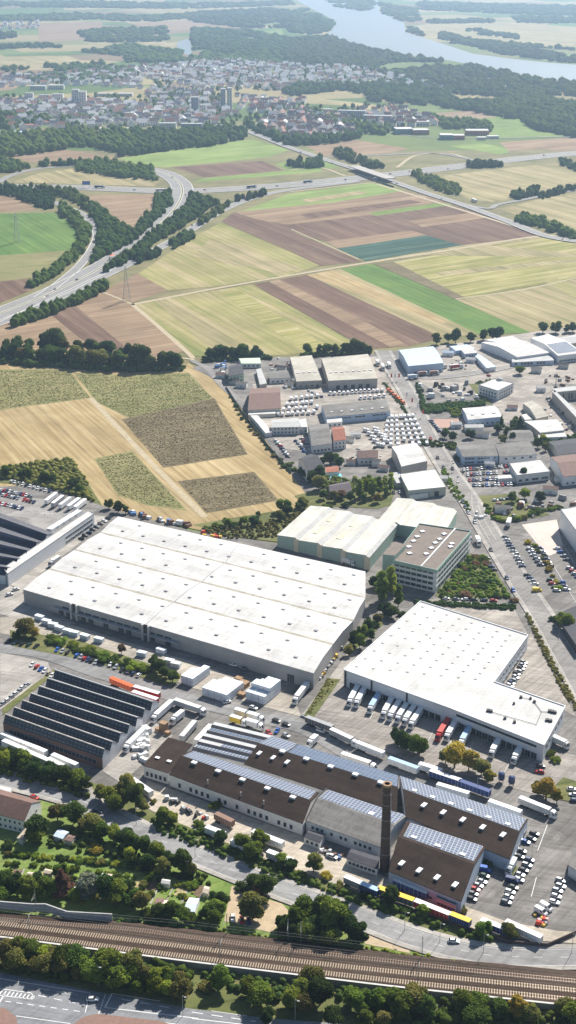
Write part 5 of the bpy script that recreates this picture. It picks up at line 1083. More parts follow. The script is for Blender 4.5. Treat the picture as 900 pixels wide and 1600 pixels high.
def place(o, p, rz, label, group=None, sx=1, name=None):
    o.location = p; o.rotation_euler = (0, 0, rz); o.scale = (sx, 1, 1)
    if name: o.name = name
    o['label'] = ' '.join(label.split())
    if group: o['group'] = group
    elif 'group' in o: del o['group']
    return o
COLP = ['white']*3+['silver']*5+['grey']*4+['black']*4+['dark blue']*3+['blue', 'red', 'red', 'beige']
def carrow(p0, p1, n, d, where, cols=None, skip=.08, kind='car', group=None, end='left', jit=.25, flip=True):
    """n bays between two photo points; d = a direction in the photo along which the cars point"""
    A, B = G(*p0, .16), G(*p1, .16); idx = {}; base = pxdir(p0[0], p0[1], p0[0]+d[0], p0[1]+d[1]); items = []
    for k in range(n):
        if random.random() < skip: continue
        c = (cols[k % len(cols)] if cols else random.choice(COLP)); items.append((k, c))
    for k, c in items:
        idx[c] = idx.get(c, 0)+1; q = A.lerp(B, (k+.5)/n)+Vector((random.uniform(-jit, jit), random.uniform(-jit, jit), 0))
        rz = base+(pi if flip and random.random() < .3 else 0)+random.uniform(-.03, .03)
        o = proto('car', c, int(random.random() < .35)) if kind == 'car' else (proto('van', c) if kind == 'van' else proto('caravan'))
        many = sum(1 for _, cc in items if cc == c)
        nm = {'car': 'car', 'van': 'van', 'caravan': 'caravan'}[kind]
        lab = ('%s %s %s %s from the %s %s' % (ordw(idx[c]), c, nm, '', end, where)) if many > 1 else ('only %s %s %s' % (c, nm, where))
        place(o, q, rz, lab, group or ('%ss %s' % (nm, where)))
def one(kind, x, y, d, label, args, z=.16, group=None):
    o = proto(kind, *args); place(o, G(x, y, z), pxdir(x, y, x+d[0], y+d[1]), label, group); return o
def span(kind, a, b, label, args, h=3.9, wfix=None):
    """vehicle whose roof runs from photo point a (rear) to b (front)"""
    A, B = G(*a, h), G(*b, h); L = (B-A).length; base = 13.6 if kind == 'trailer' else (args[3]+2.9 if len(args) > 3 else 16.5)
    o = proto(kind, *args); m_ = (A+B)/2; m_.z = .12; s = max(.6, min(1.12, L/base)); place(o, m_, math.atan2((B-A).y, (B-A).x), label, 'trucks and trailers of the haulage yards', s); return o
dk = (-16, 29)
# docked at the white hall
DT = [((559, 1071), (545, 1096), 'white', 'white', 'first docked truck from the left of the white L-shaped hall'), ((570, 1073), (556, 1098), 'white', 'white', 'second docked truck from the left of the white L-shaped hall'),
      ((592, 1083), (577, 1107), 'lightblue', 'white', 'docked truck with pale blue roof, third from the left of the white hall'), ((613, 1089), (598, 1115), 'white', 'white', 'docked truck opening the group of five, its left end'),
      ((625, 1093), (608, 1119), 'white', 'white', 'docked truck, second from the left in the group of five'), ((637, 1097), (620, 1122), 'white', 'white', 'docked truck in the middle of the group of five'),
      ((648, 1101), (631, 1126), 'white', 'white', 'docked truck, second from the right in the group of five'), ((659, 1105), (641, 1131), 'white', 'white', 'docked truck closing the group of five at its right end'),
      ((702, 1120), (683, 1150), 'red', 'red', 'red docked truck, the only red one at the white hall'), ((714, 1123), (697, 1150), 'white', 'white', 'white docked truck immediately right of the red one'),
      ((737, 1130), (719, 1160), 'lightblue', 'white', 'pale blue roofed docked truck standing alone right of the red one'), ((783, 1148), (767, 1176), 'white', 'white', 'docked truck, second from the right end of the white hall'),
      ((818, 1157), (802, 1186), 'white', 'white', 'docked truck nearest the right end of the white hall')]
for a, b, c, s_, lab in DT: span('truck', a, b, lab, (c, s_, 'red' if c == 'red' else 'white'), 3.6)
TR = [('trailer', (478, 1119), (521, 1135), 'grey', 'dark', 'dark sided trailer just inside the loading yard gate'), ('truck', (517, 1138), (557, 1157), 'white', 'grey', 'white truck with cab behind the dark sided trailer'),
      ('trailer', (556, 1158), (601, 1176), 'white', 'white', 'big white box trailer left of the round green tree'), ('truck', (534, 1176), (588, 1194), 'white', 'dull', 'white truck parked along the slate-blue solar roof'),
      ('trailer', (607, 1183), (654, 1200), 'lightblue', 'white', 'pale blue roofed trailer below the round green tree'), ('trailer', (655, 1192), (690, 1203), 'white', 'white', 'white trailer left of the blue tarpaulin trailer'),
      ('trailer', (672, 1203), (720, 1219), 'white', 'blue', 'white topped trailer with blue tarpaulin side'), ('trailer', (683, 1224), (733, 1239), 'white', 'dull', 'white trailer pushed against the panelled roof of the works'),
      ('trailer', (764, 1250), (815, 1268), 'white', 'white', 'white box trailer beside the right end of the panelled roof'), ('truck', (812, 1245), (870, 1268), 'white', 'dull', 'white truck under the yellowing tree at the yard corner'),
      ('trailer', (715, 1218), (768, 1237), 'blue', 'blue', 'deep blue trailer below the pair of yellow-green trees'),
      ('truck', (482, 1063), (458, 1094), 'white', 'dull', 'white truck leaving the front of the huge warehouse'), ('truck', (862, 1148), (888, 1160), 'white', 'white', 'white truck beside the right tip of the white hall'),
      ('trailer', (393, 1297), (444, 1317), 'white', 'white', 'white trailer with open yard around it below the brown shed'), ('trailer', (362, 1311), (396, 1324), 'white', 'white', 'white trailer behind the small tree beside the lower fence'),
      ('trailer', (322, 1291), (351, 1302), 'white', 'white', 'leftmost white trailer along the lower fence'), ('trailer', (418, 1329), (457, 1344), 'white', 'dull', 'white trailer right of the fence tree'),
      ('trailer', (337, 1270), (364, 1283), 'brown', 'brown', 'rusty brown container beside the brown shed'), ('trailer', (540, 1369), (566, 1380), 'white', 'grey', 'short white trailer left of the blue one by the lower fence'),
      ('trailer', (565, 1380), (590, 1390), 'lightblue', 'blue', 'blue and white trailer between the white and the yellow one'), ('trailer', (591, 1386), (647, 1406), 'yellow', 'dark', 'long bright yellow roofed trailer by the lower fence'),
      ('trailer', (615, 1373), (669, 1395), 'white', 'blue', 'white topped trailer behind the long yellow one'), ('trailer', (648, 1406), (703, 1428), 'white', 'red', 'white topped trailer with dark red sides right of the yellow one'),
      ('trailer', (704, 1427), (735, 1439), 'yellow', 'blue', 'short yellow roofed trailer with blue sides'), ('trailer', (752, 1436), (793, 1452), 'white', 'blue', 'white trailer right of the short yellow one'),
      ('trailer', (790, 1438), (847, 1464), 'white', 'white', 'long white trailer at the right corner of the car park'),
      ('trailer', (3, 1145), (35, 1159), 'white', 'white', 'leftmost rear trailer below the brick factory'), ('trailer', (36, 1159), (72, 1174), 'white', 'white', 'right hand rear trailer below the brick factory'),
      ('trailer', (5, 1156), (40, 1171), 'white', 'white', 'leftmost front trailer below the brick factory'), ('trailer', (40, 1172), (77, 1188), 'white', 'white', 'second front trailer below the brick factory'),
      ('trailer', (75, 1184), (99, 1196), 'dull', 'white', 'dull white third front trailer below the brick factory'), ('trailer', (80, 1177), (122, 1195), 'white', 'white', 'trailer nearest the right corner below the brick factory'),
      ('trailer', (172, 1058), (209, 1073), 'orange', 'orange', 'bright orange trailer behind the brick factory'), ('trailer', (207, 1071), (251, 1084), 'white', 'red', 'rear white trailer right of the orange one'), ('trailer', (205, 1079), (248, 1093), 'white', 'red', 'front white trailer right of the orange one'),
      ('truck', (270, 1092), (236, 1122), 'white', 'white', 'white truck along the white end of the brick factory'), ('truck', (226, 1136), (193, 1168), 'white', 'white', 'white truck with dark lettered side below the first one'),
      ('truck', (273, 1092), (321, 1108), 'white', 'dull', 'white truck waiting across the works road'), ('trailer', (306, 1124), (282, 1152), 'dull', 'grey', 'grey trailer west of the solar works'), ('trailer', (333, 1128), (303, 1160), 'white', 'white', 'long white trailer touching the pale striped shed'),
      ('trailer', (206, 1216), (236, 1237), 'white', 'white', 'white trailer in front of the white walled workshop'),
      ('trailer', (92, 766), (67, 785), 'white', 'white', 'first parked trailer of the left lot beside the cars'), ('trailer', (103, 770), (77, 790), 'white', 'grey', 'second parked trailer of the left lot'), ('trailer', (121, 768), (82, 797), 'dull', 'white', 'longest parked trailer of the left lot'),
      ('trailer', (130, 773), (100, 795), 'white', 'white', 'fourth parked trailer of the left lot'), ('trailer', (137, 776), (113, 795), 'white', 'white', 'fifth parked trailer of the left lot nearest the bushes'),
      ('trailer', (340, 1123), (330, 1127), 'white', 'white', 'x')][:-1]
for k, a, b, c, s_, lab in TR: span(k, a, b, lab, (c, s_) if k == 'trailer' else (c, s_, 'white'))
def rigid(x, y, d, label, c='white', s_='white', cab='white', L=6.5): return one('truck', x, y, d, label, (c, s_, cab, L), .14, 'lorries of the works')
rigid(277, 1127, (-10, 8), 'small white box lorry between the parked trailers', L=7); rigid(85, 882, (-12, 8), 'white box lorry beside the upper left corner of the huge warehouse', L=7); rigid(747, 850, (4, 8), 'white box lorry beside the office block on the street', L=6)
rigid(798, 1360, (-5, 9), 'white box lorry in the middle of the car park', L=5.5); rigid(380, 1121, (10, 3), 'white lorry at the left of the small lorries behind the striped shed', L=6); rigid(400, 1127, (10, 3), 'white lorry at the right of the small lorries behind the striped shed', L=6)
rigid(373, 1132, (10, 3), 'yellow sided lorry behind the striped shed', s_='yellow', L=6); rigid(398, 1138, (10, 3), 'white lorry touching the solar roof behind the striped shed', L=6.5); rigid(488, 1164, (-7, 6), 'white van lorry beside the slate-blue panels', L=4.5)
rigid(728, 844, (8, 4), 'white box lorry behind the brown roofed office block', L=6.5); rigid(545, 882, (10, 3), 'white box lorry between the huge warehouse and the cream hall', L=6.5); rigid(795, 820, (3, -8), 'white lorry on the pale slab beside the tall warehouse', L=8)
for k, (x, y, s_) in enumerate(((660, 579, 'grey'), (688, 576, 'white'), (712, 576, 'red'))): rigid(x, y, (10, -1), '%s lorry from the left in front of the pale blue hall' % ordw(k+1), 'dull', s_, L=9)
for k, (x, y, s_) in enumerate(((645, 592, 'lightblue'), (661, 587, 'brown'), (679, 586, 'brown'))): rigid(x, y, (10, -1), '%s lorry from the left by the street junction' % ordw(k+1), 'dull' if k == 0 else 'brown', s_, L=6.5)
for k, (x, y) in enumerate(((590, 570), (598, 577), (608, 574))): rigid(x, y, (4, 8), '%s lorry from the left at the east side of the wide cream hall' % ordw(k+1), L=7)
# motorway traffic
MT = [(156, 293.5, (10, .3), 'white truck on the motorway under the loop trees', 'dull', 'dark'), (393, 293.5, (10, -1), 'grey truck on the motorway right of the slip road', 'dull', 'blue'), (481, 285.5, (10, -1), 'truck on the motorway left of the bridge', 'lightblue', 'dark'), (175, 404, (-8, 5), 'orange and white truck on the wide motorway curve', 'orange', 'white'), (343, 329, (-6, 5), 'dark blue truck on the slip road by the trees', 'blue', 'blue'), (252, 299, (10, 0), 'white truck crossing below the motorway curve', 'white', 'dull'), (741, 315, (10, 4), 'white truck at the country road junction', 'white', 'white'), (748, 257, (10, -1), 'white truck on the far motorway to the right', 'white', 'white'), (590, 281, (10, -1), 'dark truck just right of the motorway bridge', 'grey', 'dark')]
for x, y, d, lab, c, s_ in MT: one('truck', x, y, d, lab, (c, s_, 'white'), .35, 'trucks on the motorway')
pts = [(75, 462, (-8, 4)), (86, 452, (8, -4)), (120, 437, (8, -4)), (238, 356, (-5, 5)), (290, 305, (1, 6)), (269, 277, (-5, -4)), (278, 371, (8, -5)), (300, 352, (8, -5)), (322, 340, (8, -5)), (400, 309, (8, -2)), (414, 303, (8, -2)), (50, 478, (-8, 4)), (205, 381, (-8, 6)), (540, 281, (8, -1)), (640, 268, (8, -1)), (700, 264, (8, -1)), (780, 253, (8, -1)), (433, 291, (8, -1)), (320, 297, (8, 0)), (80, 291, (8, 0)), (210, 297, (8, 0)), (620, 287, (8, 3)), (470, 238, (8, 3)), (520, 254, (8, 3)), (690, 311, (8, 3)), (880, 375, (8, 2)), (610, 272, (8, -1)), (850, 243, (8, -1))]
for k, (x, y, d) in enumerate(pts):
    c = COLP[(k*5) % len(COLP)]; w_ = 'curving motorway' if 200 < y < 330 and 230 < x < 300 else ('bridge road' if y < 320 and x > 455 and d[1] > 0 else 'motorway'); one('car', x, y, d, '%s car on the %s, %s moving car from the left' % (c, w_, ordw(1+sum(1 for q in pts if q[0] < x))), (c, 0), .35 if w_ != 'bridge road' else .95, 'cars driving on the motorway and ramps')
# car parks
carrow((0, 766), (52, 777), 12, (-3, 3), 'in the top row of the left lot', ['white', 'red', 'dark blue', 'white', 'grey', 'white', 'silver', 'dark blue', 'red', 'white', 'grey', 'silver'])
carrow((-2, 772), (55, 786), 12, (-3, 3), 'in the middle row of the left lot', ['dark blue', 'white', 'red', 'grey', 'white', 'dark blue', 'silver', 'white', 'red', 'red', 'black', 'dark blue'])
carrow((-2, 787), (37, 796), 9, (-3, 3), 'in the bottom row of the left lot', ['red', 'white', 'red', 'silver', 'white', 'dark blue', 'dark blue', 'white', 'dark blue'])
carrow((15, 752), (80, 769), 11, (-3, 4), 'along the bushes of the left lot', ['white', 'white', 'silver', 'white', 'dark blue', 'white'])
carrow((86, 1015), (110, 1022), 3, (-4, 5), 'in the left bays along the hedge', ['blue', 'silver', 'black'], 0)
carrow((118, 1024), (152, 1037), 6, (-4, 5), 'in the middle bays along the hedge', ['blue', 'silver', 'red', 'dark blue', 'black', 'silver'], 0)
carrow((168, 1037), (196, 1050), 3, (-5, 5), 'in the bays nearest the tree clump', ['white', 'silver', 'black'], 0)
carrow((198, 1048), (220, 1058), 3, (-5, 5), 'in the last bays before the tree clump', ['white', 'dark blue', 'white'], 0)
carrow((8, 1002), (62, 1012), 5, (-6, 4), 'under the tree at the left end of the hedge', ['black', 'grey', 'black', 'dark green', 'black'], 0)
carrow((48, 1038), (85, 1058), 6, (-6, 6), 'at the north corner of the brick factory', ['white', 'red', 'blue', 'white', 'beige', 'white'], 0)
carrow((45, 1068), (0, 1104), 7, (-7, 4), 'in the diagonal row left of the brick factory', ['silver', 'white', 'silver', 'white', 'silver', 'white', 'silver'], 0)
carrow((124, 845), (172, 808), 8, (10, 3), 'beside the upper left wall of the huge warehouse', ['black', 'black', 'dark blue', 'black', 'grey', 'black', 'white', 'black'], 0)
carrow((690, 936), (778, 940), 6, (10, 0), 'below the bushes of the office block', ['white', 'grey', 'white', 'black', 'black', 'red'], 0)
carrow((760, 872), (764, 883), 2, (10, -1), 'in the white pair beside the street bushes', ['white', 'silver'], 0, end='top'); carrow((766, 884), (773, 894), 2, (10, -1), 'in the dark pair beside the street bushes', ['dark blue', 'black'], 0, end='top')
for x, y, c in ((723, 785, 'dark blue'), (727, 793, 'dark blue'), (732, 802, 'silver'), (742, 817, 'silver'), (767, 860, 'black'), (792, 904, 'dark blue'), (802, 923, 'blue'), (673, 686, 'red'), (684, 716, 'black'), (693, 731, 'black'), (707, 733, 'black'), (703, 749, 'silver')):
    one('car', x, y, (6, 10), '%s car on the main street, %s car of the street from the top' % (c, ordw(1+sum(1 for q in (785, 793, 802, 817, 860, 904, 923, 686, 716, 731, 733, 749) if q < y))), (c, 1), .45, 'cars on the main street')
carrow((788, 838), (818, 888), 11, (10, -1), 'in the street side row of the car park', None, .0, end='top'); carrow((822, 897), (838, 916), 4, (10, -1), 'in the short lower row of the tree lined car park', ['black', 'dark blue', 'silver', 'white'], 0, end='top')
one('van', 839, 924, (10, 0), 'yellow van at the lower end of the tree lined car park', ('yellow',))
carrow((826, 856), (846, 886), 6, (10, 1), 'left of the little trees of the car park', None, .0, end='top'); carrow((843, 855), (862, 888), 6, (10, 1), 'right of the little trees of the car park', None, .1, end='top')
carrow((858, 905), (872, 926), 4, (10, 1), 'in the lower tree island row', None, 0, end='top'); carrow((876, 908), (888, 925), 3, (10, 1), 'right of the lower tree island', ['blue', 'dark blue', 'white'], 0, end='top')
carrow((868, 855), (888, 878), 4, (10, 1), 'beside the shadow of the tall warehouse', ['white', 'blue', 'silver', 'grey'], 0, end='top'); carrow((888, 886), (905, 905), 4, (10, 1), 'at the right edge of the tree lined car park', ['white', 'red', 'white', 'dark blue'], 0, end='top')
carrow((820, 1034), (795, 1075), 9, (9, 4), 'in the notch of the white L-shaped hall', ['silver', 'silver', 'black', 'white', 'black', 'white', 'silver', 'dark blue', 'white'], 0, end='top')
carrow((846, 1194), (842, 1212), 2, (10, 1), 'at the right tip of the white hall', ['black', 'red'], 0, end='top'); carrow((893, 1230), (899, 1256), 3, (10, 1), 'at the right edge near the yellowing tree', ['white', 'white', 'dark blue'], 0, end='top')
for (x, y), c in zip([(835, 1304), (830, 1312), (821, 1317), (815, 1331), (812, 1340), (827, 1345), (823, 1353), (818, 1361), (812, 1368), (811, 1376), (802, 1388), (797, 1395), (794, 1403), (791, 1411)], ['black', 'black', 'blue', 'grey', 'black', 'dark blue', 'silver', 'black', 'silver', 'white', 'dark green', 'white', 'white', 'grey']):
    one('car', x, y, (10, 3), '%s car, %s from the top in the central row of the lower car park' % (c, ordw(1+sum(1 for q in (1304, 1312, 1317, 1331, 1340, 1345, 1353, 1361, 1368, 1376, 1388, 1395, 1403, 1411) if q < y))), (c, int(x) % 2), .16, 'cars of the lower car park')
one('van', 757, 1361, (10, 2), 'blue van at the head of the row beside the brown shed', ('blue',)); one('van', 800, 1378, (10, 2), 'pale blue van in the central row of the lower car park', ('dark blue',))
for x, y, c in ((757, 1370, 'dark green'), (753, 1379, 'silver'), (747, 1385, 'silver'), (742, 1391, 'red'), (739, 1398, 'grey'), (737, 1406, 'black')): one('car', x, y, (10, 3), '%s car beside the end wall of the brown shed, %s from the top' % (c, ordw(1+sum(1 for q in (1370, 1379, 1385, 1391, 1398, 1406) if q < y))), (c, 0), .16, 'cars of the lower car park')
for x, y, c in ((876, 1377, 'silver'), (876, 1386, 'silver'), (871, 1393, 'silver'), (869, 1402, 'silver'), (866, 1411, 'white')): one('car', x, y, (10, 3), 'car in the right hand row of the lower car park, %s from the top' % ordw(1+sum(1 for q in (1377, 1386, 1393, 1402, 1411) if q < y)), (c, 1), .16, 'cars of the lower car park')
one('van', 845, 1427, (9, 5), 'white van left of its pair near the lower car park corner', ('white',)); one('van', 853, 1420, (9, 5), 'white van right of its pair near the lower car park corner', ('white',))
for x, y, d, c, lab in ((709, 1472, (10, 1), 'white', 'white car driving on the lower road beside the railway'), (145, 1563, (10, 0), 'white', 'white and dark car crossing the big road at the bottom'), (54, 1247, (8, 3), 'red', 'dark red car on the lower road behind the brown roofed house'), (153, 1269, (10, 2), 'dark blue', 'dark blue car on the lower road between the tree shadows'),
                     (32, 1511, (10, 1), 'blue', 'bright blue car parked under the trees above the big road'), (364, 1436, (1, 8), 'white', 'white car on the sandy lot, left one'), (378, 1439, (1, 8), 'red', 'red car on the sandy lot'), (389, 1441, (1, 8), 'dark blue', 'dark car on the sandy lot beside the tree'), (388, 1405, (5, -5), 'silver', 'silver car under the trees at the top of the sandy lot'),
                     (501, 1143, (9, 3), 'white', 'white car in the loading yard behind the trucks'), (432, 1127, (9, 3), 'black', 'black car left of its pair at the yard gate'), (447, 1133, (9, 3), 'black', 'black car right of its pair at the yard gate'), (433, 1143, (-6, 8), 'blue', 'blue car beside the solar roof corner'), (420, 1146, (5, 5), 'red', 'red and white car beside the solar roof corner'),
                     (447, 1150, (8, 4), 'silver', 'silver car at the solar roof corner'), (396, 1107, (9, 3), 'white', 'white car in front of the white crates'), (355, 1098, (8, -2), 'white', 'small white car left of the white crates'), (365, 1040, (9, 2), 'white', 'white car before the blank grey wall of the warehouse'), (381, 1046, (9, 3), 'grey', 'dark car in the shadow of the warehouse wall'),
                     (15, 930, (9, -2), 'white', 'white car near the left corner of the warehouse'), (25, 922, (9, -2), 'white', 'second white car near the left corner of the warehouse'), (68, 948, (8, 3), 'silver', 'silver car in the shadow below the warehouse corner'), (520, 1340, (8, 3), 'white', 'white car before the grey shed of the works')):
    one('car', x, y, d, lab, (c, 0), .3)
# dealers' yards
YC = ['white', 'white', 'red', 'dark blue', 'silver', 'white', 'black', 'blue', 'white', 'grey']
for k, (y0, y1, xa, xb) in enumerate(((735, 729, 722, 798), (743, 738, 728, 800), (751, 748, 732, 804), (759, 757, 737, 806))):
    carrow((xa, y0), (xb, y1), 14, (2, 8), 'in row %s of the crowded used car lot' % ordw(k+1).replace('first', 'one').replace('second', 'two').replace('third', 'three').replace('fourth', 'four').replace('fifth', 'five'), YC[k:]+YC[:k], .06, group='used cars packed in the crowded lot', jit=.5)
carrow((430, 688), (452, 716), 7, (8, 2), 'in the left row below the white office', YC, 0, end='top'); carrow((462, 688), (478, 708), 5, (8, 2), 'in the right row below the white office', YC[3:], 0, end='top'); carrow((470, 684), (488, 706), 5, (8, 2), 'close to the dark grey gabled hall', YC[1:], 0, end='top')
carrow((672, 657), (688, 676), 7, (8, 1), 'beside the main street on the red paving', ['dark blue', 'black', 'dark blue', 'grey'], 0, end='top'); carrow((705, 661), (730, 668), 8, (4, 6), 'before the white roofed workshop on the red paving', ['white', 'silver', 'dark blue', 'white'], 0)
carrow((768, 783), (800, 780), 3, (8, 0), 'by the green patch below the street lot', ['white', 'silver', 'dark blue'], 0)
carrow((690, 798), (706, 804), 3, (6, 2), 'behind the cream hall', ['red', 'silver', 'grey'], 0)
carrow((740, 548), (765, 590), 9, (8, 2), 'in the used car yard left of the narrow shed', YC[2:], .1, end='top'); carrow((775, 552), (800, 560), 5, (6, 3), 'in front of the north eastern store', YC, 0)
carrow((745, 614), (790, 612), 3, (9, 0), 'on the forecourt of the office villa', ['white', 'grey', 'silver'], 0)
carrow((610, 771), (695, 766), 9, (2, 8), 'before the cream flat roofed building', ['black', 'silver', 'dark blue', 'black', 'white'], 0)
carrow((513, 617), (600, 611), 13, (1, 8), 'in the rear row below the cream halls', ['white'], 0, 'van', end='left'); carrow((560, 624), (604, 620), 6, (1, 8), 'in the front row below the cream halls', ['white'], 0, 'van')
carrow((480, 610), (505, 622), 4, (6, 3), 'north of the caravans', ['white', 'silver', 'white', 'dark blue'], 0)
carrow((606, 610), (632, 633), 6, (7, 4), 'in the row of orange vehicles beside the street', ['orange'], 0, 'van', end='top')
NR = 'one two three four five six seven'.split()
for k in range(7):
    y = 655+k*7.2; carrow((603-k*1.5, y), (648+k*4, y-3), 7, (2, 8), 'in row %s of the white caravan field' % NR[k], ['white'], .03, 'caravan', group='caravans in the white caravan field', flip=False)
for k, (a, b, n_) in enumerate((((452, 626), (500, 620), 6), ((446, 634), (498, 630), 7), ((440, 642), (500, 638), 7), ((430, 650), (494, 646), 8), ((570, 672), (596, 700), 5), ((584, 670), (606, 694), 5))):
    carrow(a, b, n_, (2, 8) if k < 4 else (8, 2), 'in %s group beside the %s' % (['the top', 'the second', 'the third', 'the lowest', 'the left', 'the right'][k], 'large barn' if k < 4 else 'small brown roofed house'), ['white'], .05, 'caravan', group='caravans behind the white office', flip=False, jit=.7)
# ---- white crates stacked in the yard, site boxes
crw = mat('white_crate', (.72, .76, .80), .6, .06, .6); crs = mat('crate_edge', (.5, .56, .62), .6, .05, 1)
def crate(p, rz, w, d, h_, label, group):
    k = (w, d, h_)
    if k not in WC:
        b = MB(); b.box(-w/2, w/2, -d/2, d/2, .1, h_); 
        for x in np.linspace(-w/2+.1, w/2-.1, 4):
            for s in (-1, 1): b.box(x-.06, x+.06, s*(d/2+.03)-.03, s*(d/2+.03)+.03, .05, h_-.05, 1)
        b.box(-w/2-.05, w/2+.05, -d/2-.05, d/2+.05, h_, h_+.06); WC[k] = b.mesh('crate', [crw, crs])
    o = link('container_box', WC[k], None, p, rz); tag(o, label, 'container', group); return o
cr = pxdir(340, 1082, 385, 1096)
for nm, (x, y), nx, ny, nz in (('left stack beside the tree clump', (292, 1066), 2, 3, 2), ('middle stack before the warehouse', (325, 1085), 4, 3, 2), ('right stack beside the timber', (393, 1091), 3, 3, 3)):
    p0 = G(x, y); e = Vector((cos(cr), sin(cr), 0)); f = Vector((-sin(cr), cos(cr), 0))
    for i in range(nx):
        for j in range(ny):
            for k in range(nz-(1 if (j == 0 and nz > 2) else 0)-(1 if (i == 0 and j == 2) else 0)):
                crate(p0+e*(i*3.7)+f*(j*5.1)+Vector((0, 0, .1+k*2.3)), cr, 3.5, 4.9, 2.2, 'box column %s, row %s, layer %s of the %s' % (NR[i], NR[j], NR[k], nm), 'white site boxes stacked before the warehouse')
for k, (x, y) in enumerate(((62, 968), (73, 975), (83, 980), (93, 985), (106, 990), (116, 993), (133, 998), (155, 1003), (222, 1025), (252, 1020), (265, 1037), (275, 1042))):
    crate(G(x, y, .1), cr+(.1*(k % 3)), 5.2, 2.6, 2.5, 'white box, %s from the left in the line behind the hedge' % ordw(k+1), 'white boxes in a line behind the hedge')
wood = mat('timber_boards', (.34, .22, .13), .9, .25, .8)
def pallet_stack(x, y, w, d, h_, rz, lab, m, name='timber_stack', cat='stack', grp=None):
    b = MB(); n = max(2, int(h_/.35))
    for k in range(n):
        z = .1+k*h_/n; s = random.uniform(.92, 1); b.box(-w/2*s, w/2*s, -d/2, d/2, z, z+h_/n*.75)
    o = b.build(name, m); o.location = G(x, y, .1); o.rotation_euler = (0, 0, rz); tag(o, lab, cat, grp)
for k, (x, y, w, d, h_) in enumerate(((373, 1064, 4, 3, 2), (381, 1072, 5, 4, 2.5), (372, 1080, 4, 3, 1.5), (378, 1088, 4, 3, 2), (256, 1143, 3.5, 3, 5), (247, 1142, 2.5, 2, 1.6), (262, 1148, 2.5, 2, 1.8))): pallet_stack(x, y, w, d, h_, cr, '%s timber stack from the left in the yards' % ordw([4, 7, 3, 6, 2-0, 1, 5][k] if False else 1+sorted([373, 381, 372, 378, 256, 247, 262]).index(x)), wood, grp='timber stacks in the yards')
# goods piled in yards
GM = [mat('goods_'+n, c, .8, .15, 1) for n, c in (('white', (.74, .74, .72)), ('grey', (.3, .3, .3)), ('rust', (.20, .11, .075)), ('blue', (.1, .2, .4)), ('yellow', (.65, .45, .08)), ('pink', (.62, .40, .36)), ('dark', (.06, .06, .06)), ('red', (.5, .06, .04)))]
def goods(n, poly, where, cols, smin=1, smax=2.6, z=.12, cat='pallet load'):
    xs_, ys_ = [p[0] for p in poly], [p[1] for p in poly]; k = 0; items = []
    while k < n:
        x, y = random.uniform(min(xs_), max(xs_)), random.uniform(min(ys_), max(ys_))
        if inside(poly, x, y): items.append((x, y)); k += 1
    for k, (x, y) in enumerate(sorted(items)):
        s = random.uniform(smin, smax); w, d, h_ = s*random.uniform(.7, 1.5), s*random.uniform(.6, 1), s*random.uniform(.4, .9); m_ = GM[random.choice(cols)]
        b = MB(); a = .12*s; b.box(-w/2, w/2, -d/2, d/2, 0, .12, 0); b.loft([[(-w/2+a*(i > 0)*.5, -d/2, .12), (-w/2+a*.5, -d/2+a, h_), (-w/2+a*.5, d/2-a, h_), (-w/2, d/2, .12)] if i == 0 else [(w/2, -d/2, .12), (w/2-a, -d/2+a, h_*.9), (w/2-a, d/2-a, h_*.9), (w/2, d/2, .12)] for i in (0, 1)], 1)
        o = b.build('pallet_load', [wood, m_]); o.location = G(x, y, z); o.rotation_euler = (0, 0, random.uniform(0, pi))
        tag(o, '%s heap of goods, %s from the left %s' % (m_.name.replace('goods_', ''), ordw(k+1), where), cat, 'goods '+where)
goods(34, [(653, 604), (725, 596), (752, 625), (745, 632), (668, 634), (655, 620)], 'in the hedged scrapyard', [0, 1, 6, 1, 6, 0], 2, 5, cat='scrap heap')
goods(22, [(205, 800), (300, 822), (300, 826), (205, 806)], 'along the field side of the huge warehouse', [0, 1, 2, 3, 0], 2, 3.6)
goods(22, [(204, 1160), (228, 1140), (244, 1160), (222, 1195), (206, 1200)], 'beside the white walled workshop', [0, 0, 0, 0, 1], 2, 4)
goods(18, [(262, 1247), (300, 1262), (330, 1278), (325, 1284), (255, 1254)], 'in the yard of the long brown shed', [7, 1, 0, 0, 6], 1.2, 2.4)
goods(16, [(500, 1322), (540, 1336), (530, 1345), (495, 1332)], 'before the grey shed', [1, 2, 3, 0, 6], 1, 2)
goods(16, [(535, 1010), (545, 1000), (500, 1062), (493, 1066)], 'along the right end of the huge warehouse', [0, 0, 5, 4, 1], 1.5, 2.6)
goods(14, [(640, 806+0), (790, 800), (850, 805), (840, 812), (780, 812)], 'on the overgrown lot by the street', [5, 1, 0, 2], 1.4, 3)
goods(20, [(765, 790), (900, 775), (900, 790), (770, 805)], 'in the storage yard', [2, 1, 1, 0, 2], 2, 4.5)
goods(12, [(330, 565), (352, 565), (352, 600), (345, 590)], 'by the field corner house', [0, 1, 3, 0], 2, 4)
goods(10, [(420, 560), (450, 560), (455, 575), (425, 578)], 'left of the cream halls', [2, 5, 1, 0], 2, 3)
goods(12, [(850, 583), (900, 590), (890, 605), (850, 600)], 'beside the digger yard', [4, 2, 1, 2], 2, 3.6)
goods(10, [(830, 1418), (858, 1442), (850, 1450), (838, 1442)], 'at the lower car park corner', [7, 5, 0, 4], 1.2, 2.4)
goods(10, [(310, 830), (345, 838), (345, 845), (315, 838)], 'at the bushes above the huge warehouse', [4, 1, 7, 2], 2, 3)
goods(16, [(700, 722), (722, 718), (726, 760), (712, 760)], 'beside the used car lot', [6, 1, 0], .8, 1.8)
goods(18, [(858, 618), (900, 665), (880, 680), (840, 640)], 'along the concrete storage bay', [1, 6, 2, 0], 1.2, 3)
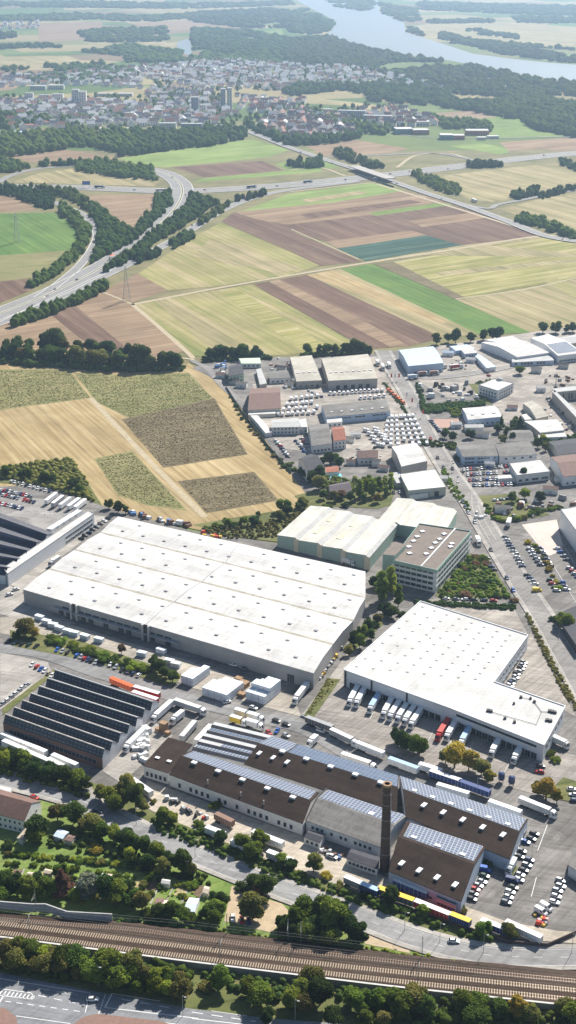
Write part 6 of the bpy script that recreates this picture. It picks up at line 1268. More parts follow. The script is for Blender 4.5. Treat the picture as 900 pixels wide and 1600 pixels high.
goods(14, [(700, 560), (740, 556), (752, 575), (705, 580)], 'in the yard of the blue hall', [6, 1, 0, 3], 1.2, 3)
goods(14, [(455, 590), (500, 600), (500, 612), (440, 608)], 'north of the caravan rows', [6, 1, 0, 4], 1.2, 2.6)
goods(12, [(540, 700), (600, 700), (600, 722), (545, 735)], 'around the brown roofed house', [6, 0, 1, 2], 1.2, 2.6)
# blue silos
for k, (x, y) in enumerate(((783, 1222), (799, 1228))):
    p = G(x, y); r = empty('mixing_silo', p); tag(r, '%s of the two deep blue silos beside the yard trees' % ('left hand one', 'right hand one')[k], 'silo', 'blue silos')
    m_ = MB(); m_.tube(p+Vector((0, 0, 1)), p+Vector((0, 0, 1.8)), .7, 1.5, 14, cap=True); m_.tube(p+Vector((0, 0, 1.8)), p+Vector((0, 0, 4.6)), 1.5, 1.5, 14, cap=False); m_.tube(p+Vector((0, 0, 4.6)), p+Vector((0, 0, 5.1)), 1.5, .6, 14); m_.build('tank', paint('dark blue'), r)
    m_ = MB(); 
    for a in range(4): q = p+Vector((1.2*cos(a*pi/2+.7), 1.2*sin(a*pi/2+.7), 0)); m_.tube(q, q+Vector((0, 0, 2)), .09, n=6)
    m_.build('stand', dkmetal, r)
# swimming pool
p = sheet('swimming_pool', [(515, 743), (533, 741), (534, 746), (516, 748)], .5, mat('pool_water', (.25, .65, .75), .1, .05, 1), 'thing'); del p['kind']; tag(p, 'turquoise swimming pool behind the white gabled house', 'pool')

# ================================================================== masts, lamps, fences
steel = mat('galvanised_steel', (.40, .41, .40), .6, .1, .5); rustg = mat('mast_steel', (.30, .31, .28), .7, .1, .5)
def lattice(x, y, H_, base, label, arms):
    p = G(x, y); r = empty('electricity_pylon', p); tag(r, label, 'pylon', 'lattice pylons'); m_ = MB()
    def c(z, k): t = 1-z/H_; w = base/2*(t**1.3)+.5*(1-t)+.2; sx, sy = ((1, 1), (1, -1), (-1, -1), (-1, 1))[k % 4]; return p+Vector((sx*w, sy*w, z))
    n = 11; zs = [H_*(1-(1-k/n)**1.3) for k in range(n+1)]
    for k in range(4):
        for a, b in zip(zs, zs[1:]): m_.tube(c(a, k), c(b, k), .16, n=4); m_.tube(c(a, k), c(b, k+1), .09, n=4); m_.tube(c(b, k), c(a, k+1), .09, n=4)
    m_.build('tower', steel, r)
    for z, w_ in arms:
        m_ = MB(); q = p+Vector((0, 0, z))
        for s in (-1, 1): m_.tube(q+Vector((0, 0, 1.2)), q+Vector((s*w_, 0, 0)), .13, n=4); m_.tube(q, q+Vector((s*w_, 0, 0)), .13, n=4); m_.tube(q+Vector((s*w_, 0, 0)), q+Vector((s*w_, 0, -1.8)), .1, n=4)
        m_.build('cross_arm', steel, r)
lattice(198, 469, 36, 7, 'lattice pylon standing at the field corner beside the motorway', [(22, 7), (27, 9), (32, 6)])
lattice(27, 378, 36, 7, 'lattice pylon in the left green field', [(22, 7), (27, 9), (32, 6)])
def cmast(x, y, x2, y2, lab):
    p, q = G(x, y, 0), G(x2, y2, 0); r = empty('catenary_mast', p); tag(r, lab, 'catenary mast', 'overhead line masts of the railway'); m_ = MB()
    for a in (-.18, .18): m_.tube(p+Vector((a, 0, 0)), p+Vector((a*.5, 0, 11)), .075, n=5)
    for k in range(10): m_.tube(p+Vector((-.18, 0, 1+k)), p+Vector((.18, 0, 1.8+k)), .04, n=4)
    m_.build('post', rustg, r); d = (q-p).normalized(); m_ = MB()
    m_.tube(p+Vector((0, 0, 9.6)), p+d*4+Vector((0, 0, 9.0)), .06, n=5); m_.tube(p+Vector((0, 0, 8)), p+d*4+Vector((0, 0, 9.0)), .06, n=5); m_.tube(p+d*4+Vector((0, 0, 9)), p+d*5+Vector((0, 0, 8.2)), .04, n=5); m_.build('bracket', rustg, r)
for i, (x, y, x2, y2) in enumerate(((57, 1428, 45, 1450), (47, 1468, 50, 1445), (355, 1465, 345, 1480), (344, 1508, 350, 1490), (450, 1474, 448, 1490), (470, 1478, 470, 1490), (659, 1502, 655, 1515), (652, 1546, 655, 1530))):
    cmast(x, y, x2, y2, '%s overhead line mast from the left, standing beside the railway' % ordw(1+sorted([57, 47, 355, 344, 450, 470, 659, 652]).index(x)))
for i, (ya, yb) in enumerate(((1445, 1551), (1459, 1566), (1439, 1536))):
    a, b = G(-80, ya-12 if i != 2 else ya-6, 7.6), G(980, yb+3, 7.6); pts_ = [G(-80, (1432, 1448, 1431)[i], 7.6)]+[G(x, y, 7.6) for x, y in ((47, (1440, 1455, 1437)[i]), (350, (1480, 1495, 1465)[i]), (655, (1516, 1532, 1501)[i]), (980, (1549, 1564, 1535)[i]))]
    for j in range(2): pass
    # wires hang above each track
    tp = (([(-80, 1435), (0, 1443), (300, 1481), (600, 1517), (980, 1556)]), ([(-80, 1448), (0, 1457), (300, 1496), (600, 1531), (980, 1571)]), ([(-80, 1431), (0, 1437), (300, 1465), (600, 1501), (980, 1541)]))[i]
    m_ = MB(); ws = [G(x, y, BED)+Vector((0, 0, 6.0)) for x, y in tp]
    for a, b in zip(ws, ws[1:]): m_.tube(a, b, .025, n=4); m_.tube(a+Vector((0, 0, 1.2)), b+Vector((0, 0, 1.2)), .025, n=4)
    o = m_.build('contact_wire', rustg); tag(o, 'overhead wire above the %s track' % ('middle', 'front', 'rear')[i], 'overhead wire')
def lamp(x, y, H_, lab, d=(1, -1)):
    p = G(x, y); r = empty('street_lamp', p); tag(r, lab, 'street lamp', 'street lamps'); MB().tube(p, p+Vector((0, 0, H_)), .11, .07, 6).build('post', steel, r)
    e = Vector((d[0], d[1], 0)).normalized()*1.6; MB().tube(p+Vector((0, 0, H_)), p+e+Vector((0, 0, H_+.3)), .06, n=5).build('arm', steel, r)
    q = p+e+Vector((0, 0, H_+.25)); b = MB(); b.box(q.x-.4, q.x+.4, q.y-.2, q.y+.2, q.z-.08, q.z+.12); b.build('lamp_head', lgrey, r)
LP_ = [(687, 1473), (755, 1490), (632, 1455), (518, 1408), (305, 1340), (461, 1594), (286, 1588), (154, 1541), (668, 1020), (872, 1005), (830, 1350), (745, 1243), (213, 1290), (893, 1490)]
for i, (x, y) in enumerate(LP_): lamp(x, y, 9, 'slender grey street lamp, %s from the left of all lamps' % ordw(1+sorted(LP_).index((x, y))))
# railings, fences, noise barrier, hedge walls
def fence(name, label, pts, z0, z1, m, th=.12, cat='fence', cap=None, posts=0):
    ln = [G(x, y, 0) for x, y in pts]; r = empty(name, ln[0]); tag(r, label, cat); m_ = MB()
    for a, b in zip(ln, ln[1:]):
        d = (b-a).normalized(); n_ = Vector((d.y, -d.x, 0))*th; m_.prism([(a-n_)[:2], (b-n_)[:2], (b+n_)[:2], (a+n_)[:2]], z0, z1)
    m_.build('panel', m, r)
    if cap: 
        c_ = MB()
        for a, b in zip(ln, ln[1:]):
            d = (b-a).normalized(); n_ = Vector((d.y, -d.x, 0))*(th+.15); c_.prism([(a-n_)[:2], (b-n_)[:2], (b+n_)[:2], (a+n_)[:2]], z1+.01, z1+.15)
        c_.build('coping', cap, r)
    if posts:
        for a, b in zip(ln, ln[1:]):
            n = max(1, int((b-a).length/posts))
            for k in range(n): q = a+(b-a)*k/n; reg(link('post', PMESH, r, q-ln[0]+Vector((0, 0, 0))), r)
    return r, ln
PMESH = MB().box(-.09, .09, -.15, .15, 0, 3.6).mesh('post', [steel])
def graffiti():
    m, nt, b = nodes_of('sprayed_barrier'); N, Lk = nt.nodes, nt.links; b.inputs['Roughness'].default_value = .8
    g = N.new('ShaderNodeNewGeometry'); n1 = N.new('ShaderNodeTexNoise'); n1.inputs['Scale'].default_value = .9; n1.inputs['Detail'].default_value = 2; n1.inputs['Distortion'].default_value = 2.5; Lk.new(g.outputs['Position'], n1.inputs['Vector'])
    r = N.new('ShaderNodeValToRGB'); r.color_ramp.interpolation = 'CONSTANT'; e = r.color_ramp.elements; e[0].color = (.42, .43, .44, 1); e[1].position = .47; e[1].color = (.08, .09, .12, 1)
    for p_, c in ((.50, (.50, .52, .55)), (.60, (.18, .28, .38)), (.63, (.5, .5, .5)), (.72, (.25, .3, .1))): q = e.new(p_); q.color = (*c, 1)
    Lk.new(n1.outputs['Fac'], r.inputs['Fac']); Lk.new(r.outputs['Color'], b.inputs['Base Color']); return m
fence('noise_barrier', 'grey noise barrier covered in sprayed graffiti above the railway', [(-80, 1420), (0, 1424), (50, 1428), (72, 1428), (106, 1440), (176, 1444)], 1.2, 4.6, graffiti(), .12, 'noise barrier', lgrey, 5)
fence('yard_wall', 'low pale wall along the bottom edge of the haulage yard', [(700, 1443), (760, 1464), (800, 1476), (855, 1480), (900, 1460)], 0, 1.8, mat('dark_board', (.12, .09, .08), .9, .2, .5), .15, 'wall')
fence('site_fence', 'dark fence between the field and the caravan yards', [(353, 606), (378, 645), (420, 700), (455, 740)], 0, 2, mat('fence_green', (.08, .11, .09), .8, .1, .5), .06)
fence('kerb_wall', 'low wall at the loading yard gate', [(470, 1119), (485, 1126), (502, 1131)], 0, 1.0, lgrey, .2, 'wall')
fence('bridge_parapet', 'dark parapet on the near side of the motorway bridge', [(555, 272), (575, 280), (600, 288), (615, 293)], 0, 2.2, dkmetal, .3, 'parapet')
# bridge piers and shade side as a real slab over the motorway
bk = MB(); a, b = G(552, 265), G(610, 285); d = (b-a).normalized(); n_ = Vector((d.y, -d.x, 0))*9
bk.prism([(a-n_)[:2], (b-n_)[:2], (b+n_)[:2], (a+n_)[:2]], 5.2, 6.4); o = bk.build('motorway_bridge', concw); tag(o, 'concrete road bridge crossing the wide motorway', 'bridge')
# motorway sign gantry
p = G(135, 294); r = empty('motorway_sign', p); tag(r, 'blue direction sign beside the motorway at the loop', 'road sign'); m_ = MB(); m_.box(p.x-6, p.x+6, p.y-.15, p.y+.15, 5, 10.5); m_.build('panel', paint('blue'), r)
for s in (-5, 5): m_ = MB(); m_.tube(p+Vector((s, 0, 0)), p+Vector((s, 0, 6)), .2, n=6); m_.build('post', steel, r)
# excavator-like crane in the digger yard
p = G(868, 606); r = empty('loading_crane', p); tag(r, 'slim rusty crane mast in the digger yard', 'crane'); m_ = MB(); m_.tube(p, p+Vector((0, 0, 13)), .35, .2, 6); m_.build('mast', mat('crane_rust', (.3, .17, .1), .8, .2, 1), r); m_ = MB(); m_.box(p.x-1.2, p.x+1.2, p.y-1, p.y+1, 0, 1.6); m_.build('base', dkmetal, r)
# flags along the street
for k in range(8):
    x, y = 604+k*6 if k < 4 else 600+k*8.5, (596 if k < 4 else 590+k*9); 
    p = G(x, y); r = empty('flag_pole', p); c_ = ['white', 'red'][k % 2]; tag(r, '%s advertising flag, %s from the left along the upper main street' % (c_, ordw(1+k)), 'flag', 'advertising flags'); m_ = MB(); m_.tube(p, p+Vector((0, 0, 7)), .06, n=5); m_.build('pole', steel, r)
    m_ = MB(); m_.box(p.x+.08, p.x+1.3, p.y-.02, p.y+.02, 3.5, 6.9); m_.build('banner', mat('flag_'+c_, (.75, .75, .75) if c_ == 'white' else (.6, .08, .05), .8, .05, 1), r)
# ================================================================== trees
from mathutils import noise as mnoise
def ico(sub):
    import bmesh
    b = bmesh.new(); bmesh.ops.create_icosphere(b, subdivisions=sub, radius=1); v = np.array([x.co[:] for x in b.verts]); f = np.array([[x.index for x in q.verts] for q in b.faces]); b.free(); return v, f
I1, I2 = ico(1), ico(2)
def npmesh(name, V, F, m):
    me = bpy.data.meshes.new(name); V = np.asarray(V, dtype=np.float32); F = np.asarray(F, dtype=np.int32); k = F.shape[1]
    me.vertices.add(len(V)); me.vertices.foreach_set('co', V.ravel()); me.loops.add(F.size); me.loops.foreach_set('vertex_index', F.ravel())
    me.polygons.add(len(F)); me.polygons.foreach_set('loop_start', np.arange(0, F.size, k, dtype=np.int32)); me.polygons.foreach_set('loop_total', np.full(len(F), k, dtype=np.int32))
    me.materials.append(m); me.update(calc_edges=True); return me
def crown(seed, lobes, n, shape, leaf=.072, tilt=1.0):
    """leaf clumps spread over uneven lobes plus a few small inner masses; unit radius, sits on z=0.. """
    r = np.random.default_rng(seed); C_, R_ = [], []
    for k in range(lobes):
        a = r.uniform(0, 2*pi); t = r.uniform(0, 1)
        if shape == 'round': rad = .62*np.sqrt(r.uniform(.0, 1)); z = .75+.62*r.uniform(-1, 1)*np.sqrt(1-(rad/.75)**2); R = r.uniform(.26, .46)
        elif shape == 'tall': z = .5+2.2*t; rad = .42*(1-abs(t-.4)*.9)*r.uniform(.2, 1); R = r.uniform(.28, .42)
        elif shape == 'conifer': z = .3+2.2*t; rad = .6*(1-t)*r.uniform(.4, 1); R = .10+.34*(1-t)
        else: rad = .75*np.sqrt(r.uniform(0, 1)); z = .25+.35*r.uniform(0, 1)*(1-rad*.6); R = r.uniform(.24, .4)
        C_.append((rad*cos(a), rad*sin(a), z)); R_.append(R)
    C_, R_ = np.array(C_), np.array(R_); V, F = [], []
    for c, R in zip(C_, R_):
        v = I1[0]*R*.72*r.uniform(.72, 1.12, (len(I1[0]), 1))+c; b = sum(len(q) for q in V); V.append(v); F.append(I1[1]+b)
    tri = (np.concatenate(V), np.concatenate(F))
    k = r.integers(0, lobes, n); d = r.normal(size=(n, 3)); d /= np.linalg.norm(d, axis=1)[:, None]; d[:, 2] = np.abs(d[:, 2])*.6+d[:, 2]*.4
    P = C_[k]+d*(R_[k]*r.uniform(.78, 1.18, n))[:, None]; P = P[P[:, 2] > .02]; n = len(P)
    nn = r.normal(size=(n, 3)); nn[:, 2] = np.abs(nn[:, 2])*1.1+.15; nn /= np.linalg.norm(nn, axis=1)[:, None]
    u = np.cross(nn, r.normal(size=(n, 3))); u /= np.linalg.norm(u, axis=1)[:, None]; w = np.cross(nn, u); s = leaf*r.uniform(.6, 1.5, (n, 1))
    Q = np.concatenate([P-u*s, P-w*s*.7, P+u*s]) ; Q2 = P+w*s*.7; b = len(tri[0]); V = np.concatenate([tri[0], Q, Q2]); i = np.arange(n)
    F = np.concatenate([tri[1], np.stack([b+i, b+n+i, b+2*n+i], 1), np.stack([b+i, b+2*n+i, b+3*n+i], 1)]); return V, F
LM = {'green': leaf_mat('leaf_green', (.18, .255, .045)), 'dark': leaf_mat('leaf_dark', (.07, .12, .035)), 'mid': leaf_mat('leaf_mid', (.11, .17, .038)), 'bright': leaf_mat('leaf_bright', (.28, .36, .055)), 'yellow': leaf_mat('leaf_yellow', (.44, .38, .07)), 'silver': leaf_mat('leaf_silver', (.34, .40, .30)), 'brown': leaf_mat('leaf_brown', (.27, .17, .11)), 'olive': leaf_mat('leaf_olive', (.25, .25, .075))}
bark = mat('bark', (.10, .075, .05), .9, .3, 2)
CR = {}
for s_, lst in (('round', [(11, 12), (12, 20), (13, 9), (14, 26), (15, 15), (16, 18)]), ('tall', [(21, 16), (22, 18)]), ('conifer', [(31, 22)]), ('bush', [(41, 12), (42, 16)])):
    CR[s_] = [npmesh('crown', *crown(a, b, 6500 if s_ != 'bush' else 3000, s_), LM['green']) for a, b in lst]
def trunkmesh():
    m_ = MB(); m_.tube((0, 0, 0), (.02, .02, .55), .07, .045, 7)
    for k in range(5): a = k*1.3; m_.tube((.02, .02, .4), (.4*cos(a), .4*sin(a), .95), .03, .012, 5)
    return m_.mesh('trunk', [bark])
TRK = trunkmesh(); TN = [0]
def tree(x, y, R, kind, leaf, label, group, z=0, hs=None, at=None):
    p = at if at is not None else G(x, y, z); i = TN[0]; TN[0] += 1
    R *= random.uniform(.8, 1.22)
    if kind == 'round' and R < 2.9: kind = 'bush'; z_ = 1; R *= 1.15
    hs = hs or random.uniform(.85, 1.15); nm = {'round': 'tree', 'tall': 'poplar_tree', 'conifer': 'conifer_tree', 'bush': 'bush'}[kind]
    r = empty(nm, p, random.uniform(0, 6.28)); tag(r, label, 'tree' if kind != 'bush' else 'bush', group)
    c = reg(link('crown', random.choice(CR[kind]), r, (0, 0, R*(.28 if kind in ('round',) else .0)), 0, (R*random.uniform(.82, 1.18), R*random.uniform(.82, 1.18), R*hs)), r)
    c.material_slots[0].link = 'OBJECT'; c.material_slots[0].material = LM[leaf]
    if kind != 'bush': t = reg(link('trunk', TRK, r, (0, 0, 0), 0, (R, R, R)), r)
    return r
AD = {'green': 'leafy green', 'dark': 'dark green', 'mid': 'deep green', 'bright': 'bright green', 'yellow': 'yellowing', 'silver': 'silvery grey', 'brown': 'brown leaved', 'olive': 'olive green'}
def grove(pts, where, group=None, R=(3.5, 5.5), leaves=('green', 'mid', 'dark', 'olive'), kinds=('round',), z=0):
    """pts: (x, y) or (x, y, R) or (x, y, R, leaf, kind); one tree each"""
    pts = sorted(pts, key=lambda q: q[0])
    for k, q in enumerate(pts):
        lf = q[3] if len(q) > 3 else random.choice(leaves); kd = q[4] if len(q) > 4 else random.choice(kinds); r_ = q[2] if len(q) > 2 and q[2] else random.uniform(*R)
        tree(q[0], q[1], r_, kd, lf, '%s %s, %s from the left %s' % (AD[lf], {'round': 'tree', 'tall': 'tall tree', 'conifer': 'conifer', 'bush': 'bush'}[kd], ordw(k+1), where), group or ('trees '+where), z)
def along(pts, n, j=0):
    L_ = [0]
    for a, b in zip(pts, pts[1:]): L_.append(L_[-1]+math.hypot(b[0]-a[0], b[1]-a[1]))
    out = []
    for k in range(n):
        d = L_[-1]*(k+.5)/n; i = max(q for q in range(len(pts)-1) if L_[q] <= d); t = (d-L_[i])/(L_[i+1]-L_[i]); a, b = pts[i], pts[i+1]
        out.append((a[0]+(b[0]-a[0])*t+random.uniform(-j, j)*1.7, a[1]+(b[1]-a[1])*t+random.uniform(-j, j)*.5))
    return out
# belt between the big road and the railway
grove([(x, y+6, random.uniform(3.6, 5.6)) for x, y in along([(2, 1493), (60, 1500), (120, 1512), (180, 1524), (230, 1532), (290, 1543)], 17, 6)]+[(x, y+4, random.uniform(3.2, 5)) for x, y in along([(20, 1508), (90, 1518), (160, 1532), (240, 1548), (300, 1560)], 12, 5)], 'between the big road and the railway', leaves=('green', 'bright', 'mid', 'olive'))
grove([(322, 1545, 3.6), (345, 1543, 4), (390, 1555, 4.4), (408, 1570, 4), (425, 1560, 3.2), (470, 1560, 4.4), (488, 1548, 5), (500, 1570, 5.2), (478, 1583, 4.2), (455, 1577, 3.6), (550, 1572, 4.2), (565, 1580, 4.5), (590, 1576, 4.6), (612, 1575, 4), (628, 1588, 5.2), (648, 1578, 4.4), (665, 1590, 3.8), (690, 1592, 3), (722, 1580, 4, 'green'), (745, 1582, 4.4), (780, 1587, 3.6), (806, 1588, 4.2, 'yellow'), (830, 1597, 3.4), (880, 1590, 4.5), (895, 1600, 4.6), (600, 1603, 4), (570, 1603, 4), (742, 1604, 4), (418, 1598, 3.6), (520, 1603, 4)], 'below the retaining wall at the right')
# behind the railway
grove([(468, 1448, 5.4), (492, 1440, 6), (500, 1462, 5), (520, 1455, 6), (535, 1442, 4.6), (545, 1465, 5), (560, 1475, 4.4), (478, 1470, 4.5), (452, 1465, 4.2), (515, 1478, 4), (440, 1450, 3.8)], 'in the dark clump behind the railway', leaves=('dark', 'mid', 'green'))
grove([(395, 1436, 5.6, 'olive'), (415, 1402, 5, 'mid'), (398, 1392, 3.4), (380, 1390, 3), (402, 1410, 3.6, 'brown')], 'around the sandy lot')
grove([(340, 1403, 3.2), (347, 1418, 3.2), (338, 1432, 3.4), (322, 1438, 3.4), (303, 1440, 3.2), (285, 1440, 3), (268, 1436, 3.2), (250, 1436, 3), (335, 1446, 3.2)], 'around the allotments nearest the railway', leaves=('mid', 'green', 'dark'))
grove([(60, 1395, 5.2, 'dark'), (45, 1403, 5), (28, 1398, 4.6, 'dark'), (10, 1392, 4.4), (98, 1400, 5.0, 'brown', 'conifer'), (142, 1403, 6.4, 'silver'), (165, 1410, 5.4, 'dark'), (185, 1412, 5.6, 'green'), (205, 1418, 5, 'mid'), (222, 1423, 4.6), (178, 1398, 4.2), (120, 1410, 3.4), (78, 1400, 4.2, 'mid'), (200, 1400, 4.2, 'dark'), (5, 1410, 4.4), (232, 1430, 3.4), (95, 1372, 3.6, 'green'), (110, 1378, 2.8)], 'above the noise barrier')
grove([(90, 1283, 5.2, 'olive'), (116, 1287, 6.4, 'mid'), (60, 1310, 4.8, 'dark'), (55, 1318, 3.8), (145, 1300, 4.4), (160, 1312, 4.6), (178, 1314, 4.2, 'bright'), (195, 1320, 4.6), (210, 1330, 4.8), (228, 1338, 4.6), (246, 1345, 4.2), (265, 1355, 4.2), (285, 1362, 3.8), (128, 1302, 3.6), (204, 1348, 3.6, 'bright'), (12, 1325, 2.6, 'dark'), (150, 1330, 3.4, 'yellow'), (232, 1358, 3.8, 'dark'), (255, 1368, 3.4), (300, 1368, 3)], 'in the gardens below the lower road')
hb = [(x, y, random.uniform(1.7, 2.6), random.choice(['dark', 'mid', 'green', 'bright', 'olive']), 'bush') for x, y in along([(5, 1337), (60, 1340), (120, 1345), (180, 1352), (240, 1362), (300, 1376)], 26, 2)]+[(x, y, random.uniform(1.4, 2.4), random.choice(['green', 'mid', 'bright']), 'bush') for x, y in along([(8, 1352), (90, 1357), (160, 1365), (230, 1375), (310, 1388)], 20, 4)]
grove(hb, 'along the garden path hedges', 'bushes of the garden hedges')
gb = [(random.uniform(5, 300), 0) for _ in range(34)]; grove([(x, 1362+x*.08+random.uniform(0, 38), random.uniform(1.2, 2.2), random.choice(['bright', 'green', 'yellow', 'mid', 'olive']), 'bush') for x, _ in gb], 'scattered over the allotment beds', 'bushes of the allotment beds')
# along the lower road
grove([(x, y, random.uniform(2.6, 4.2)) for x, y in along([(0, 1190), (50, 1208), (100, 1222), (140, 1240)], 15, 4)]+[(55, 1213, 4), (75, 1222, 4.4), (100, 1222, 4.6), (125, 1228, 4.6, 'green'), (10, 1200, 4), (30, 1195, 4.2, 'dark'), (15, 1180, 3)], 'on the verge below the brick factory', leaves=('green', 'bright', 'mid', 'dark'))
grove([(186, 1250, 5, 'olive'), (198, 1243, 5.6, 'olive'), (212, 1262, 5, 'mid'), (180, 1268, 4.4), (222, 1268, 3.2), (158, 1248, 3.4), (170, 1256, 3.4, 'bright')], 'in the clump at the road bend')
grove([(255, 1286, 3.2, 'green'), (268, 1288, 3, 'bright'), (310, 1290, 2.8), (318, 1300, 3), (378, 1328, 4, 'green'), (405, 1326, 4.4, 'bright'), (395, 1342, 3.6), (440, 1352, 3), (455, 1360, 3), (490, 1362, 3.8, 'olive'), (510, 1372, 3, 'yellow'), (530, 1388, 2.6), (610, 1412, 3.4), (660, 1432, 3, 'bright'), (690, 1442, 2.6), (755, 1462, 3), (795, 1466, 2.8), (345, 1318, 2.6), (470, 1368, 2.6), (575, 1402, 2.6), (635, 1425, 2.6)], 'along the lower fence of the haulage yards')
grove([(640, 1172, 5.8, 'mid'), (622, 1165, 4.8, 'dark'), (655, 1178, 4.4, 'green')], 'in the round clump of the loading yard'); grove([(710, 1200, 5.4, 'yellow'), (732, 1205, 5, 'yellow'), (752, 1212, 5.4, 'olive'), (763, 1222, 3.6, 'yellow'), (696, 1192, 3.4, 'olive')], 'in the yellow green row of the loading yard'); grove([(853, 1250, 5.8, 'yellow'), (870, 1256, 4.2, 'yellow'), (842, 1243, 3.6, 'olive')], 'at the yard corner near the car park')
grove([(858, 1180, 3, 'green', 'bush'), (868, 1190, 2.4, 'bright', 'bush'), (762, 1352, 2.4, 'green', 'bush'), (722, 1424, 2.4, 'olive', 'bush'), (336, 1262, 2.6, 'green'), (240, 1255, 2, 'olive', 'bush')], 'among the parked vehicles', 'single bushes of the yards')
# hedge island above the brick factory
grove([(x, y, random.uniform(2.6, 3.8), random.choice(['bright', 'green', 'mid', 'bright']), 'bush') for x, y in along([(72, 1000), (110, 1012), (150, 1025), (200, 1042), (235, 1050)], 20, 4)], 'in the long hedge above the brick factory', 'bushes of the long hedge')
grove([(40, 993, 4.4, 'olive'), (52, 996, 4, 'yellow'), (26, 1000, 3.2), (242, 1043, 4, 'dark'), (258, 1060, 4.4, 'dark'), (270, 1066, 4.2, 'mid'), (248, 1052, 3.6), (190, 1022, 2.6, 'brown')], 'at both ends of the long hedge')
# between the white halls, beside the office
grove([(596, 940, 5, 'green', 'tall'), (610, 930, 5.4, 'bright', 'tall'), (622, 948, 5, 'green', 'tall'), (600, 960, 4.6, 'dark', 'round'), (588, 918, 4.6, 'dark', 'round'), (590, 975, 3.4), (612, 965, 3.6, 'mid'), (628, 962, 3)], 'left of the office block')
grove([(575, 985, 3.6), (565, 995, 4, 'green'), (553, 1008, 4.2, 'dark'), (562, 1014, 3.6, 'green'), (545, 1024, 3.4), (583, 978, 3, 'bright'), (580, 1000, 3.2, 'mid')], 'in the wedge between the white halls')
ob_ = []
while len(ob_) < 46:
    x, y = random.uniform(682, 798), random.uniform(868, 935)
    if inside([(735, 868), (760, 872), (772, 900), (798, 934), (690, 936), (684, 926), (712, 895)], x, y): ob_.append((x, y, random.uniform(1.8, 3.2), random.choice(['green', 'bright', 'dark', 'mid', 'olive', 'brown']) if random.random() < .9 else 'brown', 'bush'))
grove(ob_, 'in the thicket right of the office block', 'bushes of the thicket')
grove([(803, 940, 2.6, 'brown')], 'at the street end of the clipped hedge'); grove([(880, 982, 4.6, 'bright'), (866, 970, 2.8)], 'at the dark roofed building')
grove([(x, y, 2.2, random.choice(['yellow', 'olive', 'green'])) for x, y in along([(777, 1068), (788, 1056), (800, 1040), (812, 1022), (820, 1015)], 8, 1)], 'between the cars and the white hall notch')
grove([(x, y, 2.0, random.choice(['yellow', 'olive', 'bright', 'green'])) for x, y in along([(820, 845), (840, 860), (852, 885), (862, 905), (875, 925)], 9, 2)], 'on the islands of the tree lined car park')
# estate greenery
grove([(x, y, random.uniform(3.2, 4.6), 'bright', 'tall') for x, y in ((562, 778), (572, 772), (582, 776), (592, 772), (602, 776), (610, 770))]+[(568, 784, 3.6, 'green'), (590, 786, 3.4, 'yellow')], 'in the bright poplar group')
grove([(478, 748), (488, 755), (498, 765), (505, 780, 3.6), (470, 742, 3), (500, 752, 4.6, 'dark'), (492, 718+8, 3.4), (505, 728, 3.6), (515, 725, 3.6, 'dark'), (530, 730, 4), (525, 722, 3.6), (460, 735, 2.6), (452, 728, 2.4), (533, 780, 4, 'brown'), (548, 785, 3.8, 'dark'), (522, 785, 3.6), (540, 792, 3.2), (512, 795, 3)], 'around the pool house')
grove([(x, y, random.uniform(2.2, 3.6)) for x, y in along([(320, 826), (380, 822), (430, 812), (450, 798), (480, 795)], 14, 4)]+[(438, 800, 4), (450, 805, 4), (472, 792, 3.6), (404, 812, 3.6)], 'between the stubble field and the halls')
grove([(x, y, random.uniform(4.2, 6)) for x, y in along([(322, 562), (345, 560), (370, 560), (412, 560)], 13, 3)], 'in the row at the field corner', leaves=('dark', 'mid')); grove([(480, 553), (500, 555), (512, 553), (525, 553), (540, 552), (555, 552), (565, 551), (575, 552)], 'behind the cream halls', leaves=('dark', 'mid'), R=(4.6, 6.2))
grove([(682, 538), (700, 535), (712, 536), (735, 534), (755, 532), (770, 530), (780, 531), (848, 520), (868, 521), (885, 520), (895, 519)], 'behind the north eastern halls', leaves=('dark', 'mid'), R=(4.4, 6))
grove([(695, 684, 4.6, 'mid'), (707, 690, 4.2, 'dark'), (735, 685, 4, 'dark'), (783, 670, 4, 'dark', 'conifer'), (812, 672, 3.6, 'dark', 'conifer'), (792, 684, 4.6, 'mid'), (800, 690, 3.6), (785, 692, 3.4), (778, 676, 3.6, 'dark'), (812, 585, 4.6, 'green'), (840, 700, 3.6), (852, 705, 3.4), (848, 690, 3.2, 'bright'), (800, 785, 5, 'mid'), (820, 780, 5, 'bright'), (844, 784, 3.6, 'dark'), (818, 750, 3.6, 'dark'), (685, 745, 2.4), (690, 760, 2.4), (560, 600, 2.6), (600, 600, 2), (708, 702, 2.8), (715, 718, 2.4)], 'among the buildings east of the caravans')
grove([(x, y, random.uniform(1.8, 3), random.choice(['green', 'bright', 'olive', 'mid']), 'bush') for x, y in along([(752, 790), (762, 805), (775, 812), (800, 815), (825, 808), (845, 800), (880, 795)], 24, 4)], 'on the overgrown lot beside the main street', 'bushes of the overgrown lot')
grove([(x, y, random.uniform(1.6, 2.4), random.choice(['dark', 'mid', 'olive']), 'bush') for x, y in along([(360, 618), (375, 645), (400, 680), (430, 712), (455, 738)], 20, 2)], 'along the fence between field and estate', 'bushes of the field fence')
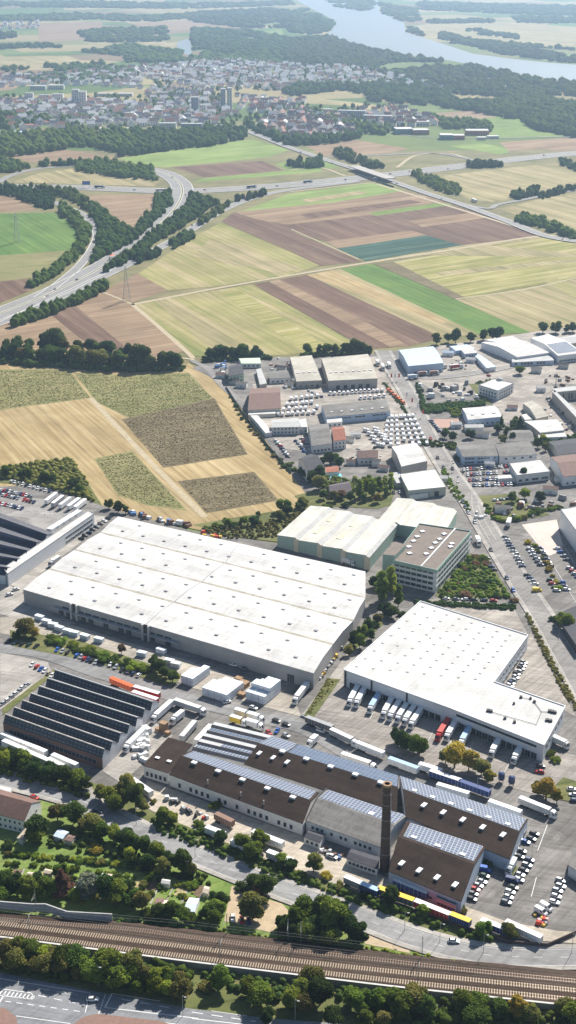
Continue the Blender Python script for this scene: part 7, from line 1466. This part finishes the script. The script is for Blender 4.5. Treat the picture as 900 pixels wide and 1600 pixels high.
# big dark belt above the stubble
grove([(x, y, random.uniform(6.5, 9.0)) for x, y in along([(2, 560), (50, 565), (100, 568), (150, 572), (200, 576), (245, 577), (285, 574)], 21, 3)]+[(x, y, random.uniform(6.5, 8.6)) for x, y in along([(5, 548), (60, 550), (120, 553), (180, 560), (235, 566)], 13, 3)], 'in the dark belt along the stubble field', leaves=('dark', 'mid', 'dark', 'mid', 'olive'))
grove([(x, y, random.uniform(2.4, 3.8)) for x, y in along([(8, 745), (50, 748), (100, 760), (140, 775)], 12, 3)]+[(8, 742, 4), (185, 800, 4.4, 'dark'), (196, 803, 3.6, 'mid'), (170, 795, 3)], 'around the upper edge of the left car park', leaves=('dark', 'mid', 'green'))
print('trees', TN[0])

# ---- masses nobody could count
def mass(name, poly, sp, R, label, leaf, hs=1.0, cards=0, sub=1, dens=1.0, z=-1.0, world=False, gaps=False):
    W_ = [G(x, y) for x, y in poly]; Pl = [(p.x, p.y) for p in W_]; x0, x1 = min(p[0] for p in Pl), max(p[0] for p in Pl); y0, y1 = min(p[1] for p in Pl), max(p[1] for p in Pl); cs = []
    nx, ny = int((x1-x0)/sp)+1, int((y1-y0)/sp)+1
    for j in range(ny):
        for i in range(nx):
            px, py = x0+(i+random.random())*sp, y0+(j+random.random())*sp
            if random.random() < dens and inside(Pl, px, py) and not (gaps and mnoise.noise(Vector((px/210, py/330, 3.1))) > .34): cs.append((px, py))
    if not cs: return
    bv, bf = (I1 if sub == 1 else I2); V, F = [], []; n = len(bv)
    for k, (px, py) in enumerate(cs):
        r_ = R*random.uniform(.6, 1.45); v = bv*rng.uniform(.72, 1.15, (n, 1))*np.array([r_, r_, r_*hs*random.uniform(.8, 1.3)]); v = v+np.array([px, py, z+r_*hs*.75]); V.append(v); F.append(bf+k*n)
    V, F = np.concatenate(V), np.concatenate(F)
    if cards:
        c = np.array(cs); m_ = len(c)*cards; k = rng.integers(0, len(c), m_); d = rng.normal(size=(m_, 3)); d /= np.linalg.norm(d, axis=1)[:, None]; d[:, 2] = np.abs(d[:, 2])
        P = np.column_stack([c[k], np.full(m_, z+R*hs*.75)])+d*np.array([R, R, R*hs])*rng.uniform(.8, 1.15, (m_, 1)); u = rng.normal(size=(m_, 3)); u /= np.linalg.norm(u, axis=1)[:, None]; w = np.cross(u, d); w /= np.linalg.norm(w, axis=1)[:, None]+1e-6; s = R*.16
        b = len(V); V = np.concatenate([V, P-u*s, P-w*s, P+u*s]); i = np.arange(m_); F = np.concatenate([F, np.stack([b+i, b+m_+i, b+2*m_+i], 1)])
    me = npmesh(name, V, F, LM[leaf]); o = link(name, me); tag(o, label, 'vegetation', kind='stuff'); return len(cs)
tot = 0
def fm(poly, lab, leaf='mid', name='woodland', f=1.0, cards=None, hs=1.15, R=None, dens=.86):
    global tot
    yy = sum(p[1] for p in poly)/len(poly); d = G(450, yy).y; sp = max(5.0, d*.0042)*f; r_ = R or max(4.0, sp*.60); hs = min(hs, 7/r_) if d > 2600 else hs
    n = mass(name, poly, sp, r_, lab, leaf, hs, (26 if d < 2600 else 0) if cards is None else cards, 1, dens, gaps=d > 3000); tot += n or 0
# motorway planting
M_ = 'trees and shrubs planted '
for poly, lab, lf in [
 ([(118, 255), (150, 250), (240, 263), (246, 283), (200, 280), (120, 268)], M_+'inside the top of the motorway loop', 'mid'),
 ([(0, 248), (40, 258), (45, 264), (20, 272), (0, 270)], M_+'at the left end of the loop', 'mid'), ([(60, 257), (118, 255), (120, 259), (60, 261)], M_+'in a thin line beyond the loop', 'dark'),
 ([(0, 290), (40, 295), (85, 308), (90, 325), (70, 328), (30, 312), (0, 303)], M_+'left of the inner ramp', 'dark'), ([(40, 290), (110, 297), (140, 316), (120, 318), (85, 303)], M_+'between motorway and inner ramp', 'mid'),
 ([(95, 318), (125, 340), (140, 358), (137, 382), (122, 405), (80, 435), (45, 455), (42, 445), (75, 425), (112, 395), (124, 375), (115, 352), (95, 335)], M_+'along the green field side of the inner ramp', 'mid'),
 ([(120, 318), (150, 322), (180, 348), (205, 363), (240, 330), (245, 305), (265, 300), (268, 320), (240, 350), (205, 380), (165, 400), (138, 415), (150, 385), (155, 360), (140, 335)], M_+'between the two curving carriageways', 'mid'),
 ([(300, 305), (318, 310), (340, 318), (300, 345), (270, 365), (225, 393), (190, 415), (165, 425), (165, 418), (215, 385), (260, 350), (290, 325)], M_+'between motorway curve and outer ramp', 'mid'),
 ([(265, 378), (300, 362), (305, 372), (270, 390)], M_+'on the outer side of the ramp', 'dark'), ([(210, 402), (255, 392), (245, 402), (215, 412)], M_+'in the narrow wedge of the outer ramp', 'dark'),
 ([(20, 500), (60, 488), (130, 462), (165, 440), (170, 452), (120, 476), (50, 503), (20, 512)], M_+'along the lower side of the motorway', 'mid'),
 ([(310, 345), (345, 325), (360, 318), (352, 330), (315, 352)], M_+'beside the brown field strip', 'mid'), ([(360, 318), (392, 305), (420, 302), (395, 312)], M_+'in a clump on the ramp verge', 'dark'),
 ([(645, 273), (660, 272), (720, 298), (715, 306), (690, 300), (650, 282)], M_+'along the country road embankment', 'mid'), ([(522, 236), (535, 235), (595, 260), (600, 264), (575, 264), (525, 245)], M_+'along the bridge approach road', 'mid'),
 ([(480, 254), (500, 248), (508, 262), (470, 263)], M_+'around the farmstead by the motorway', 'dark'), ([(450, 255), (470, 252), (470, 262), (450, 262)], M_+'around the barn by the motorway', 'dark'),
 ([(730, 255), (785, 257), (785, 261), (730, 264)], M_+'north of the dry oval field', 'dark'), ([(800, 302), (815, 300), (840, 297), (842, 305), (815, 313), (800, 308)], M_+'in clumps at the country road bend', 'dark'),
 ([(842, 306), (900, 292), (900, 297), (845, 312)], M_+'along the right country road', 'dark'), ([(815, 338), (850, 345), (860, 352), (900, 368), (900, 378), (860, 362), (800, 345)], M_+'along the straight country road', 'mid'),
 ([(872, 250), (900, 258), (900, 268), (875, 258)], M_+'at the right motorway verge', 'dark')]: fm(poly, lab, lf, 'shrubbery', f=.72, dens=.72)
# town edge woods
for poly, lab, lf, *dd in [
 ([(0, 213), (130, 207), (200, 212), (215, 232), (190, 240), (150, 232), (120, 230), (60, 240), (0, 246)], 'woodland along the lower left edge of the town', 'mid'),
 ([(165, 205), (240, 208), (300, 205), (345, 203), (385, 205), (388, 216), (330, 228), (260, 236), (190, 246), (180, 236), (190, 218)], 'woodland below the school at the town edge', 'mid'),
 ([(385, 196), (400, 200), (450, 222), (530, 212), (560, 205), (565, 215), (520, 224), (450, 229), (400, 208)], 'trees along the lower edge of the estate', 'mid'),
 ([(0, 178), (60, 184), (110, 188), (130, 200), (60, 194), (0, 205)], 'trees at the left edge below the white houses', 'mid', .4), ([(0, 106), (60, 106), (110, 102), (160, 100), (210, 112), (205, 128), (140, 130), (60, 132), (20, 122)], 'wooded quarter above the left of the town', 'mid', .42),
 ([(180, 75), (205, 70), (250, 78), (360, 88), (440, 92), (440, 103), (330, 98), (200, 98), (192, 88), (130, 82)], 'dark wood row between fields and upper town', 'mid'),
 ([(125, 52), (160, 46), (260, 44), (262, 64), (220, 66), (135, 66)], 'wood left of the small lake', 'mid'), ([(300, 44), (380, 48), (450, 60), (452, 95), (400, 95), (350, 84), (305, 86), (300, 62)], 'wood right of the small lake', 'mid'),
 ([(0, 26), (120, 22), (240, 26), (330, 20), (330, 26), (240, 34), (120, 32), (0, 34)], 'far wood strip at the upper left', 'mid'), ([(290, 20), (420, 14), (470, 20), (470, 44), (380, 44), (300, 34)], 'far wood left of the river bend', 'mid'),
 ([(0, 4), (120, 3), (300, 6), (450, 2), (460, 8), (300, 14), (100, 12), (0, 12)], 'farthest wood strip of the plain', 'mid'), ([(0, 52), (24, 52), (26, 58), (0, 62)], 'small far wood at the left edge', 'mid'), ([(0, 72), (60, 70), (100, 74), (60, 80), (0, 80)], 'thin far wood at the left edge', 'mid'),
 ([(455, 22), (472, 12), (490, 20), (522, 35), (512, 50), (480, 55), (452, 50)], 'wooded left bank of the river bend', 'mid'), ([(510, -2), (560, -2), (585, 0), (585, 12), (570, 18), (520, 10)], 'wooded river island at the top', 'mid'),
 ([(592, 6), (650, 14), (658, 32), (635, 36), (600, 22)], 'wooded spit right of the river island', 'mid'), ([(630, 40), (655, 48), (662, 58), (640, 52)], 'wooded tip on the right river bank', 'mid'),
 ([(686, 52), (740, 62), (800, 72), (900, 92), (900, 99), (860, 96), (780, 84), (720, 68), (688, 62)], 'wood strip on the right river bank', 'mid'),
 ([(730, 46), (810, 56), (812, 62), (730, 52)], 'hedge row in the far right fields', 'mid'), ([(700, 68), (760, 66), (900, 78), (900, 82), (760, 72)], 'tree row in the far right fields', 'mid'),
 ([(650, 4), (800, 8), (960, 12), (960, 26), (800, 22), (660, 16)], 'far wood on the right plain', 'mid'), ([(670, 32), (770, 32), (770, 36), (670, 37)], 'thin wood line on the right plain', 'mid'),
 ([(800, 26), (960, 30), (960, 38), (810, 36)], 'far wood at the upper right', 'mid'),
 ([(452, 62), (512, 58), (575, 77), (640, 90), (700, 98), (770, 111), (850, 126), (960, 140), (960, 160), (850, 150), (740, 140), (640, 125), (560, 108), (450, 100)], 'wide wood on the left bank of the river', 'mid'),
 ([(440, 138), (480, 132), (560, 134), (640, 128), (700, 140), (700, 165), (660, 165), (600, 160), (520, 155), (450, 152)], 'wood between upper town and estate', 'mid'),
 ([(700, 138), (770, 142), (800, 158), (770, 168), (735, 174), (690, 168), (680, 150)], 'wood above the ploughed field on the right', 'dark'),
 ([(742, 150), (850, 145), (960, 155), (960, 222), (880, 212), (845, 205), (810, 188), (745, 176)], 'broad wood at the right above the green field', 'mid'),
 ([(670, 185), (712, 190), (760, 196), (775, 208), (740, 204), (690, 200)], 'trees around the sports halls', 'mid'), ([(480, 172), (560, 196), (620, 205), (600, 212), (545, 204), (478, 184)], 'tree line along the blue grey blocks', 'mid')]:
    fm(poly, lab, lf, 'woodland', f=.9, dens=(dd or [.78])[0])
# scattered trees within the town: one loose mass
for poly, lab, d_ in (([(0, 150), (240, 150), (345, 165), (400, 190), (380, 205), (120, 205), (0, 200)], 'garden trees scattered among the houses in the left of the town', .24), ([(400, 150), (560, 160), (690, 190), (560, 214), (450, 225), (385, 195)], 'garden trees scattered through the red roofed estate', .18), ([(215, 100), (460, 98), (630, 118), (625, 140), (450, 142), (330, 142), (215, 122)], 'garden trees scattered through the upper town', .3), ([(240, 128), (340, 140), (350, 165), (250, 160)], 'trees of the park behind the towers', .4)):
    fm(poly, lab, 'mid', 'garden_trees', f=1.0, dens=d_, R=4.5)
print('mass crowns', tot)
# low growth near
for poly, lab, lf, sp, R in (([(735, 868), (760, 872), (772, 900), (798, 934), (690, 936), (684, 926), (712, 895)], 'dense thicket of green shrubs beside the office block', 'green', 2.2, 1.2),
    ([(0, 556), (110, 566), (200, 573), (290, 571), (288, 580), (200, 582), (100, 576), (0, 570)], 'dark undergrowth below the belt of trees at the stubble field', 'dark', 4, 3.0), ([(318, 560), (420, 557), (424, 562), (320, 567)], 'undergrowth below the trees at the field corner', 'dark', 3, 2.2), ([(470, 554), (580, 549), (582, 553), (470, 559)], 'undergrowth behind the cream halls', 'dark', 3, 2.2),
    ([(655, 688), (712, 694), (716, 702), (660, 698)], 'shrubs between red paving and the pale blue fronted building', 'mid', 2.2, 1.4), ([(688, 735), (696, 735), (737, 798), (730, 800), (706, 770)], 'narrow shrub strip left of the main street', 'green', 2, 1.2),
    ([(845, 690), (905, 680), (905, 690), (850, 700)], 'scrub behind the dark roofed barn', 'mid', 2.4, 1.7), ([(833, 738), (862, 742), (862, 748), (835, 746)], 'low shrubs beside the white showroom', 'olive', 2, 1.2), ([(700, 640), (718, 640), (722, 652), (706, 652)], 'shrubs left of the white roofed workshop', 'green', 2, 1.3),
    ([(742, 598), (766, 594), (770, 597), (746, 602)], 'hedge around the lawn of the office villa', 'mid', 1.8, 1.1), ([(480, 735), (530, 750), (600, 745), (612, 765), (560, 770), (500, 765)], 'mixed shrubs of the gardens around the pool', 'green', 3, 1.7), ([(600, 600), (604, 600), (640, 650), (636, 652)], 'thin hedge on the west side of the main street', 'mid', 1.8, 1.0),
    ([(800, 655), (815, 655), (818, 690), (795, 692)], 'scrub under the dark conifers', 'dark', 2.4, 1.6), ([(0, 735), (60, 722), (115, 720), (150, 785), (60, 760), (0, 748)], 'dense green scrub above the left car park', 'olive', 2.6, 1.8), ([(512, 1060), (478, 1116), (484, 1118), (526, 1064)], 'dry weeds in the wedge beside the loading yard', 'olive', 1.0, .45),
    ([(0, 1195), (60, 1207), (130, 1235), (140, 1250), (60, 1228), (0, 1212)], 'scrub on the verge of the lower road', 'mid', 2.2, 1.5), ([(235, 1275), (420, 1350), (560, 1400), (700, 1447), (770, 1470), (770, 1477), (560, 1415), (420, 1368), (240, 1298)], 'scrub along the fence above the lower road', 'mid', 2.0, 1.3),
    ([(0, 1476), (300, 1515), (300, 1565), (140, 1540), (0, 1512)], 'dense undergrowth below the retaining wall', 'mid', 2.4, 1.7), ([(300, 1516), (560, 1548), (560, 1562), (430, 1560), (330, 1540)], 'undergrowth along the foot of the retaining wall', 'dark', 2.4, 1.4), ([(560, 1552), (900, 1592), (900, 1606), (560, 1606)], 'undergrowth at the lower right corner', 'mid', 2.4, 1.7),
    ([(330, 1440), (420, 1464), (560, 1485), (700, 1500), (720, 1507), (560, 1493), (400, 1472), (320, 1460)], 'weeds along the rear edge of the railway', 'bright', 1.8, .8), ([(0, 1415), (180, 1435), (330, 1450), (330, 1458), (180, 1446)], 'dark weeds behind the noise barrier', 'dark', 2.0, 1.2),
    ([(550, 1475), (690, 1498), (680, 1504), (550, 1486)], 'bright creeper on the slope beside the lower road', 'bright', 1.5, .7), ([(655, 634), (757, 628), (759, 634), (668, 648), (660, 644)], 'clipped hedge along the front of the scrapyard', 'dark', 1.5, 1.4), ([(650, 602), (655, 600), (668, 645), (661, 645)], 'clipped hedge on the street side of the scrapyard', 'dark', 1.5, 1.4),
    ([(648, 940), (805, 947), (806, 954), (648, 945)], 'clipped hedge above the white hall', 'dark', 1.2, 1.1), ([(818, 955), (824, 958), (900, 1098), (900, 1112), (880, 1085)], 'narrow hedge between the white hall and the street', 'olive', 1.3, .9), ([(30, 1262+30), (130, 1300), (240, 1345), (330, 1372), (330, 1385), (200, 1345), (60, 1320)], 'mixed shrubs under the garden trees', 'mid', 2.6, 1.2),
    ([(0, 1360), (300, 1392), (330, 1405), (240, 1400), (0, 1385)], 'vegetable beds and low plants of the allotments', 'bright', 2.2, .5), ([(300, 826), (430, 815), (480, 795), (490, 800), (440, 840), (360, 842)], 'weeds between the stubble field and the halls', 'olive', 2.4, 1.1)):
    mass('undergrowth', poly, sp, R, lab, lf, .8, 14, 1, .8 if lf != 'bright' else .55, .05)
LM['crop'] = leaf_mat('crop_olive', (.235, .185, .10), .05); LM['crop2'] = leaf_mat('crop_green', (.235, .225, .09), .05)
for poly, lab, lf in (([(192, 657), (335, 624), (385, 709), (256, 729)], 'tall brownish green weeds in the widest crop plot', 'crop'), ([(118, 584), (200, 588), (294, 584), (330, 621), (205, 653), (152, 627)], 'yellowish green weeds at the top of the crop fields', 'crop2'),
    ([(-30, 579), (106, 579), (140, 621), (-30, 643)], 'olive crop in the upper left plot', 'crop2'), ([(149, 718), (206, 706), (289, 795), (232, 788), (187, 774)], 'green crop in the narrow middle plot', 'crop2'), ([(279, 753), (396, 739), (433, 781), (323, 800)], 'dark brownish crop in the lowest plot', 'crop')):
    mass('crop', poly, 1.2, .62, lab, lf, .45, 0, 1, .93, -.40)
# ---- parts that tell one copy from its neighbour need no more; drop helper properties
for o in C.objects:
    for k in ('_h', '_L'):
        if k in o: del o[k]
